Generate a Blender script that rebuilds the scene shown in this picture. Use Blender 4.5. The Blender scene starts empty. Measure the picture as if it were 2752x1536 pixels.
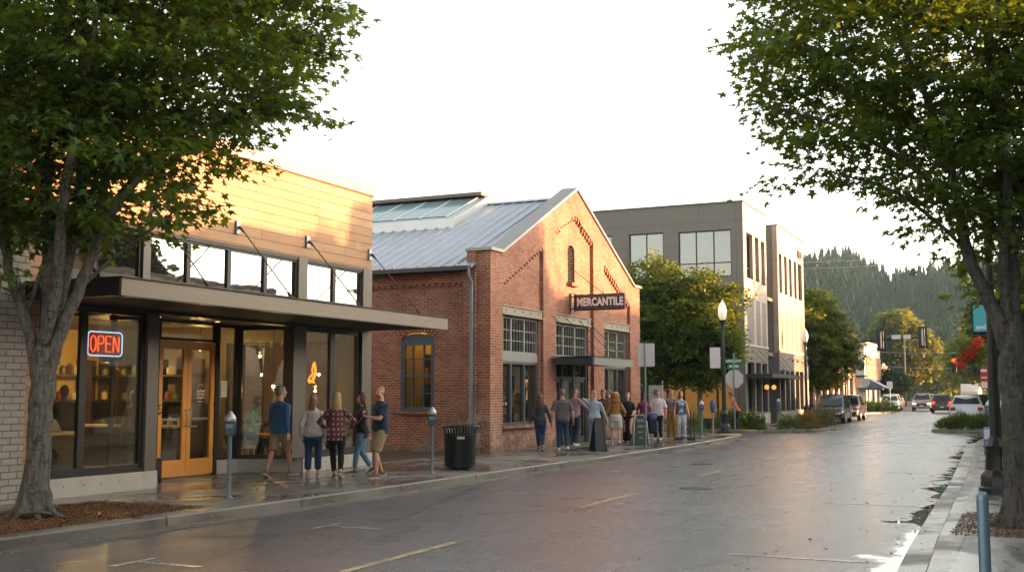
import bpy, math, random
import numpy as np
from math import sin, cos, pi, radians as R, atan2, atan, sqrt, hypot
from mathutils import Vector, Matrix

sc = bpy.context.scene
COL = sc.collection
random.seed(7)
rng = np.random.default_rng(11)

# ------------------------------------------------------------------ helpers
def origin(o):
    v = Vector((0, 0, 0))
    while o is not None:
        v += o.location
        o = o.parent
    return v

class MB:
    """collects shapes and links them as one mesh object"""
    def __init__(s):
        s.v = []; s.f = []
    def add(s, vs, fs):
        n = len(s.v)
        s.v.extend([tuple(p) for p in vs])
        s.f.extend([tuple(i + n for i in f) for f in fs])
        return s
    def box(s, x0, x1, y0, y1, z0, z1):
        return s.add([(x0,y0,z0),(x1,y0,z0),(x1,y1,z0),(x0,y1,z0),(x0,y0,z1),(x1,y0,z1),(x1,y1,z1),(x0,y1,z1)],
                     [(0,3,2,1),(4,5,6,7),(0,1,5,4),(1,2,6,5),(2,3,7,6),(3,0,4,7)])
    def obox(s, c, size, M=None, rz=0):
        if M is None: M = Matrix.Rotation(rz, 3, 'Z')
        a, b, d = size[0]/2, size[1]/2, size[2]/2
        vs = [(-a,-b,-d),(a,-b,-d),(a,b,-d),(-a,b,-d),(-a,-b,d),(a,-b,d),(a,b,d),(-a,b,d)]
        vs = [tuple(Vector(c) + M @ Vector(p)) for p in vs]
        return s.add(vs, [(0,3,2,1),(4,5,6,7),(0,1,5,4),(1,2,6,5),(2,3,7,6),(3,0,4,7)])
    def rings(s, rs, cap=True, closed=False):
        n = len(rs[0]); vs = [p for r in rs for p in r]; fs = []
        m = len(rs)
        for i in range(m if closed else m - 1):
            a = i * n; b = ((i + 1) % m) * n
            for j in range(n):
                k = (j + 1) % n
                fs.append((a + j, a + k, b + k, b + j))
        if cap and not closed:
            fs.append(tuple(range(n - 1, -1, -1))); fs.append(tuple(range((m - 1) * n, m * n)))
        return s.add(vs, fs)
    def tube(s, pts, r, n=8, cap=True, closed=False):
        pts = [Vector(p) for p in pts]; m = len(pts)
        rs = []; prev = None
        for i, p in enumerate(pts):
            if closed: d = pts[(i + 1) % m] - pts[i - 1]
            elif i == 0: d = pts[1] - p
            elif i == m - 1: d = p - pts[i - 1]
            else: d = (pts[i + 1] - pts[i - 1])
            d = d.normalized() if d.length > 1e-9 else Vector((0, 0, 1))
            if prev is None:
                u = d.cross(Vector((0, 0, 1)))
                if u.length < .05: u = d.cross(Vector((1, 0, 0)))
            else:
                u = prev - d * prev.dot(d)
            u.normalize(); prev = u; w = d.cross(u)
            rr = r[i] if isinstance(r, (list, tuple)) else r
            rs.append([p + u * (rr * cos(2*pi*j/n)) + w * (rr * sin(2*pi*j/n)) for j in range(n)])
        return s.rings(rs, cap, closed)
    def lathe(s, prof, c=(0, 0, 0), n=16, flute=0.0, nf=0):
        rs = []
        for r, z in prof:
            ring = []
            for j in range(n):
                k = r * (1 - flute * (1 if (nf and j % 2) else 0))
                ring.append((c[0] + k*cos(2*pi*j/n), c[1] + k*sin(2*pi*j/n), c[2] + z))
            rs.append(ring)
        return s.rings(rs)
    def prism(s, poly, o, u, v, w):
        o, u, v, w = Vector(o), Vector(u), Vector(v), Vector(w)
        a = [o + u*p[0] + v*p[1] for p in poly]; b = [p + w for p in a]; n = len(a)
        fs = [tuple(range(n - 1, -1, -1)), tuple(range(n, 2*n))]
        fs += [(j, (j+1) % n, n + (j+1) % n, n + j) for j in range(n)]
        return s.add(a + b, fs)
    def quad(s, a, b, c, d):
        return s.add([a, b, c, d], [(0, 1, 2, 3)])
    def ball(s, c, r, nu=12, nv=8, M=None):
        rx, ry, rz = r if isinstance(r, (tuple, list)) else (r, r, r)
        vs = []; fs = []
        for i in range(1, nv):
            t = pi*i/nv
            for j in range(nu):
                vs.append(Vector((rx*sin(t)*cos(2*pi*j/nu), ry*sin(t)*sin(2*pi*j/nu), rz*cos(t))))
        vs.append(Vector((0, 0, rz))); vs.append(Vector((0, 0, -rz)))
        if M is not None: vs = [M @ p for p in vs]
        vs = [p + Vector(c) for p in vs]
        for i in range(nv - 2):
            for j in range(nu):
                k = (j+1) % nu
                fs.append((i*nu+j, (i+1)*nu+j, (i+1)*nu+k, i*nu+k))
        t, b = len(vs)-2, len(vs)-1
        for j in range(nu):
            k = (j+1) % nu
            fs.append((t, j, k)); fs.append((b, (nv-2)*nu+k, (nv-2)*nu+j))
        return s.add(vs, fs)
    def build(s, name, mat, parent=None, world=True, smooth=False, bevel=0, mods=None, bseg=2):
        me = bpy.data.meshes.new(name)
        off = origin(parent) if (parent is not None and world) else Vector((0, 0, 0))
        if off.length > 0:
            vs = [(p[0]-off.x, p[1]-off.y, p[2]-off.z) for p in s.v]
        else: vs = s.v
        me.from_pydata(vs, [], s.f)
        me.materials.append(mat)
        if smooth:
            me.polygons.foreach_set('use_smooth', [True]*len(me.polygons))
            if smooth != 'all':
                me.set_sharp_from_angle(angle=R(35 if smooth is True else smooth))
        me.update()
        o = bpy.data.objects.new(name, me); COL.objects.link(o)
        if parent is not None: o.parent = parent
        if bevel:
            b = o.modifiers.new('bevel', 'BEVEL'); b.width = bevel; b.segments = bseg; b.limit_method = 'ANGLE'
        return o

def tag(o, label=None, cat=None, group=None, kind=None):
    if label: o['label'] = label
    if cat: o['category'] = cat
    if group: o['group'] = group
    if kind: o['kind'] = kind
    return o

def thing(name, label, cat, loc=(0, 0, 0), rz=0, group=None):
    o = bpy.data.objects.new(name, None); o.empty_display_size = .2
    COL.objects.link(o); o.location = loc; o.rotation_euler = (0, 0, rz)
    return tag(o, label, cat, group)

def dup(root, loc, rz=None, label=None, group=None, swap=None):
    """a copy of a thing with copies of its parts and sub-parts; swap: part name -> material"""
    def cp(o, par):
        c = o.copy(); COL.objects.link(c)
        if par is not None: c.parent = par
        if swap and c.type == 'MESH':
            k = c.name.split('.')[0]
            if k in swap:
                c.material_slots[0].link = 'OBJECT'; c.material_slots[0].material = swap[k]
        for ch in kids.get(o, []): cp(ch, c)
        return c
    kids = {}
    for o in COL.objects:
        if o.parent is not None: kids.setdefault(o.parent, []).append(o)
    r = cp(root, None)
    r.location = loc
    if rz is not None: r.rotation_euler = (0, 0, rz)
    if label: r['label'] = label
    if group: r['group'] = group
    return r

# ------------------------------------------------------------------ materials
def nd(nt, typ, ins=None, **props):
    n = nt.nodes.new(typ)
    for k, v in props.items(): setattr(n, k, v)
    for k, v in (ins or {}).items():
        if isinstance(v, bpy.types.NodeSocket): nt.links.new(v, n.inputs[k])
        else: n.inputs[k].default_value = v
    return n
def c4(c): return (c[0], c[1], c[2], 1)
def newmat(name):
    m = bpy.data.materials.new(name); m.use_nodes = True; m.node_tree.nodes.clear()
    return m, m.node_tree
def finish(nt, shader):
    o = nt.nodes.new('ShaderNodeOutputMaterial'); nt.links.new(shader, o.inputs['Surface'])
def math_(nt, op, a, b=0.0, c=0.0, clamp=False):
    return nd(nt, 'ShaderNodeMath', {0: a, 1: b, 2: c}, operation=op, use_clamp=clamp).outputs[0]
def mix(nt, f, a, b, bt='MIX'):
    a = c4(a) if isinstance(a, tuple) else a; b = c4(b) if isinstance(b, tuple) else b
    return nd(nt, 'ShaderNodeMix', {0: f, 6: a, 7: b}, data_type='RGBA', blend_type=bt, clamp_factor=True).outputs[2]
def ramp(nt, f, stops):
    r = nd(nt, 'ShaderNodeValToRGB', {0: f}); e = r.color_ramp.elements
    while len(e) < len(stops): e.new(.5)
    for i, (p, c) in enumerate(stops):
        e[i].position = p; e[i].color = c4(c) if isinstance(c, tuple) else (c, c, c, 1)
    return r.outputs[0]
def noise(nt, vec, scale, detail=4, rough=.6, dist=0):
    return nd(nt, 'ShaderNodeTexNoise', {'Vector': vec, 'Scale': scale, 'Detail': detail, 'Roughness': rough, 'Distortion': dist}).outputs[0]
def pos(nt): return nd(nt, 'ShaderNodeNewGeometry').outputs['Position']
def objc(nt): return nd(nt, 'ShaderNodeTexCoord').outputs['Object']
def mapping(nt, vec, scale=(1, 1, 1), rot=(0, 0, 0)):
    return nd(nt, 'ShaderNodeMapping', {'Vector': vec, 'Scale': scale, 'Rotation': rot}).outputs[0]
def bumpn(nt, h, strength=.3, dist=.01, normal=None):
    ins = {'Height': h, 'Strength': strength, 'Distance': dist}
    if normal is not None: ins['Normal'] = normal
    return nd(nt, 'ShaderNodeBump', ins).outputs[0]
def wall_uv(nt):
    """metres along the wall and metres up, for walls square to X or Y"""
    g = nd(nt, 'ShaderNodeNewGeometry')
    p = nd(nt, 'ShaderNodeSeparateXYZ', {0: g.outputs['Position']})
    n = nd(nt, 'ShaderNodeSeparateXYZ', {0: g.outputs['True Normal']})
    ax = math_(nt, 'GREATER_THAN', math_(nt, 'ABSOLUTE', n.outputs[0]), .5)
    u = math_(nt, 'ADD', math_(nt, 'MULTIPLY', ax, p.outputs[1]), math_(nt, 'MULTIPLY', math_(nt, 'SUBTRACT', 1.0, ax), p.outputs[0]))
    up = math_(nt, 'GREATER_THAN', math_(nt, 'ABSOLUTE', n.outputs[2]), .7)
    v = math_(nt, 'ADD', math_(nt, 'MULTIPLY', up, p.outputs[1]), math_(nt, 'MULTIPLY', math_(nt, 'SUBTRACT', 1.0, up), p.outputs[2]))
    return nd(nt, 'ShaderNodeCombineXYZ', {0: u, 1: v}).outputs[0]

_M = {}
def mat(name, base=(.5, .5, .5), rough=.6, metal=0.0, var=.18, vs=2.0, bump=.15, bs=40, spec=.5, rv=.12, coat=0, emit=None, es=0, obj=True):
    if name in _M: return _M[name]
    m, nt = newmat(name)
    vec = objc(nt) if obj else pos(nt)
    n1 = noise(nt, vec, vs, 5); n2 = noise(nt, vec, bs, 3)
    k = math_(nt, 'MULTIPLY_ADD', n1, 2*var, 1 - var)
    kc = nd(nt, 'ShaderNodeCombineColor', {0: k, 1: k, 2: k}).outputs[0]
    colr = mix(nt, 1.0, base, kc, 'MULTIPLY')
    rg = math_(nt, 'MULTIPLY_ADD', n1, 2*rv, rough - rv, clamp=True)
    ins = {'Base Color': colr, 'Roughness': rg, 'Metallic': metal, 'Specular IOR Level': spec, 'Coat Weight': coat}
    if bump: ins['Normal'] = bumpn(nt, n2, bump, .006)
    if emit: ins['Emission Color'] = c4(emit); ins['Emission Strength'] = es
    b = nd(nt, 'ShaderNodeBsdfPrincipled', ins)
    finish(nt, b.outputs[0]); _M[name] = m
    return m

def m_emit(name, colr, s):
    if name in _M: return _M[name]
    m, nt = newmat(name); finish(nt, nd(nt, 'ShaderNodeEmission', {0: c4(colr), 1: s*.15}).outputs[0]); _M[name] = m
    return m

def m_glass(name, tint=(.85, .9, .85), refl=1.0, dirt=.03):
    """thin window glass: see-through with a mirror reflection that follows the fresnel term"""
    if name in _M: return _M[name]
    m, nt = newmat(name)
    p = pos(nt)
    wob = bumpn(nt, noise(nt, p, 1.1, 2), .12, .02)
    fc = nd(nt, 'ShaderNodeLayerWeight', {'Blend': .5}).outputs['Facing']
    fr = math_(nt, 'MULTIPLY_ADD', math_(nt, 'POWER', fc, 5.0), .9, .045)
    f = math_(nt, 'MULTIPLY', fr, refl, clamp=True)
    gl = nd(nt, 'ShaderNodeBsdfGlossy', {'Color': (1, 1, 1, 1), 'Roughness': .015, 'Normal': wob})
    tr = nd(nt, 'ShaderNodeBsdfTransparent', {0: c4(tint)})
    s = nd(nt, 'ShaderNodeMixShader', {0: f, 1: tr.outputs[0], 2: gl.outputs[0]})
    df = nd(nt, 'ShaderNodeBsdfDiffuse', {0: (.5, .48, .42, 1)})
    dm = math_(nt, 'MULTIPLY', noise(nt, p, 3.5, 6, .75), dirt)
    s2 = nd(nt, 'ShaderNodeMixShader', {0: dm, 1: s.outputs[0], 2: df.outputs[0]})
    finish(nt, s2.outputs[0]); _M[name] = m
    return m

def m_brick(name, c1, c2, mortar, bw=.215, rh=.075, ms=.010, stain=0.0, rough=.85, dark=.35, bump=.6):
    if name in _M: return _M[name]
    m, nt = newmat(name)
    uv = wall_uv(nt); p = pos(nt)
    br = nd(nt, 'ShaderNodeTexBrick', {'Vector': uv, 'Color1': c4(c1), 'Color2': c4(c2), 'Mortar': c4(mortar), 'Scale': 1.0,
            'Mortar Size': ms, 'Mortar Smooth': .3, 'Bias': -.15, 'Brick Width': bw, 'Row Height': rh}, offset=.5, squash=1.0)
    big = noise(nt, p, .9, 6, .65); fine = noise(nt, p, 14, 4, .7)
    cc = mix(nt, math_(nt, 'MULTIPLY', ramp(nt, big, [(.42, 0), (.68, 1)]), dark), br.outputs[0], (c1[0]*.35, c1[1]*.35, c1[2]*.4))
    cc = mix(nt, math_(nt, 'MULTIPLY', ramp(nt, fine, [(.45, 0), (.75, 1)]), .35), cc, mix(nt, .5, cc, (.55, .48, .42)))
    if stain:
        sp = nd(nt, 'ShaderNodeSeparateXYZ', {0: p})
        low = math_(nt, 'MULTIPLY_ADD', sp.outputs[2], -.55, 1.05, clamp=True)
        near = math_(nt, 'SUBTRACT', 1.0, math_(nt, 'MULTIPLY', math_(nt, 'ABSOLUTE', math_(nt, 'ADD', sp.outputs[0], 14.55)), 1.1), clamp=True)
        bot = math_(nt, 'MULTIPLY_ADD', sp.outputs[2], -2.2, 1.15, clamp=True)
        w = math_(nt, 'MAXIMUM', math_(nt, 'MULTIPLY', low, near), math_(nt, 'MULTIPLY', bot, .6))
        sn = ramp(nt, noise(nt, p, 3.2, 7, .75), [(.46, 0), (.60, 1)])
        cc = mix(nt, math_(nt, 'MULTIPLY', math_(nt, 'MULTIPLY', w, sn), stain, clamp=True), cc, (.62, .56, .50))
        grn = math_(nt, 'MULTIPLY', math_(nt, 'MULTIPLY_ADD', sp.outputs[2], -3.5, 1.35, clamp=True), .55)
        cc = mix(nt, grn, cc, (.07, .075, .04))
    h = math_(nt, 'ADD', math_(nt, 'MULTIPLY', br.outputs['Fac'], -1.0), math_(nt, 'MULTIPLY', fine, .35))
    b = nd(nt, 'ShaderNodeBsdfPrincipled', {'Base Color': cc, 'Roughness': rough, 'Specular IOR Level': .3, 'Normal': bumpn(nt, h, bump, .008)})
    finish(nt, b.outputs[0]); _M[name] = m
    return m

def m_siding(name, c1, c2, row=.193, width=2.3):
    m, nt = newmat(name)
    uv = wall_uv(nt); p = pos(nt)
    br = nd(nt, 'ShaderNodeTexBrick', {'Vector': uv, 'Color1': (0, 0, 0, 1), 'Color2': (1, 1, 1, 1), 'Mortar': (.5, .5, .5, 1), 'Scale': 1.0,
            'Mortar Size': .006, 'Mortar Smooth': .2, 'Bias': 0.0, 'Brick Width': width, 'Row Height': row}, offset=.37, offset_frequency=3, squash=1.35, squash_frequency=2)
    grain = noise(nt, mapping(nt, uv, (1.2, 34, 1)), 2.2, 6, .7, 1.0)
    blot = noise(nt, mapping(nt, uv, (1, 2.6, 1)), 1.3, 5, .65)
    c = mix(nt, br.outputs[0], c1, c2)
    c = mix(nt, math_(nt, 'MULTIPLY', ramp(nt, grain, [(.35, 0), (.7, 1)]), .38), c, (c1[0]*.62, c1[1]*.52, c1[2]*.45))
    c = mix(nt, math_(nt, 'MULTIPLY', ramp(nt, blot, [(.5, 0), (.75, 1)]), .5), c, (c1[0]*.48, c1[1]*.46, c1[2]*.5))
    c = mix(nt, math_(nt, 'MULTIPLY', br.outputs['Fac'], .93), c, (.03, .016, .008))
    h = math_(nt, 'ADD', math_(nt, 'MULTIPLY', br.outputs['Fac'], -1.0), math_(nt, 'MULTIPLY', grain, .12))
    b = nd(nt, 'ShaderNodeBsdfPrincipled', {'Base Color': c, 'Roughness': math_(nt, 'MULTIPLY_ADD', grain, .3, .42), 'Specular IOR Level': .35, 'Normal': bumpn(nt, h, .7, .01)})
    finish(nt, b.outputs[0]); return m

def m_bark(name, c1, c2, wet=.0, moss=.25):
    m, nt = newmat(name)
    o = objc(nt)
    st = noise(nt, mapping(nt, o, (1, 1, .13)), 26, 6, .75, .4)
    bg = noise(nt, o, 3.0, 5, .7); bl = noise(nt, mapping(nt, o, (1, 1, 2.2)), 7.5, 3, .6)
    c = mix(nt, ramp(nt, st, [(.34, 0), (.62, 1)]), c1, c2)
    c = mix(nt, math_(nt, 'MULTIPLY', ramp(nt, bl, [(.56, 0), (.62, 1)]), .6), c, (c1[0]*.5, c1[1]*.5, c1[2]*.5))
    c = mix(nt, math_(nt, 'MULTIPLY', ramp(nt, bg, [(.5, 0), (.66, 1)]), moss), c, (.10, .12, .05))
    h = math_(nt, 'ADD', st, math_(nt, 'MULTIPLY', bg, .5))
    b = nd(nt, 'ShaderNodeBsdfPrincipled', {'Base Color': c, 'Roughness': .8 - wet*.3, 'Specular IOR Level': .35, 'Normal': bumpn(nt, h, .9, .02)})
    finish(nt, b.outputs[0]); return m

def m_leaf(name, c1, c2, trans=(.3, .42, .04), tw=.45, scale=1.2, rough=.45):
    m, nt = newmat(name)
    p = pos(nt)
    n1 = noise(nt, p, scale, 4, .7); n2 = noise(nt, p, 9.0, 2)
    f = math_(nt, 'MULTIPLY_ADD', n2, .5, math_(nt, 'MULTIPLY_ADD', n1, 1.6, -.55), clamp=True)
    c = mix(nt, f, c1, c2)
    a = nd(nt, 'ShaderNodeBsdfPrincipled', {'Base Color': c, 'Roughness': rough, 'Specular IOR Level': .35})
    tc = mix(nt, f, (trans[0]*.7, trans[1]*.75, trans[2]), trans)
    t = nd(nt, 'ShaderNodeBsdfTranslucent', {0: tc})
    s = nd(nt, 'ShaderNodeMixShader', {0: tw, 1: a.outputs[0], 2: t.outputs[0]})
    finish(nt, s.outputs[0]); return m

def text_mesh(name, txt, size, mat_, parent, M, bold=.0, depth=.01, sx=1.0, align='CENTER', spacing=1.0, shear=0):
    cu = bpy.data.curves.new(name, 'FONT'); cu.body = txt; cu.size = size; cu.extrude = depth; cu.offset = bold
    cu.align_x = align; cu.align_y = 'CENTER'; cu.space_character = spacing; cu.shear = shear
    cu.resolution_u = 3
    o = bpy.data.objects.new(name, cu); COL.objects.link(o)
    dg = bpy.context.evaluated_depsgraph_get()
    me = bpy.data.meshes.new_from_object(o.evaluated_get(dg))
    bpy.data.objects.remove(o); bpy.data.curves.remove(cu)
    off = origin(parent)
    me.transform(Matrix.Translation(-off) @ M @ Matrix.Diagonal((sx, 1, 1, 1)))
    me.materials.clear(); me.materials.append(mat_); me.name = name
    o = bpy.data.objects.new(name, me); COL.objects.link(o); o.parent = parent
    return o
def frame_m(o, xdir, ydir):
    """matrix that lays text in the plane of xdir and ydir at o"""
    x = Vector(xdir).normalized(); y = Vector(ydir).normalized(); z = x.cross(y)
    m = Matrix.Identity(4)
    for i in range(3): m[i][0] = x[i]; m[i][1] = y[i]; m[i][2] = z[i]; m[i][3] = o[i]
    return m

# leaves as one mesh
MAPLE = [(0,0),(.28,-.1),(.20,.17),(.56,.38),(.17,.48),(0,1),(-.17,.48),(-.56,.38),(-.20,.17),(-.28,-.1)]
OVAL = [(0,0),(.3,.3),(.26,.68),(0,1),(-.26,.68),(-.3,.3)]
BLADE = [(-.05,0),(.05,0),(.035,.55),(0,1),(-.035,.55)]
CLUMP = [(0,0),(.34,-.12),(.30,.2),(.66,.28),(.38,.52),(.5,.86),(.14,.74),(0,1.08),(-.16,.7),(-.5,.82),(-.36,.46),(-.68,.24),(-.3,.16),(-.3,-.14)]
def leaf_mesh(name, C, T, Nn, S, mat_, parent=None, tmpl=MAPLE, fold=.25, loc=True):
    """C centres, T tip directions, Nn normals (arrays n x 3), S sizes"""
    n = len(C); K = len(tmpl)
    T = T / np.maximum(np.linalg.norm(T, axis=1, keepdims=True), 1e-6)
    B = np.cross(T, Nn); B /= np.maximum(np.linalg.norm(B, axis=1, keepdims=True), 1e-6)
    Nn = np.cross(B, T)
    t = np.array(tmpl)
    S = S[:, None, None]
    V = C[:, None, :] + S*(B[:, None, :]*t[None, :, 0, None] + T[:, None, :]*t[None, :, 1, None]
        - Nn[:, None, :]*(np.abs(t[None, :, 0, None])*fold + (t[None, :, 1, None]**2)*fold*.6))
    if parent is not None and loc:
        V = V - np.array(origin(parent))[None, None, :]
    V = V.reshape(-1, 3).astype(np.float32)
    me = bpy.data.meshes.new(name)
    me.vertices.add(n*K); me.vertices.foreach_set('co', V.ravel())
    me.loops.add(n*K); me.loops.foreach_set('vertex_index', np.arange(n*K, dtype=np.int32))
    me.polygons.add(n); me.polygons.foreach_set('loop_start', np.arange(0, n*K, K, dtype=np.int32))
    try: me.polygons.foreach_set('loop_total', np.full(n, K, dtype=np.int32))
    except Exception: pass
    me.materials.append(mat_); me.update(calc_edges=True); me.validate()
    o = bpy.data.objects.new(name, me); COL.objects.link(o)
    if parent is not None: o.parent = parent
    return o
def unit(v): return v/np.maximum(np.linalg.norm(v, axis=-1, keepdims=True), 1e-6)

# camera -----------------------------------------------------------------
TH = R(25.136); PITCH = R(5.4457)
cam = bpy.data.cameras.new('camera'); cam.lens = 36*3000/2752; cam.sensor_width = 36; cam.clip_start = .05; cam.clip_end = 6000
co = bpy.data.objects.new('camera', cam); COL.objects.link(co)
co.location = (0, 0, 1.85); co.rotation_euler = (R(90) + PITCH, 0, TH)
sc.camera = co
RV = Vector((cos(TH), sin(TH), 0)); FV = Vector((-sin(TH), cos(TH), 0))
HAZE = 0.0002
# ------------------------------------------------------------------ light and sky
SUN_EL, SUN_AZ = 6.0, 67.0           # azimuth clockwise from +Y
w = bpy.data.worlds.new('World'); sc.world = w; w.use_nodes = True
nt = w.node_tree; nt.nodes.clear()
sky = nd(nt, 'ShaderNodeTexSky', sky_type='NISHITA', sun_disc=False, sun_elevation=R(SUN_EL), sun_rotation=R(SUN_AZ),
         altitude=100, air_density=1.0, dust_density=2.2, ozone_density=1.0)
# thin high overcast: the sky colour is greyed a little by even white cloud
bw = nd(nt, 'ShaderNodeRGBToBW', {0: sky.outputs[0]}).outputs[0]
grey = nd(nt, 'ShaderNodeCombineColor', {0: math_(nt, 'MULTIPLY', bw, 1.08), 1: bw, 2: math_(nt, 'MULTIPLY', bw, .90)}).outputs[0]
veil = mix(nt, .68, sky.outputs[0], grey)
bg = nd(nt, 'ShaderNodeBackground', {0: veil, 1: .13})
nt.links.new(bg.outputs[0], nd(nt, 'ShaderNodeOutputWorld').inputs[0])
sl = bpy.data.lights.new('sun', 'SUN'); sl.energy = 2.9; sl.angle = R(.6); sl.color = (1.0, .50, .225)
so = bpy.data.objects.new('sun', sl); COL.objects.link(so)
d = Vector((sin(R(SUN_AZ))*cos(R(SUN_EL)), cos(R(SUN_AZ))*cos(R(SUN_EL)), sin(R(SUN_EL))))
so.rotation_euler = d.to_track_quat('Z', 'Y').to_euler(); so.location = (30, 20, 20)
sc.view_settings.view_transform = 'Standard'; sc.view_settings.look = 'None'
sc.view_settings.exposure = 3.1; sc.view_settings.gamma = 1
sc.cycles.use_denoising = True
sc.cycles.max_bounces = 8; sc.cycles.transparent_max_bounces = 12; sc.cycles.diffuse_bounces = 3; sc.cycles.glossy_bounces = 4
sc.cycles.sample_clamp_indirect = 6
sc.cycles.volume_bounces = 0
# ------------------------------------------------------------------ the ground
def flat(name, pts, z, m, kind='structure', label=None):
    mb = MB(); mb.add([(p[0], p[1], z) for p in pts], [tuple(range(len(pts)))])
    o = mb.build(name, m)
    return tag(o, label, kind=kind)
def slab(name, pts, z0, z1, m, bevel=0):
    mb = MB(); mb.prism(pts, (0, 0, z0), (1, 0, 0), (0, 1, 0), (0, 0, z1 - z0))
    return tag(mb.build(name, m, bevel=bevel), kind='structure')

def m_road():
    m, nt = newmat('wet asphalt'); p = pos(nt)
    sp = nd(nt, 'ShaderNodeSeparateXYZ', {0: p}); X, Y = sp.outputs[0], sp.outputs[1]
    along = noise(nt, mapping(nt, p, (1.0, .10, 1)), 1.3, 5, .65, .6)
    cross = noise(nt, mapping(nt, p, (.16, 1.0, 1)), 1.1, 4, .6, .4)
    patch = noise(nt, p, .33, 5, .6); fine = noise(nt, p, 70, 3, .8); med = noise(nt, p, 9, 4, .7)
    vor = nd(nt, 'ShaderNodeTexVoronoi', {'Vector': p, 'Scale': 62.0}); agg = vor.outputs[0]; stone = nd(nt, 'ShaderNodeRGBToBW', {0: vor.outputs[1]}).outputs[0]; mott = noise(nt, p, 16, 5, .8)
    c = mix(nt, ramp(nt, patch, [(.38, 0), (.62, 1)]), (.058, .062, .070), (.096, .099, .106))
    c = mix(nt, math_(nt, 'MULTIPLY', ramp(nt, along, [(.42, 0), (.66, 1)]), .45), c, (.142, .145, .15))
    c = mix(nt, math_(nt, 'MULTIPLY', ramp(nt, fine, [(.35, 0), (.75, 1)]), .6), c, mix(nt, .5, c, (.20, .19, .17)))
    c = mix(nt, math_(nt, 'MULTIPLY', ramp(nt, stone, [(.45, 0), (.85, 1)]), .55), c, (.24, .23, .21)); c = mix(nt, math_(nt, 'MULTIPLY', ramp(nt, mott, [(.42, 0), (.62, 1)]), .5), c, (.028, .027, .027))
    # wetness: 1 soaked, 0 damp
    wet = math_(nt, 'ADD', math_(nt, 'MULTIPLY', along, .75), math_(nt, 'MULTIPLY', cross, .45))
    wet = math_(nt, 'ADD', wet, math_(nt, 'MULTIPLY_ADD', math_(nt, 'MULTIPLY_ADD', X, .14, 1.25, clamp=True), .30, -.12))
    wet = ramp(nt, wet, [(.36, 0), (.80, 1)])
    # standing water in the right-hand gutter
    edge = math_(nt, 'SUBTRACT', 1.0, math_(nt, 'MULTIPLY', math_(nt, 'ABSOLUTE', math_(nt, 'ADD', math_(nt, 'MULTIPLY_ADD', Y, .021, X), 1.05)), .75), clamp=True)
    pud = math_(nt, 'ADD', math_(nt, 'MULTIPLY', edge, .42), math_(nt, 'MULTIPLY', noise(nt, mapping(nt, p, (1, .55, 1)), 1.2, 5, .6, .5), .8))
    pud = ramp(nt, pud, [(.665, 0), (.735, 1)])
    rg = math_(nt, 'MULTIPLY_ADD', wet, -.22, .40)
    rg = math_(nt, 'MULTIPLY_ADD', math_(nt, 'ADD', fine, mott), .14, math_(nt, 'SUBTRACT', rg, .14))
    rg = mix(nt, pud, nd(nt, 'ShaderNodeCombineColor', {0: rg, 1: rg, 2: rg}).outputs[0], (.012, .012, .012))
    # worn patches and cracks
    v = nd(nt, 'ShaderNodeTexVoronoi', {'Vector': mapping(nt, p, (1, .45, 1)), 'Scale': .23}, feature='DISTANCE_TO_EDGE').outputs[0]
    vn = math_(nt, 'ADD', v, math_(nt, 'MULTIPLY_ADD', noise(nt, p, 2.5, 4), .05, -.025))
    crack = ramp(nt, vn, [(.0, 1), (.011, 0)])
    c = mix(nt, math_(nt, 'MULTIPLY', crack, .8), c, (.018, .017, .017))
    c = mix(nt, math_(nt, 'MULTIPLY', wet, .16), c, (.03, .03, .032)); c = mix(nt, math_(nt, 'MULTIPLY', pud, .75), c, (.012, .013, .012))
    dry = math_(nt, 'SUBTRACT', 1.0, pud)
    h = math_(nt, 'ADD', math_(nt, 'MULTIPLY', agg, .8), math_(nt, 'MULTIPLY', fine, .3))
    nb = nd(nt, 'ShaderNodeBump', {'Height': h, 'Strength': math_(nt, 'MULTIPLY', dry, .6), 'Distance': .005})
    b = nd(nt, 'ShaderNodeBsdfPrincipled', {'Base Color': c, 'Roughness': rg, 'Specular IOR Level': .55, 'Normal': nb.outputs[0]})
    finish(nt, b.outputs[0]); return m

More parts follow.
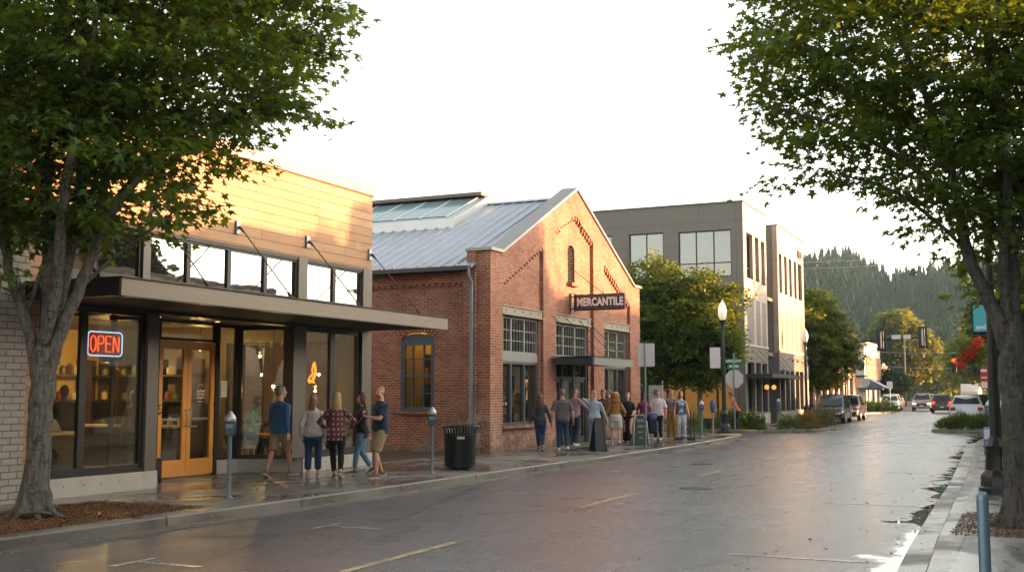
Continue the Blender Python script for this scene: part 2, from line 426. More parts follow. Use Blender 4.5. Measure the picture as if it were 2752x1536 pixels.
def m_pave(name='wet concrete', base=(.20, .185, .165), joint=1.52, wetk=1.0, off=(.35, .1)):
    m, nt = newmat(name); p = pos(nt)
    sp = nd(nt, 'ShaderNodeSeparateXYZ', {0: p})
    def line(s, o):
        a = math_(nt, 'FRACT', math_(nt, 'DIVIDE', math_(nt, 'ADD', s, 100*joint + o), joint))
        return math_(nt, 'LESS_THAN', math_(nt, 'ABSOLUTE', math_(nt, 'SUBTRACT', a, .5)), .0065)
    j = math_(nt, 'MAXIMUM', line(sp.outputs[0], off[0]), line(sp.outputs[1], off[1]))
    cell = nd(nt, 'ShaderNodeCombineXYZ', {0: math_(nt, 'FLOOR', math_(nt, 'DIVIDE', math_(nt, 'ADD', sp.outputs[0], off[0] + joint*100.5), joint)), 1: math_(nt, 'FLOOR', math_(nt, 'DIVIDE', math_(nt, 'ADD', sp.outputs[1], off[1] + joint*100.5), joint))}).outputs[0]
    tone = nd(nt, 'ShaderNodeTexWhiteNoise', {'Vector': cell}).outputs[0]
    n1 = noise(nt, mapping(nt, p, (1, .55, 1)), .62, 5, .62, .8); n2 = noise(nt, p, 5, 5, .7); n3 = noise(nt, p, 60, 3, .8)
    wet = math_(nt, 'MULTIPLY', ramp(nt, math_(nt, 'ADD', n1, math_(nt, 'MULTIPLY_ADD', n2, .14, -.07)), [(.40, 0), (.56, 1)]), wetk)
    k = math_(nt, 'ADD', math_(nt, 'MULTIPLY_ADD', tone, .26, .80), math_(nt, 'MULTIPLY_ADD', n2, .5, -.25))
    c = mix(nt, 1.0, base, nd(nt, 'ShaderNodeCombineColor', {0: k, 1: k, 2: k}).outputs[0], 'MULTIPLY')
    c = mix(nt, math_(nt, 'MULTIPLY', ramp(nt, n3, [(.4, 0), (.7, 1)]), .25), c, (base[0]*.45, base[1]*.45, base[2]*.45))
    c = mix(nt, math_(nt, 'MULTIPLY', wet, .62), c, (base[0]*.22, base[1]*.2, base[2]*.19))
    c = mix(nt, math_(nt, 'MULTIPLY', j, .85), c, (.022, .022, .014))
    rg = math_(nt, 'ADD', math_(nt, 'MULTIPLY_ADD', wet, -.46, .62), math_(nt, 'MULTIPLY_ADD', n2, .10, -.05))
    h = math_(nt, 'ADD', math_(nt, 'MULTIPLY', j, -1.5), math_(nt, 'MULTIPLY', n3, .3))
    nb = nd(nt, 'ShaderNodeBump', {'Height': h, 'Strength': math_(nt, 'MULTIPLY_ADD', wet, -.30, .42), 'Distance': .005})
    b = nd(nt, 'ShaderNodeBsdfPrincipled', {'Base Color': c, 'Roughness': rg, 'Specular IOR Level': .5, 'Normal': nb.outputs[0]})
    finish(nt, b.outputs[0]); return m
ROAD = m_road(); PAVE = m_pave(); KERB = m_pave('kerb concrete', (.21, .19, .155), 3.0, .8, (40.0, 1.35))
DIRT = mat('earth', (.07, .062, .04), .9, var=.4, vs=.05, bump=.3, bs=3, obj=False)

flat('ground', [(-1500, -400), (1500, -400), (1500, 2400), (-1500, 2400)], -.08, DIRT)
# edges of the carriageway: left kerb and right kerb, near to far
LK = [(-11.4, -40), (-11.2, 6), (-11.08, 9.5), (-10.92, 13.5), (-10.80, 18), (-10.74, 22), (-10.72, 26.2), (-10.52, 27.1), (-10.55, 31), (-10.55, 36),
      (-10.68, 40), (-10.8, 43), (-11.0, 45), (-11.5, 46.6), (-12.4, 47.5), (-13.6, 47.9), (-70, 47.9)]
L2 = [(-70, 50.6), (-12.2, 50.6), (-11.5, 50.9), (-10.9, 51.6), (-9.9, 52.6), (-9.35, 54), (-9.35, 57), (-9.8, 59.3), (-10.8, 60.6), (-12.3, 61.8), (-12.75, 64), (-12.85, 75),
      (-13.2, 91), (-13.4, 100), (-12.4, 103), (-12.0, 106), (-12.4, 110), (-14.4, 114), (-15.4, 119), (-17.4, 139), (-19.0, 160), (-27.5, 250), (-38, 330)]
RK = [(-.80, -40), (-.98, 8), (-1.05, 11.5), (-1.16, 14.5), (-1.30, 20), (-1.40, 25), (-1.72, 34), (-2.02, 43), (-1.95, 45), (-1.5, 46.6), (-.3, 47.4), (2, 47.6), (70, 47.6)]
R2 = [(70, 54.9), (-2.2, 54.9), (-3.9, 55.1), (-4.55, 55.8), (-4.7, 57.5), (-4.4, 60), (-3.4, 61.6), (-2.35, 63), (-2.2, 75), (-2.7, 90), (-4.3, 110), (-6.3, 135), (-9.5, 160), (-17.5, 250), (-27, 330)]
# road surface as one sheet that runs under the pavements
flat('road', [(-14, -45), (1.5, -45), (1.5, 47), (1.0, 100), (-2.5, 140), (-6, 180), (-24, 335), (-45, 335), (-26, 200), (-21, 150), (-16, 100), (-14, 47)], 0.0, ROAD)
flat('side_street', [(-75, 46.5), (75, 46.5), (75, 56.5), (-75, 56.5)], -.012, ROAD)

def offset_line(pts, d):
    out = []
    for i, p in enumerate(pts):
        a = Vector(pts[max(i-1, 0)]); b = Vector(pts[min(i+1, len(pts)-1)])
        t = (b - a).normalized(); n = Vector((-t.y, t.x))
        out.append((p[0] + n.x*d, p[1] + n.y*d))
    return out
def kerb(pts, side, wd=.16, z0=-.05, z1=.15):
    inner = offset_line(pts, side*wd); lip = offset_line(pts, side*.02); foot = offset_line(pts, -side*.012)
    mb = MB(); n = len(pts)
    rs = [[(foot[i][0], foot[i][1], z0), (pts[i][0], pts[i][1], z1-.025), (lip[i][0], lip[i][1], z1), (inner[i][0], inner[i][1], z1), (inner[i][0], inner[i][1], z0)] for i in range(n)]
    mb.rings(rs)
    tag(mb.build('kerb', KERB), kind='structure')
    gut = offset_line(pts, -side*.32); mg = MB()
    mg.rings([[(gut[i][0], gut[i][1], -.02), (gut[i][0], gut[i][1], .004), (foot[i][0], foot[i][1], .010), (foot[i][0], foot[i][1], -.02)] for i in range(n)])
    tag(mg.build('gutter', KERB), kind='structure')
    return inner
i1 = kerb(LK, 1); i2 = kerb(L2, 1, z1=.15); i3 = kerb(RK, -1, wd=.20); i4 = kerb(R2, -1)
slab('pavement', i1 + [(-70, -40)], -.05, .148, PAVE)
slab('pavement', i2 + [(-120, 330), (-120, 50.8)], -.05, .148, PAVE)
slab('pavement', i3 + [(70, -40)], -.05, .148, m_pave('pale wet concrete', (.27, .255, .235), 1.6, .85, (.05, .2)))
slab('pavement', i4 + [(90, 330), (90, 55)], -.05, .148, PAVE)
slab('path', [(-18.3, 23.0), (-14.6, 23.0), (-14.6, 28.45), (-18.3, 28.45)], .10, .152, mat('dark alley', (.045, .042, .038), .35, var=.3, vs=1.5, bump=.3, obj=False))

# painted markings
def worn(name, col_, amt=.5):
    m, nt = newmat(name); p = pos(nt)
    n = ramp(nt, math_(nt, 'MULTIPLY_ADD', noise(nt, p, 26, 5, .8), .6, math_(nt, 'MULTIPLY', noise(nt, p, 3.5, 4), .4)), [(amt-.08, 0), (amt+.06, 1)])
    c = mix(nt, n, col_, (.075, .07, .068))
    finish(nt, nd(nt, 'ShaderNodeBsdfPrincipled', {'Base Color': c, 'Roughness': .27}).outputs[0]); return m
YEL = worn('worn yellow paint', (.58, .47, .27), .56); WHT = worn('worn white paint', (.70, .69, .65), .60); WHT2 = worn('faint white paint', (.60, .59, .56), .505)
def strip(mb, a, b, wd):
    a, b = Vector(a), Vector(b); t = (b-a).normalized(); n = Vector((-t.y, t.x))*wd/2
    mb.add([(a.x-n.x, a.y-n.y, .0042), (b.x-n.x, b.y-n.y, .0042), (b.x+n.x, b.y+n.y, .0042), (a.x+n.x, a.y+n.y, .0042)], [(0, 1, 2, 3)])
mb = MB()
for a, b, x in [(-5, -2.2, -6.6), (2.4, 5.2, -6.6), (9.6, 12.5, -6.6), (17.05, 19.9, -6.78), (24.5, 26.8, -6.9), (31.0, 33.3, -6.98), (37.2, 39.6, -7.0), (66, 68.5, -7.2), (73, 75.5, -7.3), (80, 82.5, -7.5), (87, 89.5, -7.8), (94, 97, -8.1)]:
    strip(mb, (x, a), (x-.03, b), .12)
tag(mb.build('road_marking', YEL), kind='structure')
mb = MB()
for y in (3.0, 9.55, 13.2, 19.0, 25.2, 31.6, 38.0):                      # parking ticks of the left lane
    strip(mb, (-9.05, y-.35), (-9.05, y+.35), .09); strip(mb, (-9.0, y), (-8.15, y+.02), .09)
for y in (9.9, 12.9, 19.5, 27.5, 33.5):                 # parking ticks of the right lane
    strip(mb, (-3.3, y), (-1.75, y+.03), .09)
tag(mb.build('road_marking', WHT2), kind='structure')
mb = MB()
strip(mb, (-10.6, 43.6), (-2.4, 43.9), .14)
for x in np.arange(-10.2, -2.6, 1.55): strip(mb, (x, 45.6), (x+.75, 45.6), .32)
for x in np.arange(-9.0, -4.4, 1.3): strip(mb, (x, 55.2), (x+.75, 55.2), .5)
strip(mb, (-9.2, 58.4), (-4.8, 58.4), .3)
tag(mb.build('road_marking', WHT), kind='structure')
tag(MB().box(-13.6, -11.75, 50.85, 51.5, .10, .157).build('pavement_marking', mat('tactile yellow', (.62, .40, .10), .6, bump=.6, bs=18)), kind='structure')
tag(MB().box(-11.9, -11.15, 45.2, 46.0, .10, .157).build('pavement_marking', mat('tactile yellow')), kind='structure')
mb = MB(); mb.lathe([(.33, .0), (.33, .008), (.29, .009)], (-6.1, 21.4, 0), 24); mb.lathe([(.3, 0), (.3, .008)], (-8.0, 28.6, 0), 24)
mb.box(-1.75, -1.38, 24.2, 24.9, .0, .014)
tag(mb.build('road_cover', mat('cast iron', (.035, .033, .032), .45, .6, bump=.8, bs=25)), kind='structure')

# mulch squares round the trees: chips of bark and dead leaves
def chips(name, x0, x1, y0, y1, z, n, cols, size=(.014, .038), label=None):
    tag(MB().box(x0, x1, y0, y1, .05, z-.01).build('soil', mat('damp soil', (.035, .022, .014), .9, bump=.8, bs=30)), kind='structure')
    C = np.stack([rng.uniform(x0, x1, n), rng.uniform(y0, y1, n), z + rng.uniform(-.008, .022, n)], 1)
    a = rng.uniform(0, 2*pi, n); T = np.stack([np.cos(a), np.sin(a), rng.normal(0, .25, n)], 1)
    N = np.stack([rng.normal(0, .35, n), rng.normal(0, .35, n), np.ones(n)], 1)
    o = leaf_mesh(name, C, T, N, rng.uniform(size[0], size[1], n), cols, tmpl=OVAL)
    return tag(o, label, 'mulch', kind='stuff')
MULCH = m_leaf('mulch', (.075, .030, .011), (.24, .095, .024), (.1, .04, .01), .0, 5, .8)
chips('mulch', -13.5, -11.32, 9.7, 13.35, .155, 22000, MULCH, label='brown bark mulch round the foot of the leaning maple')
chips('mulch', -1.02, .9, 14.6, 17.4, .155, 10000, MULCH, label='brown bark mulch round the straight maple trunk')
LITTER = m_leaf('litter', (.10, .045, .015), (.42, .26, .05), (.2, .1, .02), .0, 3, .6)
n = 420
side = rng.random(n) < .5
xx = np.where(side, -11.05 + np.abs(rng.normal(0, .35, n)), -1.3 - np.abs(rng.normal(0, 1.1, n))); yy = rng.uniform(6, 30, n)
xx = np.where(rng.random(n) < .25, rng.uniform(-10, -2, n), xx)
C = np.stack([xx, yy, np.full(n, .012)], 1); a = rng.uniform(0, 2*pi, n)
tag(leaf_mesh('fallen_leaves', C, np.stack([np.cos(a), np.sin(a), rng.normal(0, .1, n)], 1), np.stack([rng.normal(0, .2, n), rng.normal(0, .2, n), np.ones(n)], 1),
    rng.uniform(.02, .07, n), LITTER), 'small dead leaves lying on the wet road', 'leaves', kind='stuff')
# ------------------------------------------------------------------ walls with openings
def wall(mb, axis, p0, p1, u0, u1, z0, z1, holes=()):
    """a wall between planes p0 and p1 square to axis, with rectangular holes (u0,u1,z0,z1)"""
    us = sorted(set([u0, u1] + [v for h in holes for v in h[:2] if u0 < v < u1]))
    for a, b in zip(us, us[1:]):
        m = (a+b)/2; hs = sorted([(max(h[2], z0), min(h[3], z1)) for h in holes if h[0] < m < h[1]])
        z = z0
        for h in hs + [(z1, z1)]:
            if h[0] > z + 1e-4:
                if axis == 'x': mb.box(p0, p1, a, b, z, h[0])
                else: mb.box(a, b, p0, p1, z, h[0])
            z = max(z, h[1])
    return mb
def abox(mb, axis, p0, p1, u0, u1, z0, z1):
    return mb.box(p0, p1, u0, u1, z0, z1) if axis == 'x' else mb.box(u0, u1, p0, p1, z0, z1)
def window(par, axis, p, u0, u1, z0, z1, nx=1, nz=1, fm=None, gm=None, fw=.06, mw=.035, dp=.07, sgn=1, name='window', xs=None, zs=None, gname='pane'):
    """frame centred on plane p, glass a little behind; sgn is the side that faces out"""
    mb = MB(); a, b = p - dp/2, p + dp/2
    abox(mb, axis, a, b, u0, u0+fw, z0, z1); abox(mb, axis, a, b, u1-fw, u1, z0, z1)
    abox(mb, axis, a, b, u0+fw, u1-fw, z0, z0+fw); abox(mb, axis, a, b, u0+fw, u1-fw, z1-fw, z1)
    xs = xs or [u0 + (u1-u0)*i/nx for i in range(1, nx)]; zs = zs or [z0 + (z1-z0)*i/nz for i in range(1, nz)]
    for x in xs: abox(mb, axis, a+.012, b-.012, x-mw/2, x+mw/2, z0+fw, z1-fw)
    for z in zs:
        e = [u0+fw] + [q for x in xs for q in (x-mw/2, x+mw/2)] + [u1-fw]
        for i in range(0, len(e), 2): abox(mb, axis, a+.014, b-.014, e[i], e[i+1], z-mw/2, z+mw/2)
    f = mb.build(name, fm, par)
    g = MB(); q = p - sgn*.012; abox(g, axis, q-.004, q+.004, u0+fw*.5, u1-fw*.5, z0+fw*.5, z1-fw*.5)
    g.build(gname, gm, f)
    return f

BRONZE = mat('dark bronze frame', (.020, .018, .016), .42, .2, var=.1, bump=.03)
FASC = mat('olive bronze fascia', (.20, .168, .125), .5, .2, var=.14, vs=4, bump=.05)
BRONZE2 = mat('bronze cladding', (.115, .098, .078), .5, .25, var=.12, bump=.04)
CONC = mat('board marked concrete', (.40, .37, .32), .75, var=.28, vs=3.2, bump=.3, bs=4, obj=False)
GL = m_glass('shop glass', (.86, .86, .78), 1.3, .02); GLU = m_glass('clerestory glass', (.30, .33, .30), 7.0, .03)
SIDE = m_siding('cedar siding', (.315, .175, .088), (.40, .235, .125)); WOOD = mat('varnished fir', (.72, .30, .045), .34, var=.14, vs=2.5, bump=.05, coat=.3)
STEEL = mat('galvanised steel', (.26, .29, .32), .42, .75, var=.12, bump=.04); BLK = mat('black paint', (.014, .014, .015), .4, var=.1)
CAP = mat('roof cap metal', (.27, .22, .175), .45, .3, var=.08, bump=.02)
YS, YE = 4.0, 22.90        # shop front from south to north
shop = thing('shop_building', 'single storey shop clad in orange cedar boards above dark framed glass, with a steel canopy', 'building', (-18, 15, .15))
# shell
mb = MB()
wall(mb, 'x', -14.78, -14.5, YS, YE, 4.80, 6.60)
mb.box(-30, -14.78, YE-.25, YE, 4.8, 6.6); mb.box(-30, -14.78, YS, YS+.25, 4.8, 6.6)
mb.box(-14.75, -14.515, 12.72, 13.02, .45, 4.79)
mb.build('siding', SIDE, shop)
MB().box(-30.05, -14.44, YS-.05, YE+.06, 6.595, 6.86).build('roof_cap', CAP, shop, bevel=.012)
MB().box(-30, -14.9, YS, YE-.3, 6.2, 6.5).build('roof', BRONZE, shop)
mb = MB(); mb.box(-30, -14.62, YE-.2, YE-.02, .15, 4.79) if False else None
wall(mb, 'y', YE-.2, YE-.02, -30, -14.85, .15, 4.79, [(-18.7, -15.3, .55, 3.1)])
mb.box(-30, -29.8, YS, YE-.2, .15, 4.79); mb.box(-29.8, -14.85, YS+.02, YS+.2, .15, 4.79)
mb.build('side_wall', BRONZE2, shop)
window(shop, 'y', YE-.12, -18.7, -15.3, .55, 3.1, 3, 1, BRONZE, GL)
MB().box(-14.72, -14.40, YS, 12.70, .10, 4.795).build('brick_panel', m_brick('painted grey brick', (.27, .245, .215), (.32, .29, .25), (.11, .10, .088), .30, .105, .011, dark=.15, bump=.5), shop, bevel=.01)
# plinths
MB().box(-14.80, -14.42, 12.75, 15.70, .10, .455).build('plinth', CONC, shop, bevel=.012); mb = MB()
mb.box(-14.80, -14.42, 20.12, YE, .10, .43)
mb.prism([(-15.86, 18.80), (-15.66, 18.80), (-15.66, 19.48), (-14.46, 20.115), (-14.80, 20.30), (-15.86, 19.75)], (0, 0, .10), (1, 0, 0), (0, 1, 0), (0, 0, .33))
mb.build('plinth', CONC, shop, bevel=.012)
for y in (13.55, 13.98, 14.36, 14.78, 15.17, 21.0, 22.2): MB().tube([(-14.425, y, .32), (-14.4185, y, .32)], .014, 8).build('tie_hole', mat('hole', (.05, .045, .04), .9), shop)
# posts, header band
for a, b in ((15.24, 15.42), (19.92, 20.24), (22.50, 22.88)): MB().box(-14.72, -14.47, a, b, 3.86, 4.79).build('post', BRONZE2, shop)
for a, b in ((15.42, 15.70), (19.78, 20.24), (22.48, 22.88)): MB().box(-14.74, -14.47, a, b, .45, 3.28).build('post', BRONZE2, shop)
mb = MB(); mb.box(-14.80, -14.505, 13.03, YE-.03, 3.28, 3.86); mb.box(-14.66, -14.49, 13.03, YE, 4.72, 4.795)
mb.box(-14.70, -14.50, 13.03, 15.42, .455, .52); mb.box(-14.70, -14.50, 20.24, 22.48, .43, .50)
mb.build('header', BRONZE, shop)
MB().box(-16.9, -14.52, 15.72, 19.78, 3.305, 3.36).build('soffit', mat('soffit wood', (.10, .045, .018), .55, var=.25, vs=3), shop)
for a, b in ((13.03, 14.12), (14.12, 15.24), (15.42, 16.49), (16.49, 17.67), (17.67, 18.83), (18.83, 19.92), (20.24, 21.36), (21.36, 22.50)):
    window(shop, 'x', -14.56, a, b, 3.86, 4.73, 1, 1, BRONZE, GLU, fw=.055, name='upper_window')
MB().box(-14.95, -14.92, 13.0, YE-.3, 3.86, 4.75).build('upper_dark_sheet', mat('unlit room dark', (.03, .028, .025), .9), shop)  # dark sheet behind the clerestory stands in for the unlit room
window(shop, 'x', -14.58, 13.03, 14.0, .52, 3.28, 1, 1, BRONZE, GL, fw=.075, name='shop_window')
window(shop, 'x', -14.58, 14.0, 15.42, .52, 3.28, 1, 1, BRONZE, GL, fw=.075, name='shop_window')
window(shop, 'x', -14.58, 20.24, 21.36, .50, 3.28, 1, 1, BRONZE, GL, fw=.09, name='shop_window')
window(shop, 'x', -14.58, 21.36, 22.48, .50, 3.28, 1, 1, BRONZE, GL, fw=.09, name='shop_window')
# recessed entrance
DX = -15.72
window(shop, 'x', DX, 15.80, 16.95, .16, 3.30, 1, 1, BRONZE, GL, fw=.07, name='side_light')
window(shop, 'x', DX, 17.03, 18.72, 2.90, 3.30, 1, 1, BRONZE, GL, fw=.05, name='transom')
window(shop, 'x', DX, 18.78, 19.45, .44, 3.30, 1, 1, BRONZE, GL, fw=.07, name='side_light')
for q in ((DX-.05, DX+.05, 16.95, 17.03, .15, 3.3), (DX-.05, DX+.05, 18.71, 18.785, .15, 3.3)): MB().box(*q).build('door_jamb', BRONZE, shop)
for q in ((-15.7, -14.72, 15.70, 15.76, .15, .25), (-15.7, -14.72, 15.70, 15.76, 3.2, 3.3)): MB().box(*q).build('side_rail', BRONZE, shop)
g = MB(); g.box(-15.68, -14.74, 15.725, 15.735, .25, 3.2); g.build('side_glass', GL, shop)
# splayed window between recess and front
a, b = Vector((DX, 19.48, 0)), Vector((-14.56, 20.08, 0)); t = (b-a); L_ = t.length; t.normalize(); nrm = Vector((-t.y, t.x, 0))
def splay(mb, s0, s1, z0, z1, dp=.06, off=0):
    c = a + t*((s0+s1)/2) + nrm*off
    mb.obox((c.x, c.y, (z0+z1)/2), (s1-s0, dp, z1-z0), rz=atan2(t.y, t.x))
mb = MB(); splay(mb, 0, .10, .43, 3.3); splay(mb, L_-.10, L_, .43, 3.3); splay(mb, .1, L_-.1, .43, .52); splay(mb, .1, L_-.1, 3.2, 3.3)
f = mb.build('shop_window', BRONZE, shop); g = MB(); splay(g, .05, L_-.05, .48, 3.25, .008); g.build('pane', GL, f)
# double doors
for y0, y1, h in ((17.035, 17.868, 1), (17.876, 18.708, -1)):
    mb = MB(); st, tp, bt = .125, .17, .33
    mb.box(DX-.03, DX+.025, y0, y0+st, .175, 2.89); mb.box(DX-.03, DX+.025, y1-st, y1, .175, 2.89)
    mb.box(DX-.03, DX+.025, y0+st, y1-st, .175, .175+bt); mb.box(DX-.03, DX+.025, y0+st, y1-st, 2.89-tp, 2.89)
    dd = mb.build('door', WOOD, shop, bevel=.005)
    MB().box(DX-.008, DX, y0+st-.01, y1-st+.01, .175+bt-.01, 2.89-tp+.01).build('door_glass', GL, dd)
    yh = y1-.06 if h == 1 else y0+.06
    m2 = MB(); m2.tube([(DX+.02, yh, 1.17), (DX+.075, yh, 1.17), (DX+.085, yh, 1.19), (DX+.085, yh, 1.48), (DX+.075, yh, 1.50), (DX+.02, yh, 1.50)], .012, 8)
    m2.build('door_handle', STEEL, dd, smooth=True)
    m2 = MB(); m2.box(DX-.05, DX-.03, y0+st, y1-st, 1.29, 1.34); m2.build('push_bar', mat('brushed metal', (.5, .5, .45), .35, .8), dd)
    ye = y0 if h == 1 else y1
    for z in (.55, 1.55, 2.5): MB().box(DX+.0, DX+.034, ye-.018, ye+.018, z, z+.13).build('hinge', BLK, dd)
CREAM = mat('cream lettering', (.75, .70, .50), .6, emit=(.75, .70, .5), es=.0)
fm = lambda y, z, x=DX+.004: frame_m((x, y, z), (0, 1, 0), (0, 0, 1))
mb = MB(); cy = 18.30; mb.tube([(DX+.006, cy+.085*cos(q), 1.93+.09*sin(q)) for q in np.linspace(.35, pi-.1, 12)], .006, 5)
mb.build('door_emblem', CREAM, shop)
for i, (tx, s, sh) in enumerate((('scaffolds', .075, .3), ('CUT BAR', .062, 0), ('COURT', .068, 0), ('flowers', .05, 0))):
    text_mesh('door_lettering', tx, s, CREAM, shop, fm(cy, 1.885-.072*i), .001, .001, .95, shear=sh)
# canopy
canopy = MB()
canopy.box(-14.49, -12.45, 12.68, 22.86, 3.33, 3.56)
cp = canopy.build('canopy', mat('matt black steel', (.010, .009, .008), .8, bump=.02), shop)
mb = MB(); mb.box(-12.45, -12.40, 12.62, 22.90, 3.30, 3.575); mb.build('fascia', FASC, cp, bevel=.004)
mb = MB(); mb.box(-14.49, -12.45, 12.62, 12.68, 3.30, 3.575); mb.box(-14.49, -12.36, 12.60, 22.98, 3.575, 3.592); mb.box(-12.45, -12.33, 12.62, 22.96, 3.284, 3.30); mb.build('flashing', BRONZE, cp)
for y in (12.9, 15.45, 17.83, 20.22, 22.77):
    mb = MB(); mb.obox((-14.475, y, 5.16), (.05, .11, .26)); pl = mb.build('rod_plate', STEEL, shop)
    mb = MB(); mb.tube([(-14.44, y, 5.16), (-14.37, y-.01, 5.12)], .034, 8); mb.tube([(-14.37, y-.01, 5.12), (-14.26, y-.03, 5.02)], [.03, .014], 8)
    mb.tube([(-14.26, y-.03, 5.02), (-12.92, y-.31, 3.70)], .013, 6); mb.tube([(-12.98, y-.30, 3.755), (-12.86, y-.32, 3.63)], .03, 8); mb.box(-12.95, -12.75, y-.37, y-.27, 3.592, 3.64)
    mb.build('tie_rod', BLK, shop)
for x, y in ((-15.25, 16.5), (-15.15, 18.1), (-14.9, 17.1)):
    lp = MB().lathe([(.07, 0), (.07, -.012), (.055, -.012)], (x, y, 3.304), 16).build('downlight', BRONZE, shop)
    MB().lathe([(.05, 0), (.05, -.002)], (x, y, 3.291), 16).build('lens', m_emit('downlight glow', (1, .62, .25), 3.5), lp)
# interior
mb = MB(); mb.box(-23.2, -23.0, 12.8, 22.68, .15, 3.6)
mb.build('inner_wall', mat('ochre plaster', (.46, .33, .11), .8, var=.12), shop)
mb = MB(); mb.box(-23.0, -14.82, 12.55, 12.7, .15, 3.6); mb.build('inner_wall', mat('ochre plaster'), shop)
MB().box(-23, -15.8, 12.75, 22.68, .10, .158).build('inner_floor', mat('shop floor', (.13, .10, .07), .35, var=.3, vs=1.2), shop)
MB().box(-23, -14.82, 12.75, 22.68, 3.5, 3.6).build('inner_ceiling', mat('dark ceiling', (.10, .08, .045), .9), shop)
# shelf with goods
sh = thing('shelf_unit', 'long wooden shelf with jars and bags on the ochre back wall of the shop', 'shelf', (-21.6, 21.6, .158))
mb = MB()
for z in (.25, .95, 1.62, 2.25): mb.box(-22.95, -22.45, 18.6, 21.9, z, z+.05); mb.box(-22.95, -19.2, 22.0, 22.5, z, z+.05)
for y in (18.6, 20.2, 21.85): mb.box(-22.94, -22.46, y, y+.05, .158, 2.7)
for x in (-22.95, -21.7, -20.45, -19.25): mb.box(x, x+.05, 22.01, 22.49, .158, 2.7)
mb.box(-22.95, -19.2, 22.52, 22.56, .2, 1.6)
mb.build('rack', mat('dark shelf wood', (.05, .03, .018), .6), sh)
cols = [(.45, .36, .2), (.12, .15, .06), (.5, .45, .35), (.3, .1, .04), (.06, .05, .05)]
def jar(x, y, z):
    h = random.uniform(.14, .34); r = random.uniform(.07, .13); k = random.randrange(5)
    MB().lathe([(r*.85, 0), (r, h*.15), (r, h*.75), (r*.5, h*.92), (r*.5, h)], (x, y, z), 10).build('jar', mat('goods %d' % k, cols[k], .5), sh)
for z in (1.0, 1.67, 2.30, .3):
    y = 18.85
    while y < 21.8: jar(-22.68, y, z); y += random.uniform(.26, .46)
    x = -22.3
    while x < -19.4: jar(x, 22.22, z); x += random.uniform(.26, .46)
ct = thing('counter', 'dark serving counter with a pale top inside the shop', 'counter', (-19.2, 19.9, .158))
mb = MB(); mb.box(-20.9, -17.6, 19.6, 20.2, .158, 1.05); mb.build('body', mat('dark shelf wood'), ct)
MB().box(-21.0, -17.5, 19.5, 20.3, 1.055, 1.10).build('top', mat('pale top', (.5, .40, .24), .3), ct)
YW = mat('yellow plywood', (.62, .43, .13), .5, var=.1)
tb = thing('window_table', 'high yellow plywood table along the window under the neon sign', 'table', (-15.4, 13.8, .158))
MB().box(-15.75, -15.2, 12.95, 14.55, 1.12, 1.18).build('tabletop', YW, tb, bevel=.004)
MB().box(-15.75, -15.2, 14.49, 14.55, .158, 1.12).build('leg', YW, tb); MB().box(-15.75, -15.2, 12.95, 13.0, .158, 1.12).build('leg', YW, tb)
def stool(label, x, y, m, h=.72, group=None):
    s = thing('stool', label, 'stool', (x, y, .158), group=group)
    MB().lathe([(.15, h-.03), (.155, h-.01), (.15, h)], (x, y, .158), 14).build('seat', m, s)
    for i in range(4):
        q = pi/4 + i*pi/2
        MB().tube([(x+.10*cos(q), y+.10*sin(q), .158+h-.03), (x+.19*cos(q), y+.19*sin(q), .158)], .012, 6).build('leg', m, s)
    MB().tube([(x+.155*cos(q), y+.155*sin(q), .158+.25) for q in np.linspace(0, 2*pi, 13)[:-1]], .008, 5, closed=True).build('foot_ring', m, s)
    return s
stool('pale metal stool under the yellow window table', -15.25, 13.55, mat('pale metal', (.55, .6, .45), .4, .3))
stool('dark stool holding the seated customer in green', -16.1, 19.15 + 1.2, mat('pale metal'))
tb = thing('cafe_table', 'small round wooden table between the seated customers', 'table', (-16.6, 20.95, .158))
MB().lathe([(.33, .72), (.34, .75), (.33, .76)], (-16.3, 20.95, .158), 20).build('tabletop', WOOD, tb); MB().tube([(-16.3, 20.95, .16), (-16.3, 20.95, .88)], .03).build('leg', BLK, tb)
MB().lathe([(.2, 0), (.2, .02), (.03, .03)], (-16.3, 20.95, .158), 16).build('base', BLK, tb)
def pendant(label, x, y, z, r=.075, s=22, col_=(1, .60, .22), power=12, shade=False):
    t_ = thing('pendant_lamp', label, 'lamp', (x, y, z), group='pendant bulbs hanging inside the shop')
    MB().tube([(x, y, z+r), (x, y, 3.5)], .006, 5).build('cord', BLK, t_); MB().lathe([(.03, r*.8), (.035, r*1.5), (.02, r*2)], (x, y, z), 10).build('socket', BLK, t_)
    MB().ball((x, y, z), r).build('bulb', m_emit('bulb glow', col_, s), t_, smooth='all')
    if shade: MB().lathe([(.17, -.10), (.14, .0), (.06, .07), (.03, .09)], (x, y, z), 16).build('lamp_shade', BLK, t_, smooth=40)
    l = bpy.data.lights.new('pendant_light', 'POINT'); l.energy = power; l.color = col_; l.shadow_soft_size = .03
    lo = bpy.data.objects.new('pendant_light', l); COL.objects.link(lo); lo.parent = t_; lo.location = (0, 0, -r-(.20 if shade else .06))
pendant('glowing globe pendant beyond the green-shirted customer', -16.6, 21.9, 2.0, .04, power=5)
pendant('small pendant bulb deeper behind the splayed window', -18.6, 21.6, 2.9, .03, power=9)
pendant('added pendant bulb lighting the serving counter', -18.6, 18.9, 2.6, .04, power=8, shade=True)  # extra lamp added to light the interior, its shade hides the bulb
pendant('added pendant bulb lighting the far end of the counter', -20.6, 18.9, 2.6, .04, power=11, shade=True)  # second lamp added to light the interior
pendant('pendant bulb close to the jars and shelves', -21.2, 21.2, 2.7, .04, power=12, shade=True)
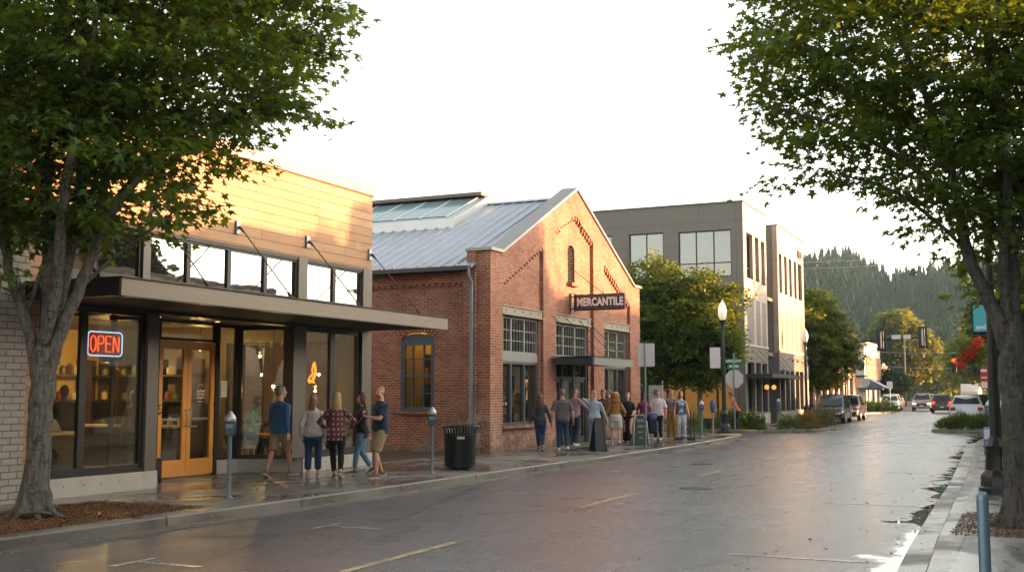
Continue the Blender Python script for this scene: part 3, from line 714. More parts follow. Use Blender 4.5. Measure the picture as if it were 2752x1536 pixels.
# OPEN neon
ne = thing('neon_sign', 'glowing OPEN neon sign with red letters inside a blue-white rounded border', 'sign', (-14.66, 14.58, 2.49))
NX = -14.655
MB().box(NX-.03, NX-.02, 14.21, 14.95, 2.51, 2.87).build('backing', mat('neon backing', (.06, .005, .006), .4, emit=(.5, .02, .01), es=.035), ne)
def rr(y0, y1, z0, z1, r, n=6):
    pts = []
    for cy_, cz, q0 in ((y1-r, z1-r, 0), (y0+r, z1-r, pi/2), (y0+r, z0+r, pi), (y1-r, z0+r, 1.5*pi)):
        for i in range(n+1):
            q = q0 + pi/2*i/n; pts.append((NX, cy_+r*cos(q), cz+r*sin(q)))
    return pts
MB().tube(rr(14.185, 14.975, 2.485, 2.895, .07), .0105, 6, closed=True).build('border_tube', m_emit('neon blue', (.34, .52, 1.0), 1.9), ne)
def nl(strokes, y, z, wd, h):
    mb = MB()
    for s_ in strokes: mb.tube([(NX, y + p[0]*wd, z + p[1]*h) for p in s_], .0105, 6, closed=(s_[0] == s_[-1] and False))
    mb.build('letter_tube', m_emit('neon red', (1.0, .085, .02), 2.6), ne)
O_ = [[(.5+.5*cos(q), .5+.5*sin(q)) for q in np.linspace(0, 2*pi, 17)]]
P_ = [[(0, 0), (0, 1), (.7, 1), (.95, .88), (1, .75), (.95, .6), (.7, .5), (0, .5)]]
E_ = [[(.95, 1), (0, 1), (0, 0), (.95, 0)], [(0, .52), (.8, .52)]]; N_ = [[(0, 0), (0, 1)], [(0, .99), (.06, .98), (.94, .02), (1, .01)], [(1, 0), (1, 1)]]
for k, s_ in enumerate((O_, P_, E_, N_)): nl(s_, 14.245+k*.175, 2.555, .125, .27)
# flame-shaped neon
fl = thing('neon_flame', 'orange glowing neon curl in the corner shop window', 'sign', (-14.68, 20.75, 2.05))
mb = MB(); X_ = -14.68
F = [(.10, 0), (-.02, .02), (-.12, .0), (-.17, .05), (-.10, .12), (-.02, .16), (.02, .22), (-.02, .30), (.03, .38), (.06, .47), (.08, .42), (.13, .33), (.14, .22), (.10, .12), (.02, .05)]
for k in (0, .03, .055): mb.tube([(X_-k*.3, 20.78 + p[0]*(1-k*5), 2.06 + k + p[1]*(1-k*3.2)) for p in F], .013, 5)
mb.tube([(X_, 20.86, 2.5), (X_, 20.88, 2.53)], .012, 5); mb.tube([(X_, 20.90, 2.44), (X_, 20.915, 2.46)], .012, 5)
mb.build('tube', m_emit('neon amber', (1.0, .33, .025), 1.9), fl)
# paper notice on the side light, planter at the door
pn = MB().box(DX+.004, DX+.008, 18.93, 19.13, 1.75, 2.1).build('notice', mat('paper', (.62, .60, .45), .8), shop)
pt = thing('planter', 'black box planter with tall pale bound stems beside the wooden doors', 'planter', (-15.35, 16.55, .15))
PX, PY = -15.30, 16.42
mb = MB(); mb.box(PX-.17, PX+.17, PY-.17, PY+.17, .22, .62)
mb.build('box', BLK, pt, bevel=.01)
for sx in (-1, 1):
    for sy in (-1, 1): MB().box(PX+sx*.15-.02, PX+sx*.15+.02, PY+sy*.15-.02, PY+sy*.15+.02, .15, .22).build('foot', BLK, pt)
mb = MB()
for i in range(26):
    q = i*2.4; r = .02+.11*sqrt(i/26)
    mb.tube([(PX+r*cos(q), PY+r*sin(q), .60), (PX+r*.75*cos(q+.2), PY+r*.75*sin(q+.2), 1.1), (PX+r*1.2*cos(q+.1), PY+r*1.2*sin(q+.1), 1.5)], [.012, .009, .006], 5)
mb.build('stems', mat('dry cane', (.30, .24, .17), .7, var=.3, vs=9), pt)
n = 90; q = rng.uniform(0, 2*pi, n); r = .16*np.sqrt(rng.random(n))
leaf_mesh('foliage', np.stack([PX+r*np.cos(q), PY+r*np.sin(q), rng.uniform(1.42, 1.62, n)], 1), np.stack([np.cos(q), np.sin(q), rng.uniform(-.2, .8, n)], 1), np.stack([rng.normal(0, .3, n), rng.normal(0, .3, n), np.ones(n)], 1), rng.uniform(.05, .11, n), m_leaf('olive leaf', (.10, .12, .04), (.25, .26, .1)), pt, OVAL)
# ------------------------------------------------------------------ brick gabled hall
BR = m_brick('red brick', (.33, .103, .050), (.145, .040, .026), (.37, .28, .20), .222, .0745, .0105, stain=.9, dark=.6)
ROOFM = mat('standing seam metal', (.42, .45, .50), .42, .55, var=.07, vs=.8, bump=.02, obj=False)
GREY = mat('grey steel paint', (.20, .205, .19), .5, .1, var=.12, vs=6); DG = mat('dark grey paint', (.045, .05, .052), .5, var=.12); BLUEG = mat('slate blue paint', (.055, .085, .11), .5, var=.1)
GLM = m_glass('old window glass', (.42, .42, .36), 2.2, .03)
hall = thing('brick_hall', 'gabled red brick hall with grey metal roof, steel lintels and tall windows', 'building', (-20, 35.25, .15))
F0, F1, FB = -14.10, -14.22, -14.55       # proud face, bay face, back of the wall
YA, YB, YM = 28.6, 41.9, 35.25
def rake(y):
    d_ = abs(y - YM)
    return 5.93 if d_ > 5.95 else 8.78 - d_*(8.78-5.93)/5.95
bays = [(29.42, 32.40), (33.42, 36.85), (37.90, 40.75)]
wins = [(29.47, 32.33, .90), (33.47, 36.60, .15), (37.95, 40.70, .90)]
ZL = 4.14
def stepz(y):
    if bays[0][0] < y < bays[0][1]: return 5.07 + math.floor((y-29.42)/.2)*.097
    if bays[1][0] < y < bays[1][1]: return 7.84 - math.floor(abs(y-35.2)/.18)*.083
    if bays[2][0] < y < bays[2][1]: return 6.45 - math.floor((y-37.9)/.2)*.092
    return None
mb = MB()
ys = sorted(set([round(YA + i*.1, 3) for i in range(134)] + [b for p in bays for b in p] + [YB, 34.73, 35.36]))
ys = [y for y in ys if YA <= y <= YB]
holes = wins
prev = None
def gbox(mb, x0, x1, a, b, zb, top=True, zt=None):
    za, zc = (rake(a), rake(b)) if zt is None else (zt, zt)
    vs = [(x0,a,zb),(x1,a,zb),(x1,b,zb),(x0,b,zb),(x0,a,za),(x1,a,za),(x1,b,zc),(x0,b,zc)]
    mb.add(vs, [(0,3,2,1),(4,5,6,7),(0,1,5,4),(1,2,6,5),(2,3,7,6),(3,0,4,7)])
LV = (34.73, 35.36, 5.53, 6.60)
for a, b in zip(ys, ys[1:]):
    m = (a+b)/2
    hole = next((h for h in wins if h[0] < m < h[1]), None)
    inl = LV[0] < m < LV[1]
    if inl:
        arc = LV[3] + .24*sqrt(max(0, 1-((m-35.045)/.32)**2))
        gbox(mb, FB, F1, a, b, ZL if hole else .10, zt=LV[2]); gbox(mb, FB, F1, a, b, arc)
    else:
        gbox(mb, FB, F1, a, b, ZL if hole else .10)
    if hole and hole[2] > .2: gbox(mb, FB, F1, a, b, .10, zt=.80)
    s = stepz(m)
    if s is None: gbox(mb, F1, F0, a, b, .10)
    elif inl: gbox(mb, F1, F0, a, b, max(s, arc))
    else: gbox(mb, F1, F0, a, b, s)
# teeth that hang below the stepped corbel
for (a, b) in bays:
    y = a + .1
    while y < b - .05:
        s = stepz(y)
        mb.box(F1+.001, F0-.035, y-.045, y+.045, s-.13, s)
        y += .2
mb.box(-14.22, -14.04, 29.42, 32.40, .80, .885); mb.box(-14.22, -14.04, 37.90, 40.75, .80, .885)
# side wall
SW = [(-17.07, -15.94, 1.31, 3.62)]
wall(mb, 'y', 28.62, 28.95, -34, FB, .10, 5.33, SW)
mb.box(-14.95, FB, 28.50, 28.62, .10, 5.33)
mb.box(-18.05, -14.95, 28.55, 28.62, 5.02, 5.33)
x = -17.98
while x < -14.98: mb.box(x, x+.11, 28.56, 28.62, 4.93, 5.02); x += .22
mb.box(-34, -18.05, 28.55, 28.62, 4.93, 5.33)
mb.box(-17.16, -15.85, 28.54, 28.64, 1.22, 1.31)
# arch over the side window
for i in range(13):
    q = R(52 + i*76/12); c = Vector((-16.505 + .92*cos(q), 28.60, 2.82 + .92*sin(q)))
    mb.obox(c, (.062, .10, .22), M=Matrix.Rotation(pi/2 - q, 3, 'Y'))
# far sides
mb.box(-34, FB, YB-.3, YB, .1, 5.33); mb.box(-34, -33.7, 28.95, YB-.3, .1, 5.33)
mb.build('wall', BR, hall)
# spandrel between arch and frame in the side window
mb = MB(); pts = [(-17.07, 3.34)] + [(-16.505 - .57*cos(q), 3.34 + .24*sin(q)) for q in np.linspace(0, pi, 12)][1:-1] + [(-15.94, 3.34)]
mb.prism(pts, (0, 28.64, 0), (1, 0, 0), (0, 0, 1), (0, .08, 0)); fr = mb.build('window_head', BLUEG, hall)
f = window(hall, 'y', 28.70, -17.06, -15.95, 1.32, 3.34, 3, 1, BLUEG, m_glass('side window glass', (.8, .8, .62), .8, .03), fw=.105, mw=.03, dp=.12, sgn=-1, zs=[1.83, 2.33, 2.84])
MB().box(-16.95, -16.06, 28.63, 28.66, 2.305, 2.36).build('meeting_rail', BLUEG, f)
# coping and pier caps
cpg = MB()
for s_ in (1, -1):
    y0, y1 = YM, YM - s_*5.95
    v = [(YM, 8.78), (y1, 5.93)]
    L_ = hypot(5.95, 2.85); ang = atan2(2.85, 5.95)*s_
    c = ((F0+FB)/2 + .0, (YM+y1)/2, (8.78+5.93)/2 + .035)
    cpg.obox(c, (.60, L_+.04, .075), M=Matrix.Rotation(ang, 3, 'X'))
    yy0, yy1 = sorted((y1 - s_*.78, y1)); cpg.box(-14.88, -14.02, yy0 + (0 if s_ > 0 else 0), yy1, 5.93, 6.02)
cpg.build('coping', mat('pale coping metal', (.27, .255, .24), .4, .4, var=.06), hall)
mb = MB(); mb.box(-14.85, FB-.002, 28.56, 29.34, 5.33, 5.93); mb.build('corner_pier', BR, hall)
# louvred gable vent
mb = MB(); mb.box(-14.45, -14.43, 34.73, 35.36, 5.53, 6.85)
z = 5.58
while z < 6.78: mb.obox((-14.33, 35.045, z), (.13, .60, .02), M=Matrix.Rotation(R(35), 3, 'Y')); z += .085
mb.build('gable_louvre', DG, hall)
MB().box(-14.30, -14.03, 34.66, 35.43, 5.43, 5.53).build('vent_sill', BR, hall)
# steel lintels, windows
STL = mat('riveted lintel paint', (.24, .215, .16), .6, .0, var=.2, vs=8, bump=.2)
for i, (a, b, zs_) in enumerate(wins):
    mb = MB(); mb.box(-14.30, -14.085, a-.03, b+.03, ZL, ZL+.035); mb.box(-14.30, -14.085, a-.03, b+.03, ZL+.245, ZL+.275); mb.box(-14.30, -14.13, a-.03, b+.03, ZL+.035, ZL+.245)
    li = mb.build('lintel', STL, hall)
    mb = MB(); y = a + .25
    while y < b: mb.tube([(-14.13, y, ZL+.14), (-14.112, y, ZL+.14)], [.028, .018], 8); y += (b-a-.5)/3.999
    mb.build('rivets', mat('rust', (.10, .05, .03), .8), li)
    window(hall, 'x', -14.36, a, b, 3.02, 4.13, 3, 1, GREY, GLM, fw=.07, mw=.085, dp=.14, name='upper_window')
    g = MB()   # fine bars
    for k in range(3):
        u0 = a + (b-a)*k/3 + .07; u1 = a + (b-a)*(k+1)/3 - .07
        for q in (1, 2, 3): g.box(-14.345, -14.325, u0+(u1-u0)*q/4-.008, u0+(u1-u0)*q/4+.008, 3.10, 4.05)
        for q in (1, 2): g.box(-14.343, -14.323, u0, u1, 3.09+.95*q/3-.012, 3.09+.95*q/3+.012)
    g.build('glazing_bar', GREY, hall)
    MB().box(-14.48, -14.27, a, b, 2.78, 3.02).build('spandrel_panel', GREY, hall)
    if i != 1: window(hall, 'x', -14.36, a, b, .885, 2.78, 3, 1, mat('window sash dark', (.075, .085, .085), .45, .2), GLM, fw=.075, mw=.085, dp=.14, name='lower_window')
# centre doorway
mb = MB()
for y in (33.47, 34.35, 35.35, 36.50): mb.box(-14.45, -14.28, y, y+.09, .15, 2.78)
mb.box(-14.44, -14.30, 33.56, 36.5, 2.30, 2.38); fr = mb.build('door_frame', DG, hall)
for a, b in ((33.56, 34.35), (34.44, 35.35), (35.44, 36.50)):
    d_ = MB(); d_.box(-14.40, -14.34, a, a+.09, .16, 2.3); d_.box(-14.40, -14.34, b-.09, b, .16, 2.3); d_.box(-14.40, -14.34, a+.09, b-.09, .16, .38); d_.box(-14.40, -14.34, a+.09, b-.09, 2.2, 2.3)
    dd = d_.build('door', DG, hall); MB().box(-14.375, -14.365, a+.08, b-.08, .36, 2.22).build('door_glass', GLM, dd)
    MB().box(-14.378, -14.368, a+.02, b-.02, 2.38, 2.78).build('fanlight', GLM, dd)
# dark interior
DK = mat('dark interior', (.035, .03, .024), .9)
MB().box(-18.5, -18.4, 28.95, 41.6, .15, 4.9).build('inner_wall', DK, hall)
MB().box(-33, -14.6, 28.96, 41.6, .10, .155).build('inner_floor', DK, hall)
mb = MB(); mb.box(-18.3, -14.9, 29.9, 30.0, .155, 4.5); mb.build('inner_wall', mat('amber plaster', (.62, .42, .10), .8, var=.2), hall)
mb = MB(); mb.box(-16.9, -16.2, 29.6, 29.85, .155, 2.1); mb.box(-16.0, -15.95, 29.6, 29.9, .155, 3.2); mb.box(-16.8, -15.9, 29.62, 29.9, 2.6, 3.0)
mb.build('cupboard', mat('dark shelf wood'), hall)
l = bpy.data.lights.new('hall_light', 'POINT'); l.energy = 9; l.color = (1, .66, .22); l.shadow_soft_size = .04
lo = bpy.data.objects.new('hall_light', l); COL.objects.link(lo); lo.location = (-16.6, 29.3, 4.2)
lt = thing('pendant_lamp', 'amber ceiling lamp lighting the room behind the arched side window', 'lamp', (-16.6, 29.45, 4.4))
MB().lathe([(.12, .1), (.14, 0), (.02, -.02)], (-16.6, 29.45, 4.4), 14).build('lamp_shade', m_emit('amber glow', (1, .6, .2), 1.5), lt); MB().tube([(-16.6, 29.45, 4.5), (-16.6, 29.45, 5.2)], .01, 5).build('cord', BLK, lt)
# roof
ZE, ZR = 5.46, 8.50; SL = (ZR-ZE)/(YM-28.25)
mb = MB()
for s_ in (-1, 1):
    y0 = YM + s_*7.0
    mb.prism([(0, 0), (7.0, ZR-ZE), (7.0, ZR-ZE-.06), (0, -.06)], (-34.2, y0, ZE), (0, -s_, 0), (0, 0, 1), (34.2-14.55, 0, 0))
rf = mb.build('roof', ROOFM, hall)
mb = MB(); x = -34.0
while x < -14.7:
    a = Vector((x, 28.22, ZE)); b = Vector((x, YM, ZR)); n_ = Vector((0, -SL, 1)).normalized()
    mb.add([a+Vector((-.014, 0, 0)), a+Vector((.014, 0, 0)), b+Vector((.014, 0, 0)), b+Vector((-.014, 0, 0))] + [p + n_*.045 for p in (a+Vector((-.014, 0, 0)), a+Vector((.014, 0, 0)), b+Vector((.014, 0, 0)), b+Vector((-.014, 0, 0)))],
           [(0,3,2,1),(4,5,6,7),(0,1,5,4),(1,2,6,5),(2,3,7,6),(3,0,4,7)])
    x += .42
x = -33.9
while x < -14.7: mb.box(x-.03, x+.03, 28.13, 28.21, 5.475, 5.53); x += .42  # snow guards along the eave, joined to the seam mesh
mb.box(-34.2, -14.6, YM-.16, YM+.16, ZR-.01, ZR+.05)
mb.build('seam_and_snow_guard', ROOFM, rf)
mb = MB(); mb.box(-34, -14.58, 28.12, 28.27, 5.33, 5.47); mb.build('gutter', mat('dark gutter', (.06, .065, .07), .4, .5), hall, bevel=.02)
PIPE = mat('grey blue drainpipe', (.16, .21, .26), .4, .5, var=.1)
mb = MB(); mb.tube([(-14.62, 28.2, 5.36), (-14.62, 28.22, 5.2), (-14.62, 28.40, 5.0), (-14.62, 28.42, 4.8), (-14.62, 28.42, .55), (-14.64, 28.40, .42), (-14.70, 28.36, .34), (-14.70, 28.36, .12)], .05, 10)
for z in (.95, 2.1, 3.6): mb.box(-14.70, -14.54, 28.42, 28.50, z, z+.04)
mb.build('downpipe', PIPE, hall, smooth=True)
# roof monitor with glazing
def onroof(x, y, h=0): return Vector((x, y, ZE + (y-28.25)*SL + h))
x0, x1, ya, yb = -27.0, -17.4, 32.5, YM
mb = MB()
hA, hB = .32, .34
base = [onroof(x0, ya), onroof(x1, ya), onroof(x1, yb), onroof(x0, yb)]; top = [p + Vector((0, 0, hA)) for p in base]
mb.add(base+top, [(0,1,5,4),(1,2,6,5),(2,3,7,6),(3,0,4,7),(4,5,6,7)])
mon = mb.build('roof_monitor', mat('pale flashing', (.48, .50, .50), .4, .5, var=.05), hall)
nrm_ = Vector((0, -SL, 1)).normalized()
mb = MB(); gb = MB(); npan = 9
for i in range(npan):
    xa = x1 - .35 - (x1-.35-x0)*i/npan; xb = x1 - .35 - (x1-.35-x0)*(i+1)/npan
    p = [onroof(xb+.06, ya+.25, hA), onroof(xa-.06, ya+.25, hA), onroof(xa-.06, yb-.35, hA), onroof(xb+.06, yb-.35, hA)]
    gb.add([q + nrm_*.01 for q in p] + [q + nrm_*.03 for q in p], [(0,3,2,1),(4,5,6,7),(0,1,5,4),(1,2,6,5),(2,3,7,6),(3,0,4,7)])
    a = onroof(xa, ya+.12, hA); b = onroof(xa, yb-.3, hA)
    mb.tube([a + nrm_*.03, b + nrm_*.03], .032, 4)
mb.build('glazing_bar', mat('pale flashing'), mon)
gb.build('roof_glass', mat('roof glass', (.16, .26, .27), .12, 0, var=.12, vs=.6, bump=0, obj=False), mon)
MB().box(x0, x1-.15, yb-.42, yb+.45, ZR+.30, ZR+.42).build('ridge_cap', mat('rusty cap', (.13, .10, .085), .6), mon)
# doorway canopy
cn = MB().box(-14.05, -12.66, 33.02, 36.6, 2.76, 2.96).build('canopy', DG, hall)
mb = MB(); mb.box(-12.66, -12.60, 32.96, 36.66, 2.72, 2.985); mb.build('fascia', GREY, cn); MB().box(-14.05, -12.56, 32.94, 36.68, 2.985, 3.0).build('flashing', BLK, cn)
for y in (33.3, 34.4, 35.5, 36.4): MB().tube([(-12.8, y, 3.0), (-14.1, y-.1, 4.3)], .011, 5).build('tie_rod', BLK, cn)
# hanging sign
sg = thing('hanging_sign', 'black double-sided sign with white lettering MERCANTILE hanging from the brick gable', 'sign', (-13.1, 34.95, 4.6))
SX0, SX1, SY = -14.02, -12.26, 34.95
SB = mat('sign black', (.020, .020, .026), .38, var=.1)
MB().box(SX0, SX1, SY-.06, SY+.06, 4.59, 5.13).build('panel', SB, sg, bevel=.008)
mb = MB()
for z0_, z1_ in ((4.655, 4.667), (5.053, 5.065)): mb.box(SX0+.07, SX1-.07, SY-.068, SY-.06, z0_, z1_)
for x_ in (SX0+.07, SX1-.07): mb.box(x_-.006, x_+.006, SY-.068, SY-.06, 4.667, 5.053)
mb.build('border', mat('brass green line', (.28, .26, .12), .5, .3), sg)
mb = MB(); mb.box(SX0-.04, SX0, SY-.07, SY+.07, 4.55, 5.17); mb.tube([(SX0-.16, SY, 5.06), (SX0-.02, SY, 5.06)], .02); mb.tube([(SX0-.16, SY, 4.66), (SX0-.02, SY, 4.66)], .02); mb.box(SX0-.2, SX0-.16, SY-.06, SY+.06, 4.5, 5.2)
mb.tube([(-14.2, SY, 6.05), (-13.0, SY, 5.13)], .012, 5)
mb.build('bracket', BLK, sg)
WL = mat('sign white', (.74, .68, .64), .6, var=.08)
mm = frame_m(((SX0+SX1)/2+.01, SY-.063, 4.858), (1, 0, 0), (0, 0, 1))
text_mesh('lettering', 'MERCANTILE', .37, WL, sg, mm, .017, .006, .72, spacing=1.06)
mm = frame_m(((SX0+SX1)/2-.01, SY+.063, 4.858), (-1, 0, 0), (0, 0, 1))
text_mesh('lettering', 'MERCANTILE', .37, WL, sg, mm, .017, .006, .72, spacing=1.06)
# ------------------------------------------------------------------ three-storey grey office building
PAN = None
def m_panel(name, base, pw=2.05, ph=1.23, oy=0.0):
    m, nt = newmat(name); uv = wall_uv(nt); p = pos(nt)
    br = nd(nt, 'ShaderNodeTexBrick', {'Vector': mapping(nt, uv), 'Color1': (0, 0, 0, 1), 'Color2': (1, 1, 1, 1), 'Mortar': (.5, .5, .5, 1), 'Scale': 1.0, 'Mortar Size': .011, 'Mortar Smooth': .1, 'Brick Width': pw, 'Row Height': ph}, offset=0.0)
    n = noise(nt, p, .8, 5, .65); k = math_(nt, 'ADD', math_(nt, 'MULTIPLY_ADD', n, .3, .82), math_(nt, 'MULTIPLY', br.outputs[0], .08))
    c = mix(nt, 1.0, base, nd(nt, 'ShaderNodeCombineColor', {0: k, 1: k, 2: k}).outputs[0], 'MULTIPLY')
    c = mix(nt, math_(nt, 'MULTIPLY', br.outputs['Fac'], .7), c, (base[0]*.3, base[1]*.3, base[2]*.3))
    b = nd(nt, 'ShaderNodeBsdfPrincipled', {'Base Color': c, 'Roughness': .62, 'Normal': bumpn(nt, noise(nt, p, 40, 3), .15, .005)}); finish(nt, b.outputs[0]); return m
GP = m_panel('grey cement panel', (.33, .275, .215)); GPD = m_panel('dark grey panel', (.150, .135, .114))
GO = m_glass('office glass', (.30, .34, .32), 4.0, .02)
GOD = m_glass('dark office glass', (.22, .22, .20), .55, .02)  # darker tint and weaker mirror, so the front windows reflect less sky
office = thing('office_building', 'three-storey grey panelled office building with tall narrow window strips', 'building', (-20, 66, .15))
XF = -13.97; Y0, Y1, Y2, Y3 = 58.9, 64.5, 67.7, 76.0; ZT = 12.05
hA = [(59.6, 61.1, 8.02, 10.5), (61.65, 62.6, 8.0, 10.5), (63.15, 64.1, 7.95, 10.45), (59.55, 61.05, 4.45, 6.97), (61.65, 62.6, 4.45, 6.95), (63.1, 64.1, 4.45, 6.93),
      (59.4, 61.0, .75, 3.48), (61.45, 62.6, .75, 3.48), (62.95, 64.15, .75, 3.48)]
yb = [68.1, 69.65, 71.15, 72.7, 74.1]
hB = [(y, y+(.85 if i < 4 else 1.3), 7.9, 10.3) for i, y in enumerate(yb)] + [(y, y+(.85 if i < 4 else 1.3), 4.45, 6.85) for i, y in enumerate(yb)] + [(y-.15, y+1.0, .75, 3.2) for y in yb]
hS = [(-20.4, -18.4, 8.05, 10.65), (-17.55, -14.62, 8.05, 10.6), (-23.4, -21.4, 8.05, 10.65), (-17.55, -14.62, 4.95, 7.05), (-20.4, -18.4, 4.95, 7.05), (-17.4, -15.2, .8, 3.3), (-20.4, -18.4, .8, 3.3)]
mb = MB()
wall(mb, 'x', XF-.3, XF, Y0, Y1, 4.32, ZT, hA); wall(mb, 'x', XF-.32, XF-.02, Y2, Y3, 4.25, ZT-.1, hB)
mb.build('front_wall', GP, office)
mb = MB()
wall(mb, 'x', XF-.31, XF-.01, Y0, Y1, .1, 4.32, hA); wall(mb, 'x', XF-.33, XF-.03, Y2, Y3, .1, 4.25, hB)
wall(mb, 'y', Y0, Y0+.3, -34, XF-.3, .1, ZT-.001, hS); mb.box(XF-.3, XF, Y0-.001, Y0+.0, 4.33, ZT-.01)
mb.box(-34, XF-.3, Y1-.3, Y1, .1, ZT-.02); mb.box(XF-2.6, XF-2.3, Y1, Y2, .1, ZT-.02); mb.box(-34, XF-.32, Y2, Y2+.3, .1, ZT-.12); mb.box(-34, XF-.32, Y3-.3, Y3, .1, ZT-.12); mb.box(-34, -33.7, Y0+.3, Y3-.3, .1, ZT-.13)
mb.build('side_wall', GPD, office)
mb = MB(); mb.box(-34, XF-.31, Y0-.04, Y0, 4.30, 4.40); mb.box(XF, XF+.05, Y0-.04, Y1, 4.33, 4.42); mb.box(XF-.02, XF+.04, Y2-.03, Y3, 4.26, 4.36)
for a, b in ((Y0-.05, 59.4), (61.0, 61.45), (62.6, 62.95), (64.15, 64.5)): mb.box(XF-.2, XF+.05, a, b, .1, .72)
for a, b in ((59.4, 61.0), (61.45, 62.6), (62.95, 64.15)): mb.box(XF-.2, XF+.03, a, b, .1, .70)
mb.box(XF-.25, XF+.05, Y2-.04, Y3, .1, .70)
mb.build('stone_base', mat('pale stone trim', (.42, .39, .34), .7, var=.2), office)
mb = MB()
mb.box(-34.1, XF+.05, Y0-.06, Y1+.02, ZT, ZT+.07); mb.box(-34.1, XF+.03, Y2-.03, Y3+.04, ZT-.1, ZT-.03); mb.box(-34, XF-2.3, Y1+.02, Y2-.03, ZT-.1, ZT-.05)
mb.build('parapet_cap', mat('cap brown', (.13, .10, .085), .5, .3), office)
FD = mat('office frame', (.022, .022, .022), .45, .3)
for h in hA + hB:
    big = h[3]-h[2] > 2.6
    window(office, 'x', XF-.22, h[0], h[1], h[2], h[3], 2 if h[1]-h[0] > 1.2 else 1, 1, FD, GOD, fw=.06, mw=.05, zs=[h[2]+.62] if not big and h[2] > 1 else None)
for h in hS:
    window(office, 'y', Y0+.12, h[0], h[1], h[2], h[3], 3 if h[1]-h[0] > 2.4 else 2, 1, FD, GO, fw=.06, mw=.06, sgn=-1, zs=[h[2]+.78] if h[2] > 1 else None)
BLD = mat('pale roller blind', (.55, .60, .50), .8, var=.08, bump=0)
mb = MB()
for h in hS[:3]: mb.box(h[0], h[1], Y0+.42, Y0+.44, h[3]-1.35, h[3])
mb.box(hS[3][0], hS[3][1], Y0+.42, Y0+.44, 6.6, 7.05)
mb.build('roller_blind', BLD, office)
mb = MB(); mb.box(-33, XF-.4, Y0+2.8, Y0+2.9, .2, ZT-.3); mb.box(-33, XF-.35, Y0+.35, Y3-.4, 7.3, 7.5); mb.box(-33, XF-.35, Y0+.35, Y3-.4, 4.0, 4.2)
mb.box(XF-3.5, XF-3.4, Y2+.4, Y3-.4, .2, ZT-.3); mb.build('inner_wall', mat('office inside', (.16, .14, .11), .9), office)
mb = MB(); mb.box(-17.6, -14.6, Y0+.5, Y0+.55, 5.0, 6.4); mb.box(-17.4, -15.2, Y0+.45, Y0+.5, .8, 3.3); mb.build('wood_screen', mat('glowing orange wood', (.52, .24, .05), .6, emit=(.9, .4, .08), es=.012), office)  # faint orange glow put into the wood so it looks lit
mb = MB(); mb.box(XF+.0, XF+1.38, Y0+.15, 65.3, 2.64, 2.84); c = mb.build('canopy', DG, office)
mb = MB()
for y in (60.5, 62.2, 63.9): MB().tube([(XF+1.3, y, 2.84), (XF, y-.2, 4.2)], .015, 5).build('tie_rod', DG, c)
mb.box(XF-2.3, XF+.9, 66.2, 69.5, 2.64, 2.84)
for y in (66.9, 68.3): MB().tube([(XF+.8, y, 2.84), (XF, y-.2, 4.0)], .015, 5).build('tie_rod', DG, c)
mb.build('canopy_slab', DG, c)
for k, (x, y) in enumerate(((XF+.25, 62.78), (XF+.3, 64.4))):
    o = thing('wall_lamp', ['round glowing amber wall lamp under the grey building canopy, on the nearer pier', 'round glowing amber wall lamp at the far end of the grey building canopy'][k], 'lamp', (x, y, 2.15))
    MB().ball((x, y, 2.15), .14, 12, 8).build('globe', m_emit('amber lamp', (1, .48, .10), 1.7 if k else .9), o, smooth='all'); MB().tube([(x, y, 2.29), (x, y, 2.4), (XF-.05, y, 2.4)], .02, 5).build('arm', BLK, o)
mb = MB()
for y in (69.6, 71.1, 72.6): mb.tube([(XF, y, 3.85), (XF+.35, y, 3.95), (XF+.4, y, 3.8)], .02, 5); mb.lathe([(.02, .1), (.09, 0)], (XF+.4, y, 3.72), 8)
mb.build('gooseneck', BLK, office)
NUM = mat('dark bronze numerals', (.09, .055, .03), .5, .3)
text_mesh('numerals', '1825', .72, NUM, office, frame_m((XF+.02, 74.55, 10.86), (0, 1, 0), (0, 0, 1)), .012, .03, 1.0)

# ------------------------------------------------------------------ buildings farther along
def box_building(name, label, x0, x1, y0, y1, h, wm, front=(), side=(), cap=None, fm=None, gm=None, cat='building', group=None, cornice=0):
    b = thing(name, label, cat, ((x0+x1)/2, (y0+y1)/2, .1), group=group)
    mb = MB()
    fx, bx = x1, x0
    wall(mb, 'x', fx-.3, fx, y0, y1, .05, h, front); wall(mb, 'y', y0, y0+.3, bx, fx-.3, .05, h, side)
    mb.box(bx, fx-.3, y1-.3, y1, .05, h); mb.box(bx, bx+.3, y0+.3, y1-.3, .05, h); mb.build('wall', wm, b)
    MB().box(bx, fx-.3, y0+.3, y1-.3, h-.4, h-.3).build('roof', BRONZE, b)
    mb = MB(); c_ = .08 + cornice; mb.box(bx-.1, fx+c_, y0-c_, y0+.35, h, h+.18+cornice); mb.box(fx-.35, fx+c_, y0+.35, y1+.05, h, h+.18+cornice); mb.build('cornice', cap or CAP, b)
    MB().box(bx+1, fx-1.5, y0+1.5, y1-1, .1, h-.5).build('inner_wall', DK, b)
    for q in front: window(b, 'x', fx-.18, q[0], q[1], q[2], q[3], max(1, round((q[1]-q[0])/1.2)), 1, fm or FD, gm or GO, fw=.08, mw=.06)
    for q in side: window(b, 'y', y0+.15, q[0], q[1], q[2], q[3], max(1, round((q[1]-q[0])/1.2)), 1, fm or FD, gm or GO, fw=.08, mw=.06, sgn=-1)
    return b
RB = m_brick('far red brick', (.36, .12, .07), (.27, .08, .05), (.40, .33, .27), .22, .075, .01, dark=.25)
CRM = mat('cream render', (.58, .52, .41), .75, var=.12, vs=.6, obj=False)
PINK = mat('pink shopfront paint', (.42, .25, .19), .7, var=.1, obj=False)
b = box_building('storefront', 'low red brick storefronts with pale piers just past the grey office block', -28, -14.1, 76.3, 99.5, 4.1, RB, [(y, y+1.9, .6, 3.0) for y in np.arange(77.2, 98, 2.6)])
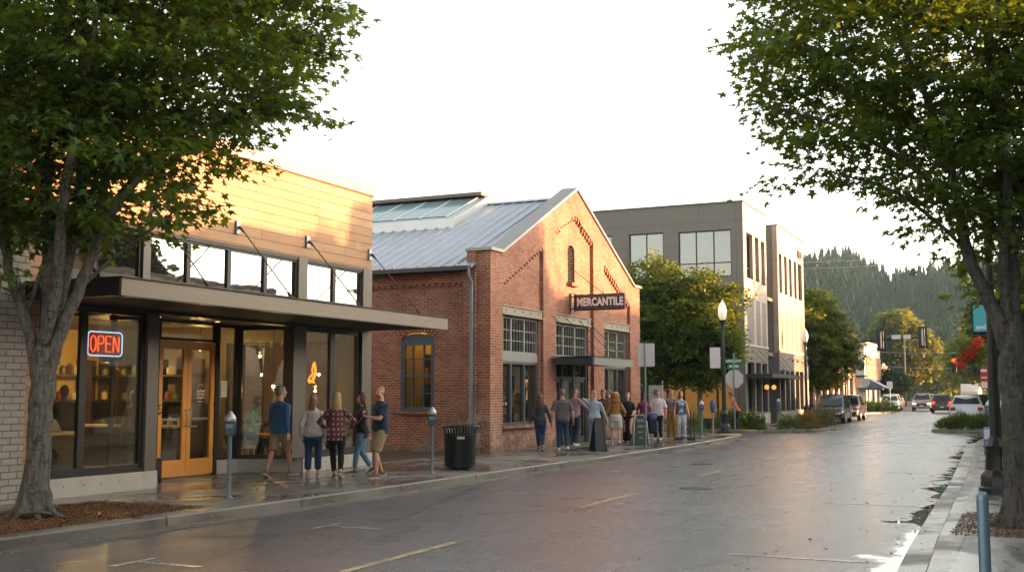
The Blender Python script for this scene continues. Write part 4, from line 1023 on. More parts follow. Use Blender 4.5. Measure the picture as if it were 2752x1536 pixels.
for y in np.arange(76.5, 99, 2.6): MB().box(-14.12, -14.0, y, y+.5, .1, 3.6).build('pier', CRM, b)
b = box_building('corner_building', 'two-storey cream and brick corner building with a dark blue awning', -34, -15.9, 118.4, 131, 6.7, CRM, [(120.2, 121.6, .7, 3.2), (123, 126, .7, 3.2), (127, 130, .7, 3.2), (119.6, 120.7, 4.1, 5.2)], [(-18.6, -17.0, 4.6, 4.9), (-18.6, -16.8, 5.8, 6.0), (-18.4, -16.8, .6, 2.6)], cap=CRM, cornice=.15)
mb = MB(); mb.box(-15.92, -15.82, 119.5, 131, 3.2, 5.6); mb.build('brick_facing', RB, b)
mb = MB(); mb.add([(-15.8, 119.2, 3.3), (-15.8, 122.8, 3.3), (-14.0, 122.8, 2.35), (-14.0, 119.2, 2.35), (-15.8, 119.2, 2.35), (-15.8, 122.8, 2.35)], [(0,1,2,3), (0,3,4), (1,5,2), (3,2,5,4)])
mb.build('awning', mat('navy awning', (.04, .08, .16), .5), b)
mb = MB(); mb.box(-18.9, -14.1, 117.6, 118.4, 2.1, 2.35); mb.build('canopy', DG, b)
mb = MB(); mb.box(-16.9, -15.7, 117.95, 118.38, 3.45, 3.6); mb.lathe([(.42, 0), (.42, .1)], (-16.6, 118.25, 4.0), 16) if False else mb.prism([(.42*cos(q), .42*sin(q)) for q in np.linspace(0, 2*pi, 17)[:-1]], (-16.3, 118.38, 4.5), (1, 0, 0), (0, 0, 1), (0, -.1, 0))
mb.build('wall_sign', BLK, b)
box_building('brick_shop', 'narrow brick shop with tall dark windows beyond the cream corner building', -32, -16.6, 131.5, 146, 4.9, RB, [(y, y+1.6, .6, 3.4) for y in np.arange(132.5, 144, 2.4)])
box_building('gable_house', 'distant low brown house closing the end of the street', -24, -14.5, 330, 345, 6.0, mat('brown render', (.20, .14, .10), .8, obj=False), [], [(-22.5, -21, 1, 3), (-19.5, -18, 1, 3)])
b = COL.objects[-1]
hs = thing('white_van', 'white box van roof showing beyond the parked cars', 'van', (-7.5, 150, 0)); hs['label'] = 'white box van far down the right side of the street'
mb = MB(); mb.box(-8.6, -6.4, 148, 153, .5, 2.9); mb.build('box', mat('white van paint', (.7, .7, .68), .4), hs, bevel=.08)
mb = MB(); mb.box(-8.5, -6.5, 146.3, 147.95, .5, 2.1); mb.build('cab', mat('white van paint'), hs, bevel=.15)
for x in (-8.5, -6.5):
    for y in (147.2, 151.8): MB().tube([(x-.1, y, .36), (x+.1, y, .36)], .36, 14).build('wheel', BLK, hs)
# opposite side of the street, behind and right of the camera: seen in the shop windows, heights set for the shadows they cast
def opposite(name, label, d, y0, y1, h, wm, front, back=20):
    b = thing(name, label, 'building', (d + 6, (y0+y1)/2, .1))
    mb = MB(); wall(mb, 'x', d, d+.3, y0, y1, .05, h, front)
    mb.box(d+.3, back, y0, y0+.3, .05, h); mb.box(d+.3, back, y1-.3, y1, .05, h); mb.box(back-.3, back, y0+.3, y1-.3, .05, h); mb.build('wall', wm, b)
    MB().box(d+.3, back-.3, y0+.3, y1-.3, h-.4, h-.3).build('roof', BRONZE, b)
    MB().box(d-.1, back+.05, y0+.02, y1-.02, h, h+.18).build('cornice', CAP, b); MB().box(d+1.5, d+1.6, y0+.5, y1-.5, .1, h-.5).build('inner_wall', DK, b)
    for q in front: window(b, 'x', d+.18, q[0], q[1], q[2], q[3], max(1, round((q[1]-q[0])/1.2)), 1, FD, GO, fw=.08, mw=.06, sgn=-1)
DUN = mat('dun render', (.16, .14, .12), .8, obj=False)
opposite('opposite_shop', 'plain dark flat-roofed shop across the street from the cedar shop', 6.5, -34, 13.5, 6.9, DUN, [])
opposite('opposite_block', 'two-storey dun block across the street north of the dark flat-roofed shop', 6.5, 13.6, 26.4, 6.7, DUN, [(y, y+1.5, .8, 3) for y in np.arange(15, 24, 2.6)])
opposite('opposite_hall', 'brown brick hall across the street from the brick gabled hall', 6.5, 26.5, 35.0, 7.5, RB, [(y, y+1.5, .8, 3) for y in np.arange(26.5, 33, 2.6)])
opposite('opposite_store', 'tan store with display windows on the sunny side of the street', 6.5, 35.1, 47.0, 7.0, CRM, [(y, y+2.0, .8, 3) for y in np.arange(35, 45, 3.2)])
opposite('opposite_corner', 'low tan corner store beyond the cross street on the right', 4.4, 58, 80, 6.2, CRM, [(y, y+2.0, .8, 3) for y in np.arange(59.5, 79, 3.2)])
opposite('low_sun_blocker', 'unseen dun block added along the cross street to hold off the low sun', 44, 40, 90, 11.5, DUN, [], 60)  # added out of view to keep low sun off the walls opposite
# ------------------------------------------------------------------ trees
BARK = m_bark('maple bark', (.034, .029, .024), (.165, .145, .12)); BARK2 = m_bark('grey bark', (.06, .055, .05), (.20, .18, .155))
LEAF = m_leaf('maple leaf', (.009, .032, .009), (.072, .135, .020), (.30, .36, .014), .36, .8)
LEAF2 = m_leaf('young maple leaf', (.014, .046, .011), (.080, .125, .016), (.38, .40, .02), .38, .5)
LEAF3 = m_leaf('golden green leaf', (.028, .060, .012), (.095, .115, .018), (.42, .40, .03), .38, .16)
LEAF4 = m_leaf('dark green leaf', (.010, .032, .012), (.030, .062, .014), (.12, .18, .02), .3, .4)  # plain darker green
def curve(pts, n=6):
    """smooth path through pts with radii"""
    P = np.array(pts, float); out = []
    for i in range(len(P)-1):
        p0, p1, p2, p3 = P[max(i-1, 0)], P[i], P[i+1], P[min(i+2, len(P)-1)]
        for k in range(n):
            t_ = k/n
            out.append(.5*((2*p1) + (-p0+p2)*t_ + (2*p0-5*p1+4*p2-p3)*t_**2 + (-p0+3*p1-3*p2+p3)*t_**3))
    out.append(P[-1]); return np.array(out)
def tree(label, base, trunk, limbs, blobs, nclu, nleaf, size, leaf, bark=None, seed=1, spread=.42, tmpl=MAPLE, cat='tree', name='maple_tree', group=None, flare=1.0, shell=.55, twig_r=.010, flat=.42, nr=10, droop=.5, minbr=.0):
    """trunk/limbs: lists of (right, forward, z, radius) about the base, seen from the street camera's side; blobs: (right, forward, z, rx, ry, rz)"""
    rg = np.random.default_rng(seed)
    B = np.array([base[0], base[1], 0.]); rv = np.array([RV.x, RV.y, 0]); fv = np.array([FV.x, FV.y, 0])
    W = lambda q: B + rv*q[0] + fv*q[1] + np.array([0, 0, q[2]])
    t_ = thing(name, label, cat, (base[0], base[1], .15), group=group)
    mb = MB(); nodes = []; rad = []
    def path(pts, first=False):
        c = curve([list(W(p)) + [p[3]*(1 if first or i else .62)] for i, p in enumerate(pts)], 5)
        xyz, r = c[:, :3], c[:, 3].copy()
        j = rg.normal(0, .012, xyz.shape); j[:, 2] = 0; xyz = xyz + j*np.minimum(1, r[:, None]*8)
        if first:
            h = xyz[:, 2] - .15; r = r*(1 + flare*.42*np.exp(-h/.16) + .12*np.exp(-h/.6))
        mb.tube([Vector(p) for p in xyz], list(map(float, r)), nr if r[0] > .05 else 6)
        if first and r[0] > .22:
            for k in range(7):
                a = k*.9 + seed; e = .26 + .14*((k*37) % 5)/5; R0 = trunk[0][3]
                mb.tube([Vector((B[0]+R0*.55*cos(a), B[1]+R0*.55*sin(a), .62)), Vector((B[0]+R0*.95*cos(a), B[1]+R0*.95*sin(a), .30)), Vector((B[0]+(R0+e*.35)*cos(a), B[1]+(R0+e*.35)*sin(a), .175)), Vector((B[0]+(R0+e)*cos(a+.1), B[1]+(R0+e)*sin(a+.1), .12))], [R0*.42, R0*.36, R0*.22, .02], 8)
        for p, q in zip(xyz, r): nodes.append(p); rad.append(q)
    path(trunk, True)
    for l in limbs: path(l)
    # cluster centres through the crown
    vol = np.array([b[3]*b[4]*b[5] for b in blobs]); pick = rg.choice(len(blobs), nclu, p=vol/vol.sum())
    bl = np.array(blobs)[pick]
    u = unit(rg.normal(size=(nclu, 3))); rr_ = rg.random(nclu)**(1/3.); rr_ = shell + (1-shell)*rr_ if shell > 0 else rr_
    rr_ = np.where(rg.random(nclu) < .28, rg.random(nclu)**.5*.8, rr_)
    loc = bl[:, :3] + u*rr_[:, None]*bl[:, 3:6]
    C = B + loc[:, :1]*rv + loc[:, 1:2]*fv; C[:, 2] = loc[:, 2]
    # branches from the nearest stem nodes
    nod = np.array(nodes); rd = np.array(rad)
    order = np.argsort(np.linalg.norm(C - nod[:, :].mean(0), axis=1))
    keep = []
    for i in order:
        c = C[i]; dv = nod - c; d2 = (dv**2).sum(1) + np.maximum(0, dv[:, 2] + .15)**2*3
        k = int(np.argmin(d2)); a = nod[k]; d_ = sqrt(((a-c)**2).sum())
        if d_ < .12: keep.append((c, unit(c - a + 1e-3))); continue
        m1 = a*.6 + c*.4 + np.array([0, 0, .10*d_]) + rg.normal(0, .05*d_, 3); r0 = min(rd[k]*.6, .006 + .016*d_ + twig_r*.4)
        pts = [a, m1, c]
        if d_ > minbr: mb.tube([Vector(p) for p in pts], [r0, r0*.7, r0*.35], 5, cap=False)
        nod = np.vstack([nod, m1, c]); rd = np.append(rd, [r0*.8, r0*.55])
        keep.append((c, unit(c - m1)))
    mb.build('trunk', bark or BARK, t_, smooth='all')
    n = nclu*nleaf
    cc = np.repeat(np.array([k[0] for k in keep]), nleaf, 0); dd = np.repeat(np.array([k[1] for k in keep]), nleaf, 0)
    hz = dd.copy(); hz[:, 2] *= .35; hz = unit(hz + rg.normal(0, .25, (n, 3))*[1, 1, .25])
    t1 = rg.random(n)**.8*spread*1.6 - spread*.4
    offs = hz*t1[:, None] + rg.normal(0, spread*.45, (n, 3))*[1, 1, flat]
    offs[:, 2] -= droop*.35*(offs[:, 0]**2 + offs[:, 1]**2)
    P = cc + offs
    T = unit(hz + unit(offs)*.6 + rg.normal(0, .55, (n, 3)) + [0, 0, -.35])
    N = unit(np.stack([rg.normal(0, .55, n), rg.normal(0, .55, n), np.ones(n)*1.0], 1) + unit(offs)*.4)
    leaf_mesh('crown', P, T, N, rg.uniform(size*.7, size*1.25, n), leaf, t_, tmpl)
    return t_
# the leaning maple with many stems at the left
tree('large multi-stemmed maple with pale forked trunk in front of the cedar shop', (-12.53, 11.28),
     [(0, 0, .10, .19), (.01, 0, .7, .165), (.03, 0, 1.4, .155), (.05, 0, 1.9, .165), (.06, 0, 2.3, .16), (.06, 0, 2.7, .09)],
     [[(-.02, 0, 1.9, .13), (-.12, 0, 2.5, .082), (-.30, -.05, 3.1, .07), (-.48, -.1, 3.7, .065), (-.55, -.1, 4.8, .06), (-.62, 0, 6.4, .04), (-.7, 0, 8.4, .02)],
      [(.02, .0, 2.0, .13), (.03, .1, 3.0, .085), (-.02, .15, 3.9, .08), (-.12, .2, 5.2, .065), (-.1, .3, 7.0, .05), (0, .3, 9, .02)],
      [(.08, 0, 1.9, .13), (.28, -.02, 2.7, .09), (.52, 0, 3.35, .08), (.70, 0, 3.9, .075), (.78, 0, 4.6, .065), (.9, .1, 5.6, .065), (1.15, .1, 7.2, .045), (1.3, 0, 8.8, .02)],
      [(.06, .0, 2.2, .12), (.20, .1, 3.1, .075), (.30, .15, 3.8, .07), (.38, .2, 4.7, .075), (.35, .2, 6.0, .06), (.4, .1, 8.0, .03)],
      [(.10, -.1, 2.5, .11), (.28, -.25, 3.3, .08), (.42, -.5, 4.2, .07), (.7, -.8, 5.4, .055), (1.0, -1.0, 7.0, .03)],
      [(.62, 0, 3.7, .07), (1.05, -.2, 4.4, .05), (1.6, -.3, 5.0, .042), (2.4, -.3, 5.6, .032), (3.4, -.2, 6.2, .02)],
      [(.72, 0, 4.2, .06), (1.1, .3, 4.9, .045), (1.8, .5, 5.8, .035), (2.8, .6, 6.8, .022)],
      [(.50, 0, 3.3, .05), (.95, .1, 3.75, .03), (1.4, .1, 4.1, .022), (1.9, .1, 4.5, .012)],
      [(-.45, -.1, 3.7, .05), (-.9, -.2, 4.6, .04), (-1.5, -.3, 5.8, .03)], [(-.2, 0, 3.0, .04), (-.05, .2, 3.8, .04), (.1, .4, 4.8, .035), (.2, .7, 6.2, .03)]],
     [(1.2, 0, 7.2, 2.8, 2.7, 1.8), (2.9, 0, 6.35, 1.05, 1.2, .65), (1.9, 0, 5.65, 1.15, 1.5, .7), (.9, 0, 5.1, 1.5, 1.9, 1.0), (-1.0, 0, 5.6, 2.0, 2.2, 1.7), (.4, 0, 8.6, 3.0, 3.0, 1.6), (1.2, -.2, 4.3, .75, .9, .45), (-.5, -.3, 3.9, .5, .6, .8), (3.8, 0, 6.8, .35, .5, .25), (3.55, 0, 5.95, .35, .5, .2), (.35, .2, 4.3, .8, .8, .45), (-.1, -.3, 4.6, .7, .7, .8), (1.75, 0, 4.75, .7, .8, .35)],
     1250, 42, .13, LEAF, seed=3, spread=.36)
# the straight maple at the right
tree('tall maple with dark forked trunk behind the round-topped blue-grey post', (-.28, 15.95),
     [(0, 0, .10, .19), (-.01, 0, .8, .165), (-.01, 0, 1.6, .16), (-.01, 0, 2.1, .175), (0, 0, 2.5, .17), (.01, 0, 2.9, .11)],
     [[(-.07, 0, 2.2, .11), (-.16, 0, 2.75, .10), (-.35, 0, 3.2, .085), (-.52, 0, 3.6, .08), (-.62, 0, 4.2, .065), (-.8, 0, 5.2, .05), (-1.3, .1, 6.6, .03)],
      [(0, 0, 2.5, .13), (.02, .05, 3.1, .12), (.04, .1, 4.0, .10), (0, .1, 5.3, .08), (-.1, .1, 6.8, .06), (-.1, 0, 8.6, .03)],
      [(.08, 0, 1.9, .12), (.25, 0, 2.5, .11), (.42, 0, 3.1, .10), (.55, 0, 3.9, .085), (.6, 0, 5.2, .07), (.8, 0, 7, .04)],
      [(0, -.05, 2.6, .09), (-.15, -.15, 3.4, .065), (-.1, -.3, 4.5, .06), (-.3, -.5, 6.0, .04)],
      [(-.6, 0, 4.1, .05), (-1.2, 0, 4.8, .04), (-2.1, -.1, 5.3, .03), (-3.1, -.1, 5.6, .016)], [(-.7, 0, 4.7, .05), (-1.3, .2, 5.6, .04), (-2.3, .2, 6.4, .028), (-3.3, .2, 6.9, .014)],
      [(-.55, 0, 3.7, .035), (-.95, 0, 4.1, .026), (-1.5, 0, 4.5, .02), (-2.3, 0, 4.75, .012)], [(.3, .1, 3.0, .06), (.5, .6, 4.2, .05), (.3, 1.0, 5.8, .04)], [(0, .1, 3.3, .06), (.2, -.4, 4.6, .05), (.5, -.8, 6.2, .04)]],
     [(-1.1, 0, 6.9, 2.4, 2.5, 1.6), (-2.2, 0, 5.5, 1.0, 1.3, .6), (-1.4, 0, 4.9, 1.0, 1.2, .5), (-.3, 0, 4.9, 1.3, 1.6, 1.0), (-.45, 0, 3.95, .7, .8, .42), (1.3, 0, 5.6, 1.8, 2.0, 1.7), (0, 0, 8.4, 2.9, 3.0, 1.5), (-2.75, 0, 4.75, .4, .5, .14), (-3.15, 0, 6.2, .35, .5, .22), (-3.05, 0, 5.15, .3, .4, .14), (.9, 0, 4.2, .6, .8, .6), (.35, .6, 4.0, .7, .6, .5), (-.15, .5, 3.9, .5, .5, .4), (.55, 1.2, 3.4, .5, .5, .4)],
     1150, 42, .12, LEAF, seed=8, spread=.34, bark=m_bark('dark maple bark', (.024, .022, .020), (.105, .096, .085)))
# trees farther along
def simple(label, x, y, h, r, leaf, seed, lean=0, nclu=260, nl=30, size=.24, zb=None, group=None, name='street_tree', blobs=None, bark=None, shell=.5, fl=.6):
    zb = zb if zb is not None else h*.26
    tr = .035*h*.55
    T = [(0, 0, .05, tr), (0, 0, zb*.6, tr*.85), (0, 0, zb, tr*.75), (lean*.3, 0, (zb+h)/2, tr*.45), (lean*.6, 0, h*.9, tr*.12)]
    rg = random.Random(seed); L = []
    for i in range(6):
        a = i*1.05 + rg.random(); k = .55 + .4*rg.random()
        L.append([(0, 0, zb*.9+.15*i, tr*.42), (r*.35*cos(a), r*.35*sin(a), zb+(h-zb)*.28, tr*.28), (r*.7*k*cos(a), r*.7*k*sin(a), zb+(h-zb)*(.4+.3*rg.random()), tr*.1)])
    if blobs is None:
        blobs = [(0, 0, zb+(h-zb)*.42, r, r, (h-zb)*.42), (lean*.5, 0, h-(h-zb)*.25, r*.62, r*.62, (h-zb)*.28)]
        for i in range(7):
            a = rg.random()*6.28; q = .55+.3*rg.random(); blobs.append((r*q*cos(a), r*q*sin(a), zb+(h-zb)*(.2+.55*rg.random()), r*.42, r*.42, (h-zb)*.16))
    return tree(label, (x, y), T, L, blobs, nclu, nl, size, leaf, bark or BARK2, seed, spread=max(size*2.0, .36), tmpl=CLUMP, name=name, group=group, shell=shell, flat=fl, nr=7, droop=.2, minbr=.5)
simple('bushy green-gold maple beside the brick hall, left of the two touching crowns', -17.2, 53.2, 8.5, 2.3, LEAF2, 21, nclu=900, nl=40, size=.125, zb=1.9)
simple('round green maple right of the two touching crowns by the grey office', -14.8, 52.9, 7.7, 1.85, LEAF2, 22, nclu=900, nl=40, size=.125, zb=1.9)
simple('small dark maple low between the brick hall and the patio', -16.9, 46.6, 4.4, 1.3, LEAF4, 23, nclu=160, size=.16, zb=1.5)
simple('street maple just past the office block behind a lamp post', -13.9, 80, 8.9, 2.5, LEAF2, 24, nclu=750, nl=40, size=.16, zb=1.9)
simple('small round street tree by the corner building awning', -14.9, 132, 4.3, 1.6, LEAF4, 25, nclu=120, size=.3, zb=1.4)
simple('largest golden-topped tree closing the left side of the far street', -19.2, 182, 15.0, 5.6, LEAF3, 26, nclu=800, nl=36, size=.40, zb=4.0,
       blobs=[(0, 0, 7.5, 5.6, 5, 4.0), (-.3, 0, 11.5, 3.0, 3, 3.4), (1.8, 0, 9.8, 2.4, 2.4, 3.2), (-3.2, 0, 9.0, 2.2, 2.4, 2.6), (4.0, 0, 7.0, 2.4, 2.4, 3.4), (-4.2, 0, 6.0, 2, 2, 2.4)])
simple('tall golden tree rising just behind the largest one', -22.5, 215, 16.5, 4.4, LEAF3, 27, nclu=520, nl=34, size=.46, zb=5)
simple('bright green tree at the far bend to the right of the golden tree', -17.8, 235, 10.5, 4.2, LEAF2, 28, nclu=240, size=.7, zb=2)
simple('pale round tree on the far hillside edge, left above the corner building', -40, 255, 16.0, 3.6, LEAF3, 29, nclu=200, size=.8, zb=6)
simple('small pale tree next to the far hillside edge', -47.5, 250, 13.5, 3.0, LEAF3, 30, nclu=160, size=.75, zb=5)
simple('dark green tree on the far left behind the office block', -33, 190, 12.5, 4.4, LEAF2, 31, nclu=240, size=.6, zb=3)
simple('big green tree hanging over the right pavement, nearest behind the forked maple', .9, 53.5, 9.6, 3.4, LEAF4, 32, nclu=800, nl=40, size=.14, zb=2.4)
simple('second green tree along the right pavement past the planted island', .2, 69, 10.2, 3.6, LEAF2, 33, nclu=650, nl=36, size=.19, zb=2.6)
simple('third green tree along the right pavement beside the parked cars', .2, 87, 10.8, 4.0, LEAF2, 34, nclu=360, size=.38, zb=3.2)
simple('fourth green tree along the right pavement over the red signal', -.4, 108, 12.0, 4.3, LEAF2, 35, nclu=320, size=.45, zb=3.6)
simple('fifth green tree far down the right pavement', -3.6, 138, 11.0, 4.4, LEAF2, 36, nclu=260, size=.5, zb=3.0)
simple('sixth green tree far down the right pavement', -7.2, 175, 11.0, 4.6, LEAF2, 37, nclu=220, size=.6, zb=2.5)
simple('unseen tall tree added behind the opposite shops to shade the left half of the brick gable', 12.0, 40.9, 11.6, 2.2, LEAF4, 40, nclu=900, nl=34, size=.26, zb=4)  # out of view, added for its shadow on the gable
simple('tree behind the opposite shops, seen mirrored in the upper shop windows', 12, 34.8, 9.6, 1.9, LEAF4, 38, nclu=200, size=.3, zb=4)
simple('second tree behind the opposite shops, seen mirrored in the upper shop windows', 16, 34, 8.6, 2.0, LEAF4, 39, nclu=160, size=.3, zb=4)

# ------------------------------------------------------------------ shrubs and planted beds
def shrub(label, x, y, rx, ry, h, leaf, n, size=.12, tmpl=OVAL, z0=.15, name='shrub', group=None, up=.5):
    t_ = thing(name, label, 'shrub', (x, y, z0), group=group)
    u = unit(rng.normal(size=(n, 3))); u[:, 2] = np.abs(u[:, 2]); r = .45 + .55*rng.random(n)**.6
    lump = 1 + .18*np.sin(u[:, 0]*5 + x*3)*np.cos(u[:, 1]*4 + y) + .1*rng.normal(size=n)
    P = np.array([x, y, z0]) + u*(r*lump)[:, None]*[rx, ry, h]
    T = unit(u + rng.normal(0, .4, (n, 3)) + [0, 0, up]); N = unit(rng.normal(size=(n, 3)) + u*.6)
    leaf_mesh('foliage', P, T, N, rng.uniform(size*.7, size*1.3, n), leaf, t_, tmpl)
    mb = MB()
    for i in range(9):
        a = i*.7; mb.tube([(x, y, z0-.03), (x+rx*.5*cos(a), y+ry*.5*sin(a), z0+h*.6)], [.02, .008], 4)
    mb.build('stem', BARK2, t_); return t_
G1 = m_leaf('hedge leaf', (.028, .065, .014), (.09, .14, .03), (.3, .36, .04), .3, 1.5); G2 = m_leaf('rusty shrub leaf', (.12, .07, .018), (.26, .15, .03), (.4, .25, .04), .3, 1.2); G3 = m_leaf('dry shrub leaf', (.06, .06, .025), (.16, .12, .05), (.3, .25, .08), .3, 1.2)
shrub('round green shrub at the corner of the kerbed bed before the office', -10.75, 53.6, .55, .5, .62, G1, 1100, .08)
shrub('orange-tinged shrub in the middle of the kerbed bed', -9.95, 54.4, .6, .55, .75, G2, 1300, .08)
shrub('small green tuft at the kerb edge of the planted bed', -9.72, 53.2, .2, .2, .25, G1, 260, .06)
shrub('dark green shrub behind the orange one', -10.5, 56.6, .42, .5, .8, G1, 900, .08)
shrub('brown-green shrub beside the red post', -10.0, 57.8, .55, .6, .92, G3, 1200, .08)
shrub('tallest brown shrub of the kerbed bed, by the parked dark cars', -9.95, 59.2, .6, .6, .95, G3, 1200, .08)
shrub('feathery green shrub next to the walking group', -13.6, 46.9, .75, .6, 1.05, G1, 1400, .14, BLADE)
shrub('low clipped hedge left of the street lamp', -13.0, 51.6, .9, .5, .95, G1, 1500, .10)
shrub('low clipped hedge right of the street lamp', -12.0, 52.0, .55, .5, .85, G1, 900, .10)
for i, (x, y, s) in enumerate(((-3.9, 56.9, .55), (-3.3, 57.0, .9), (-2.6, 57.4, .8), (-1.9, 57.2, .6))):
    shrub(['low grassy tuft at the left end of the right-hand island', 'broad grassy mound in the centre of the right-hand island', 'grassy mound behind the centre of the right-hand island', 'low grassy tuft at the right end of the right-hand island'][i], x, y, .55, .6, s*.8, G1, 1500, .2, BLADE, up=1.0)
for i, (x, y) in enumerate(((-14.4, 106.2), (-13.4, 107.0), (-12.7, 108.2))):
    shrub(['low green planting by the far stop sign', 'low green planting in the far kerb bed', 'low green planting by the silver parked car'][i], x, y, .9, 1.2, .75, G1, 500, .26)
shrub('trailing plants spilling at the foot of the brick hall corner', -15.8, 43.3, .5, .5, 1.6, G1, 700, .12, BLADE)

# ------------------------------------------------------------------ wooded hills
def ridge_h(x, y):
    a = np.degrees(np.arctan2(x, y))          # bearing from the camera
    d_ = np.hypot(x, y)
    crest = np.interp(a, [-60, -40, -20, -10.4, -8.5, -7.2, -6.2, -5.0, -2, 3, 10, 40], [36, 40, 42, 43, 46, 40, 36, 37, 41, 40, 38, 34])
    s = np.clip((d_-255)/215, 0, 1); s = s*s*(3-2*s)
    return crest*s*1.0 - 1
gx = np.linspace(-620, 420, 70); gy = np.linspace(180, 760, 50)
vs = []; fs = []
for j, y in enumerate(gy):
    for i, x in enumerate(gx):
        vs.append((x, y, float(ridge_h(x, y))))
for j in range(len(gy)-1):
    for i in range(len(gx)-1):
        a = j*len(gx)+i; fs.append((a, a+1, a+1+len(gx), a+len(gx)))
tag(MB().add(vs, fs).build('hill', mat('forest floor', (.028, .038, .018), .9, var=.4, vs=.02, bump=0, obj=False), smooth='all'), kind='structure')
def conifers(name, label, n, seed, a0, a1, d0, d1, m, hs=(13, 24)):
    rg = np.random.default_rng(seed)
    A = np.radians(rg.uniform(a0, a1, n)); D_ = np.sqrt(rg.uniform(d0**2, d1**2, n))
    X = D_*np.sin(A); Y = D_*np.cos(A); H = rg.uniform(*hs, n); Zb = ridge_h(X, Y) - .5
    nl, k = 9, 10; V = []; F = []
    lay = np.linspace(.10, .98, nl)
    allv = []; allf = []; base_i = 0
    ang = np.arange(k)/k*2*pi
    for i in range(n):
        w_ = H[i]*rg.uniform(.13, .22); ph = rg.uniform(0, 6.28)
        vv = []; ff = []
        for q, t_ in enumerate(lay):
            r = w_*(1-t_)**.85 + .10; zt = H[i]*min(1, t_+.17)
            rr_ = r*np.where(np.arange(k) % 2 == 0, 1.0, .42)*rg.uniform(.62, 1.3, k)
            ring = np.stack([X[i]+rr_*np.cos(ang+ph+q*.7), Y[i]+rr_*np.sin(ang+ph+q*.7), np.full(k, Zb[i]+H[i]*t_) - rr_*.25 + rg.normal(0, .12, k)], 1)
            b = len(vv); vv.extend(ring.tolist()); vv.append([X[i]+rg.normal(0, .1), Y[i], Zb[i]+zt])
            ff.extend([(base_i+b+j, base_i+b+(j+1) % k, base_i+b+k) for j in range(k)])
        allv.extend(vv); allf.extend(ff); base_i += len(vv)
    return tag(MB().add(allv, allf).build(name, m), label, 'forest', kind='stuff')
CON = m_leaf('conifer needles', (.007, .030, .014), (.022, .060, .022), (.05, .09, .03), .04, .22, .8)
CON2 = m_leaf('foothill leaves', (.030, .055, .018), (.10, .115, .035), (.2, .22, .05), .2, .04, .7)
conifers('forest', 'dense conifer forest covering the hazy hill', 4600, 5, -22, 9, 296, 520, CON, (8, 17))
# broadleaf trees at the foot of the hill
n = 420; rg = np.random.default_rng(9)
A = np.radians(rg.uniform(-20, 8, n)); D_ = rg.uniform(262, 360, n); X = D_*np.sin(A); Y = D_*np.cos(A); Z = ridge_h(X, Y); m_ = 70
r = rg.uniform(2.2, 4.2, n)
u = unit(rg.normal(size=(n, m_, 3))); P = np.stack([X, Y, Z + r*1.3], 1)[:, None, :] + u*(r[:, None]*rg.uniform(.6, 1.1, (n, m_)))[..., None]*[1, 1, 1.25]
P = P.reshape(-1, 3); u = u.reshape(-1, 3); S = np.repeat(r, m_)*.42
tag(leaf_mesh('forest', P, unit(u + rg.normal(0, .5, u.shape)), unit(u + [0, 0, .6]), S, CON2, tmpl=CLUMP), 'rounded broadleaf wood along the foot of the hill', 'forest', kind='stuff')
# air
if HAZE:
    m, nt = newmat('haze'); v = nd(nt, 'ShaderNodeVolumePrincipled', {'Color': (.55, .82, 1.0, 1), 'Density': HAZE, 'Anisotropy': .35})
    o = nt.nodes.new('ShaderNodeOutputMaterial'); nt.links.new(v.outputs[0], o.inputs['Volume'])
    hz = MB().box(-640, 440, -420, 780, -2.0, 90).build('haze', m); tag(hz, 'thin evening haze over the street and hill', 'haze', kind='stuff')
# ------------------------------------------------------------------ street furniture
LAMPG = mat('lamp post paint', (.018, .022, .022), .38, .2, var=.15)
def globe_mat(k):
    return [m_emit('lamp glow', (1.0, .66, .36), 2.4), mat('milk glass', (.75, .70, .64), .3, emit=(1, .8, .6), es=.05), mat('dim milk glass', (.75, .71, .66), .3, emit=(1, .9, .8), es=.02)][k]  # faint glow put into the milk glass, dull globes included
lamp0 = None
def street_lamp(label, x, y, h=5.55, k=0, grp='acorn street lamps along the pavements'):
    t_ = thing('street_lamp', label, 'street lamp', (x, y, .15), group=grp)
    mb = MB(); mb.lathe([(.30, 0), (.30, .10), (.27, .13), (.26, .30), (.22, .36), (.19, .40), (.17, .75), (.19, .80), (.15, .86), (.11, .95)], (x, y, .148), 20, flute=.06, nf=1); mb.build('base', LAMPG, t_, smooth=30)
    mb = MB(); mb.lathe([(.095, .95), (.09, 1.2), (.065, h-1.25), (.085, h-1.22), (.085, h-1.15), (.06, h-1.12), (.075, h-1.02), (.13, h-.92), (.15, h-.86), (.12, h-.84)], (x, y, .148), 16, flute=.10, nf=1); mb.build('post', LAMPG, t_, smooth=30)
    MB().lathe([(.10, h-.84), (.16, h-.70), (.19, h-.52), (.18, h-.38), (.14, h-.22), (.10, h-.14), (.06, h-.12)], (x, y, .148), 16).build('globe', globe_mat(k), t_, smooth='all')
    MB().lathe([(.105, h-.15), (.07, h-.09), (.03, h-.05), (.035, h-.02), (.006, h+.05)], (x, y, .148), 12).build('finial', LAMPG if k == 0 else globe_mat(2), t_, smooth='all')
    return t_
street_lamp('black acorn lamp at the kerb corner by the stop sign, its globe faintly lit', -12.0, 46.6, 5.6, 1)
street_lamp('black acorn lamp behind the dark parked cars, milky globe given a faint glow', -12.75, 69.3, 5.6, 2)
street_lamp('glowing acorn lamp just above the end of the signal arm', -13.7, 91, 5.6, 0)
street_lamp('glowing acorn lamp in front of the cream corner building, left of its twin', -16.4, 131, 5.6, 0)
street_lamp('glowing acorn lamp right of its twin by the far stop sign', -18.0, 152, 5.6, 0)
street_lamp('near black street lamp half hidden behind the forked maple trunk', -.68, 20.8, 5.7, 2)
L6 = street_lamp('street lamp with hanging flower basket and teal banner on the right pavement', -1.45, 45.9, 5.75, 0)
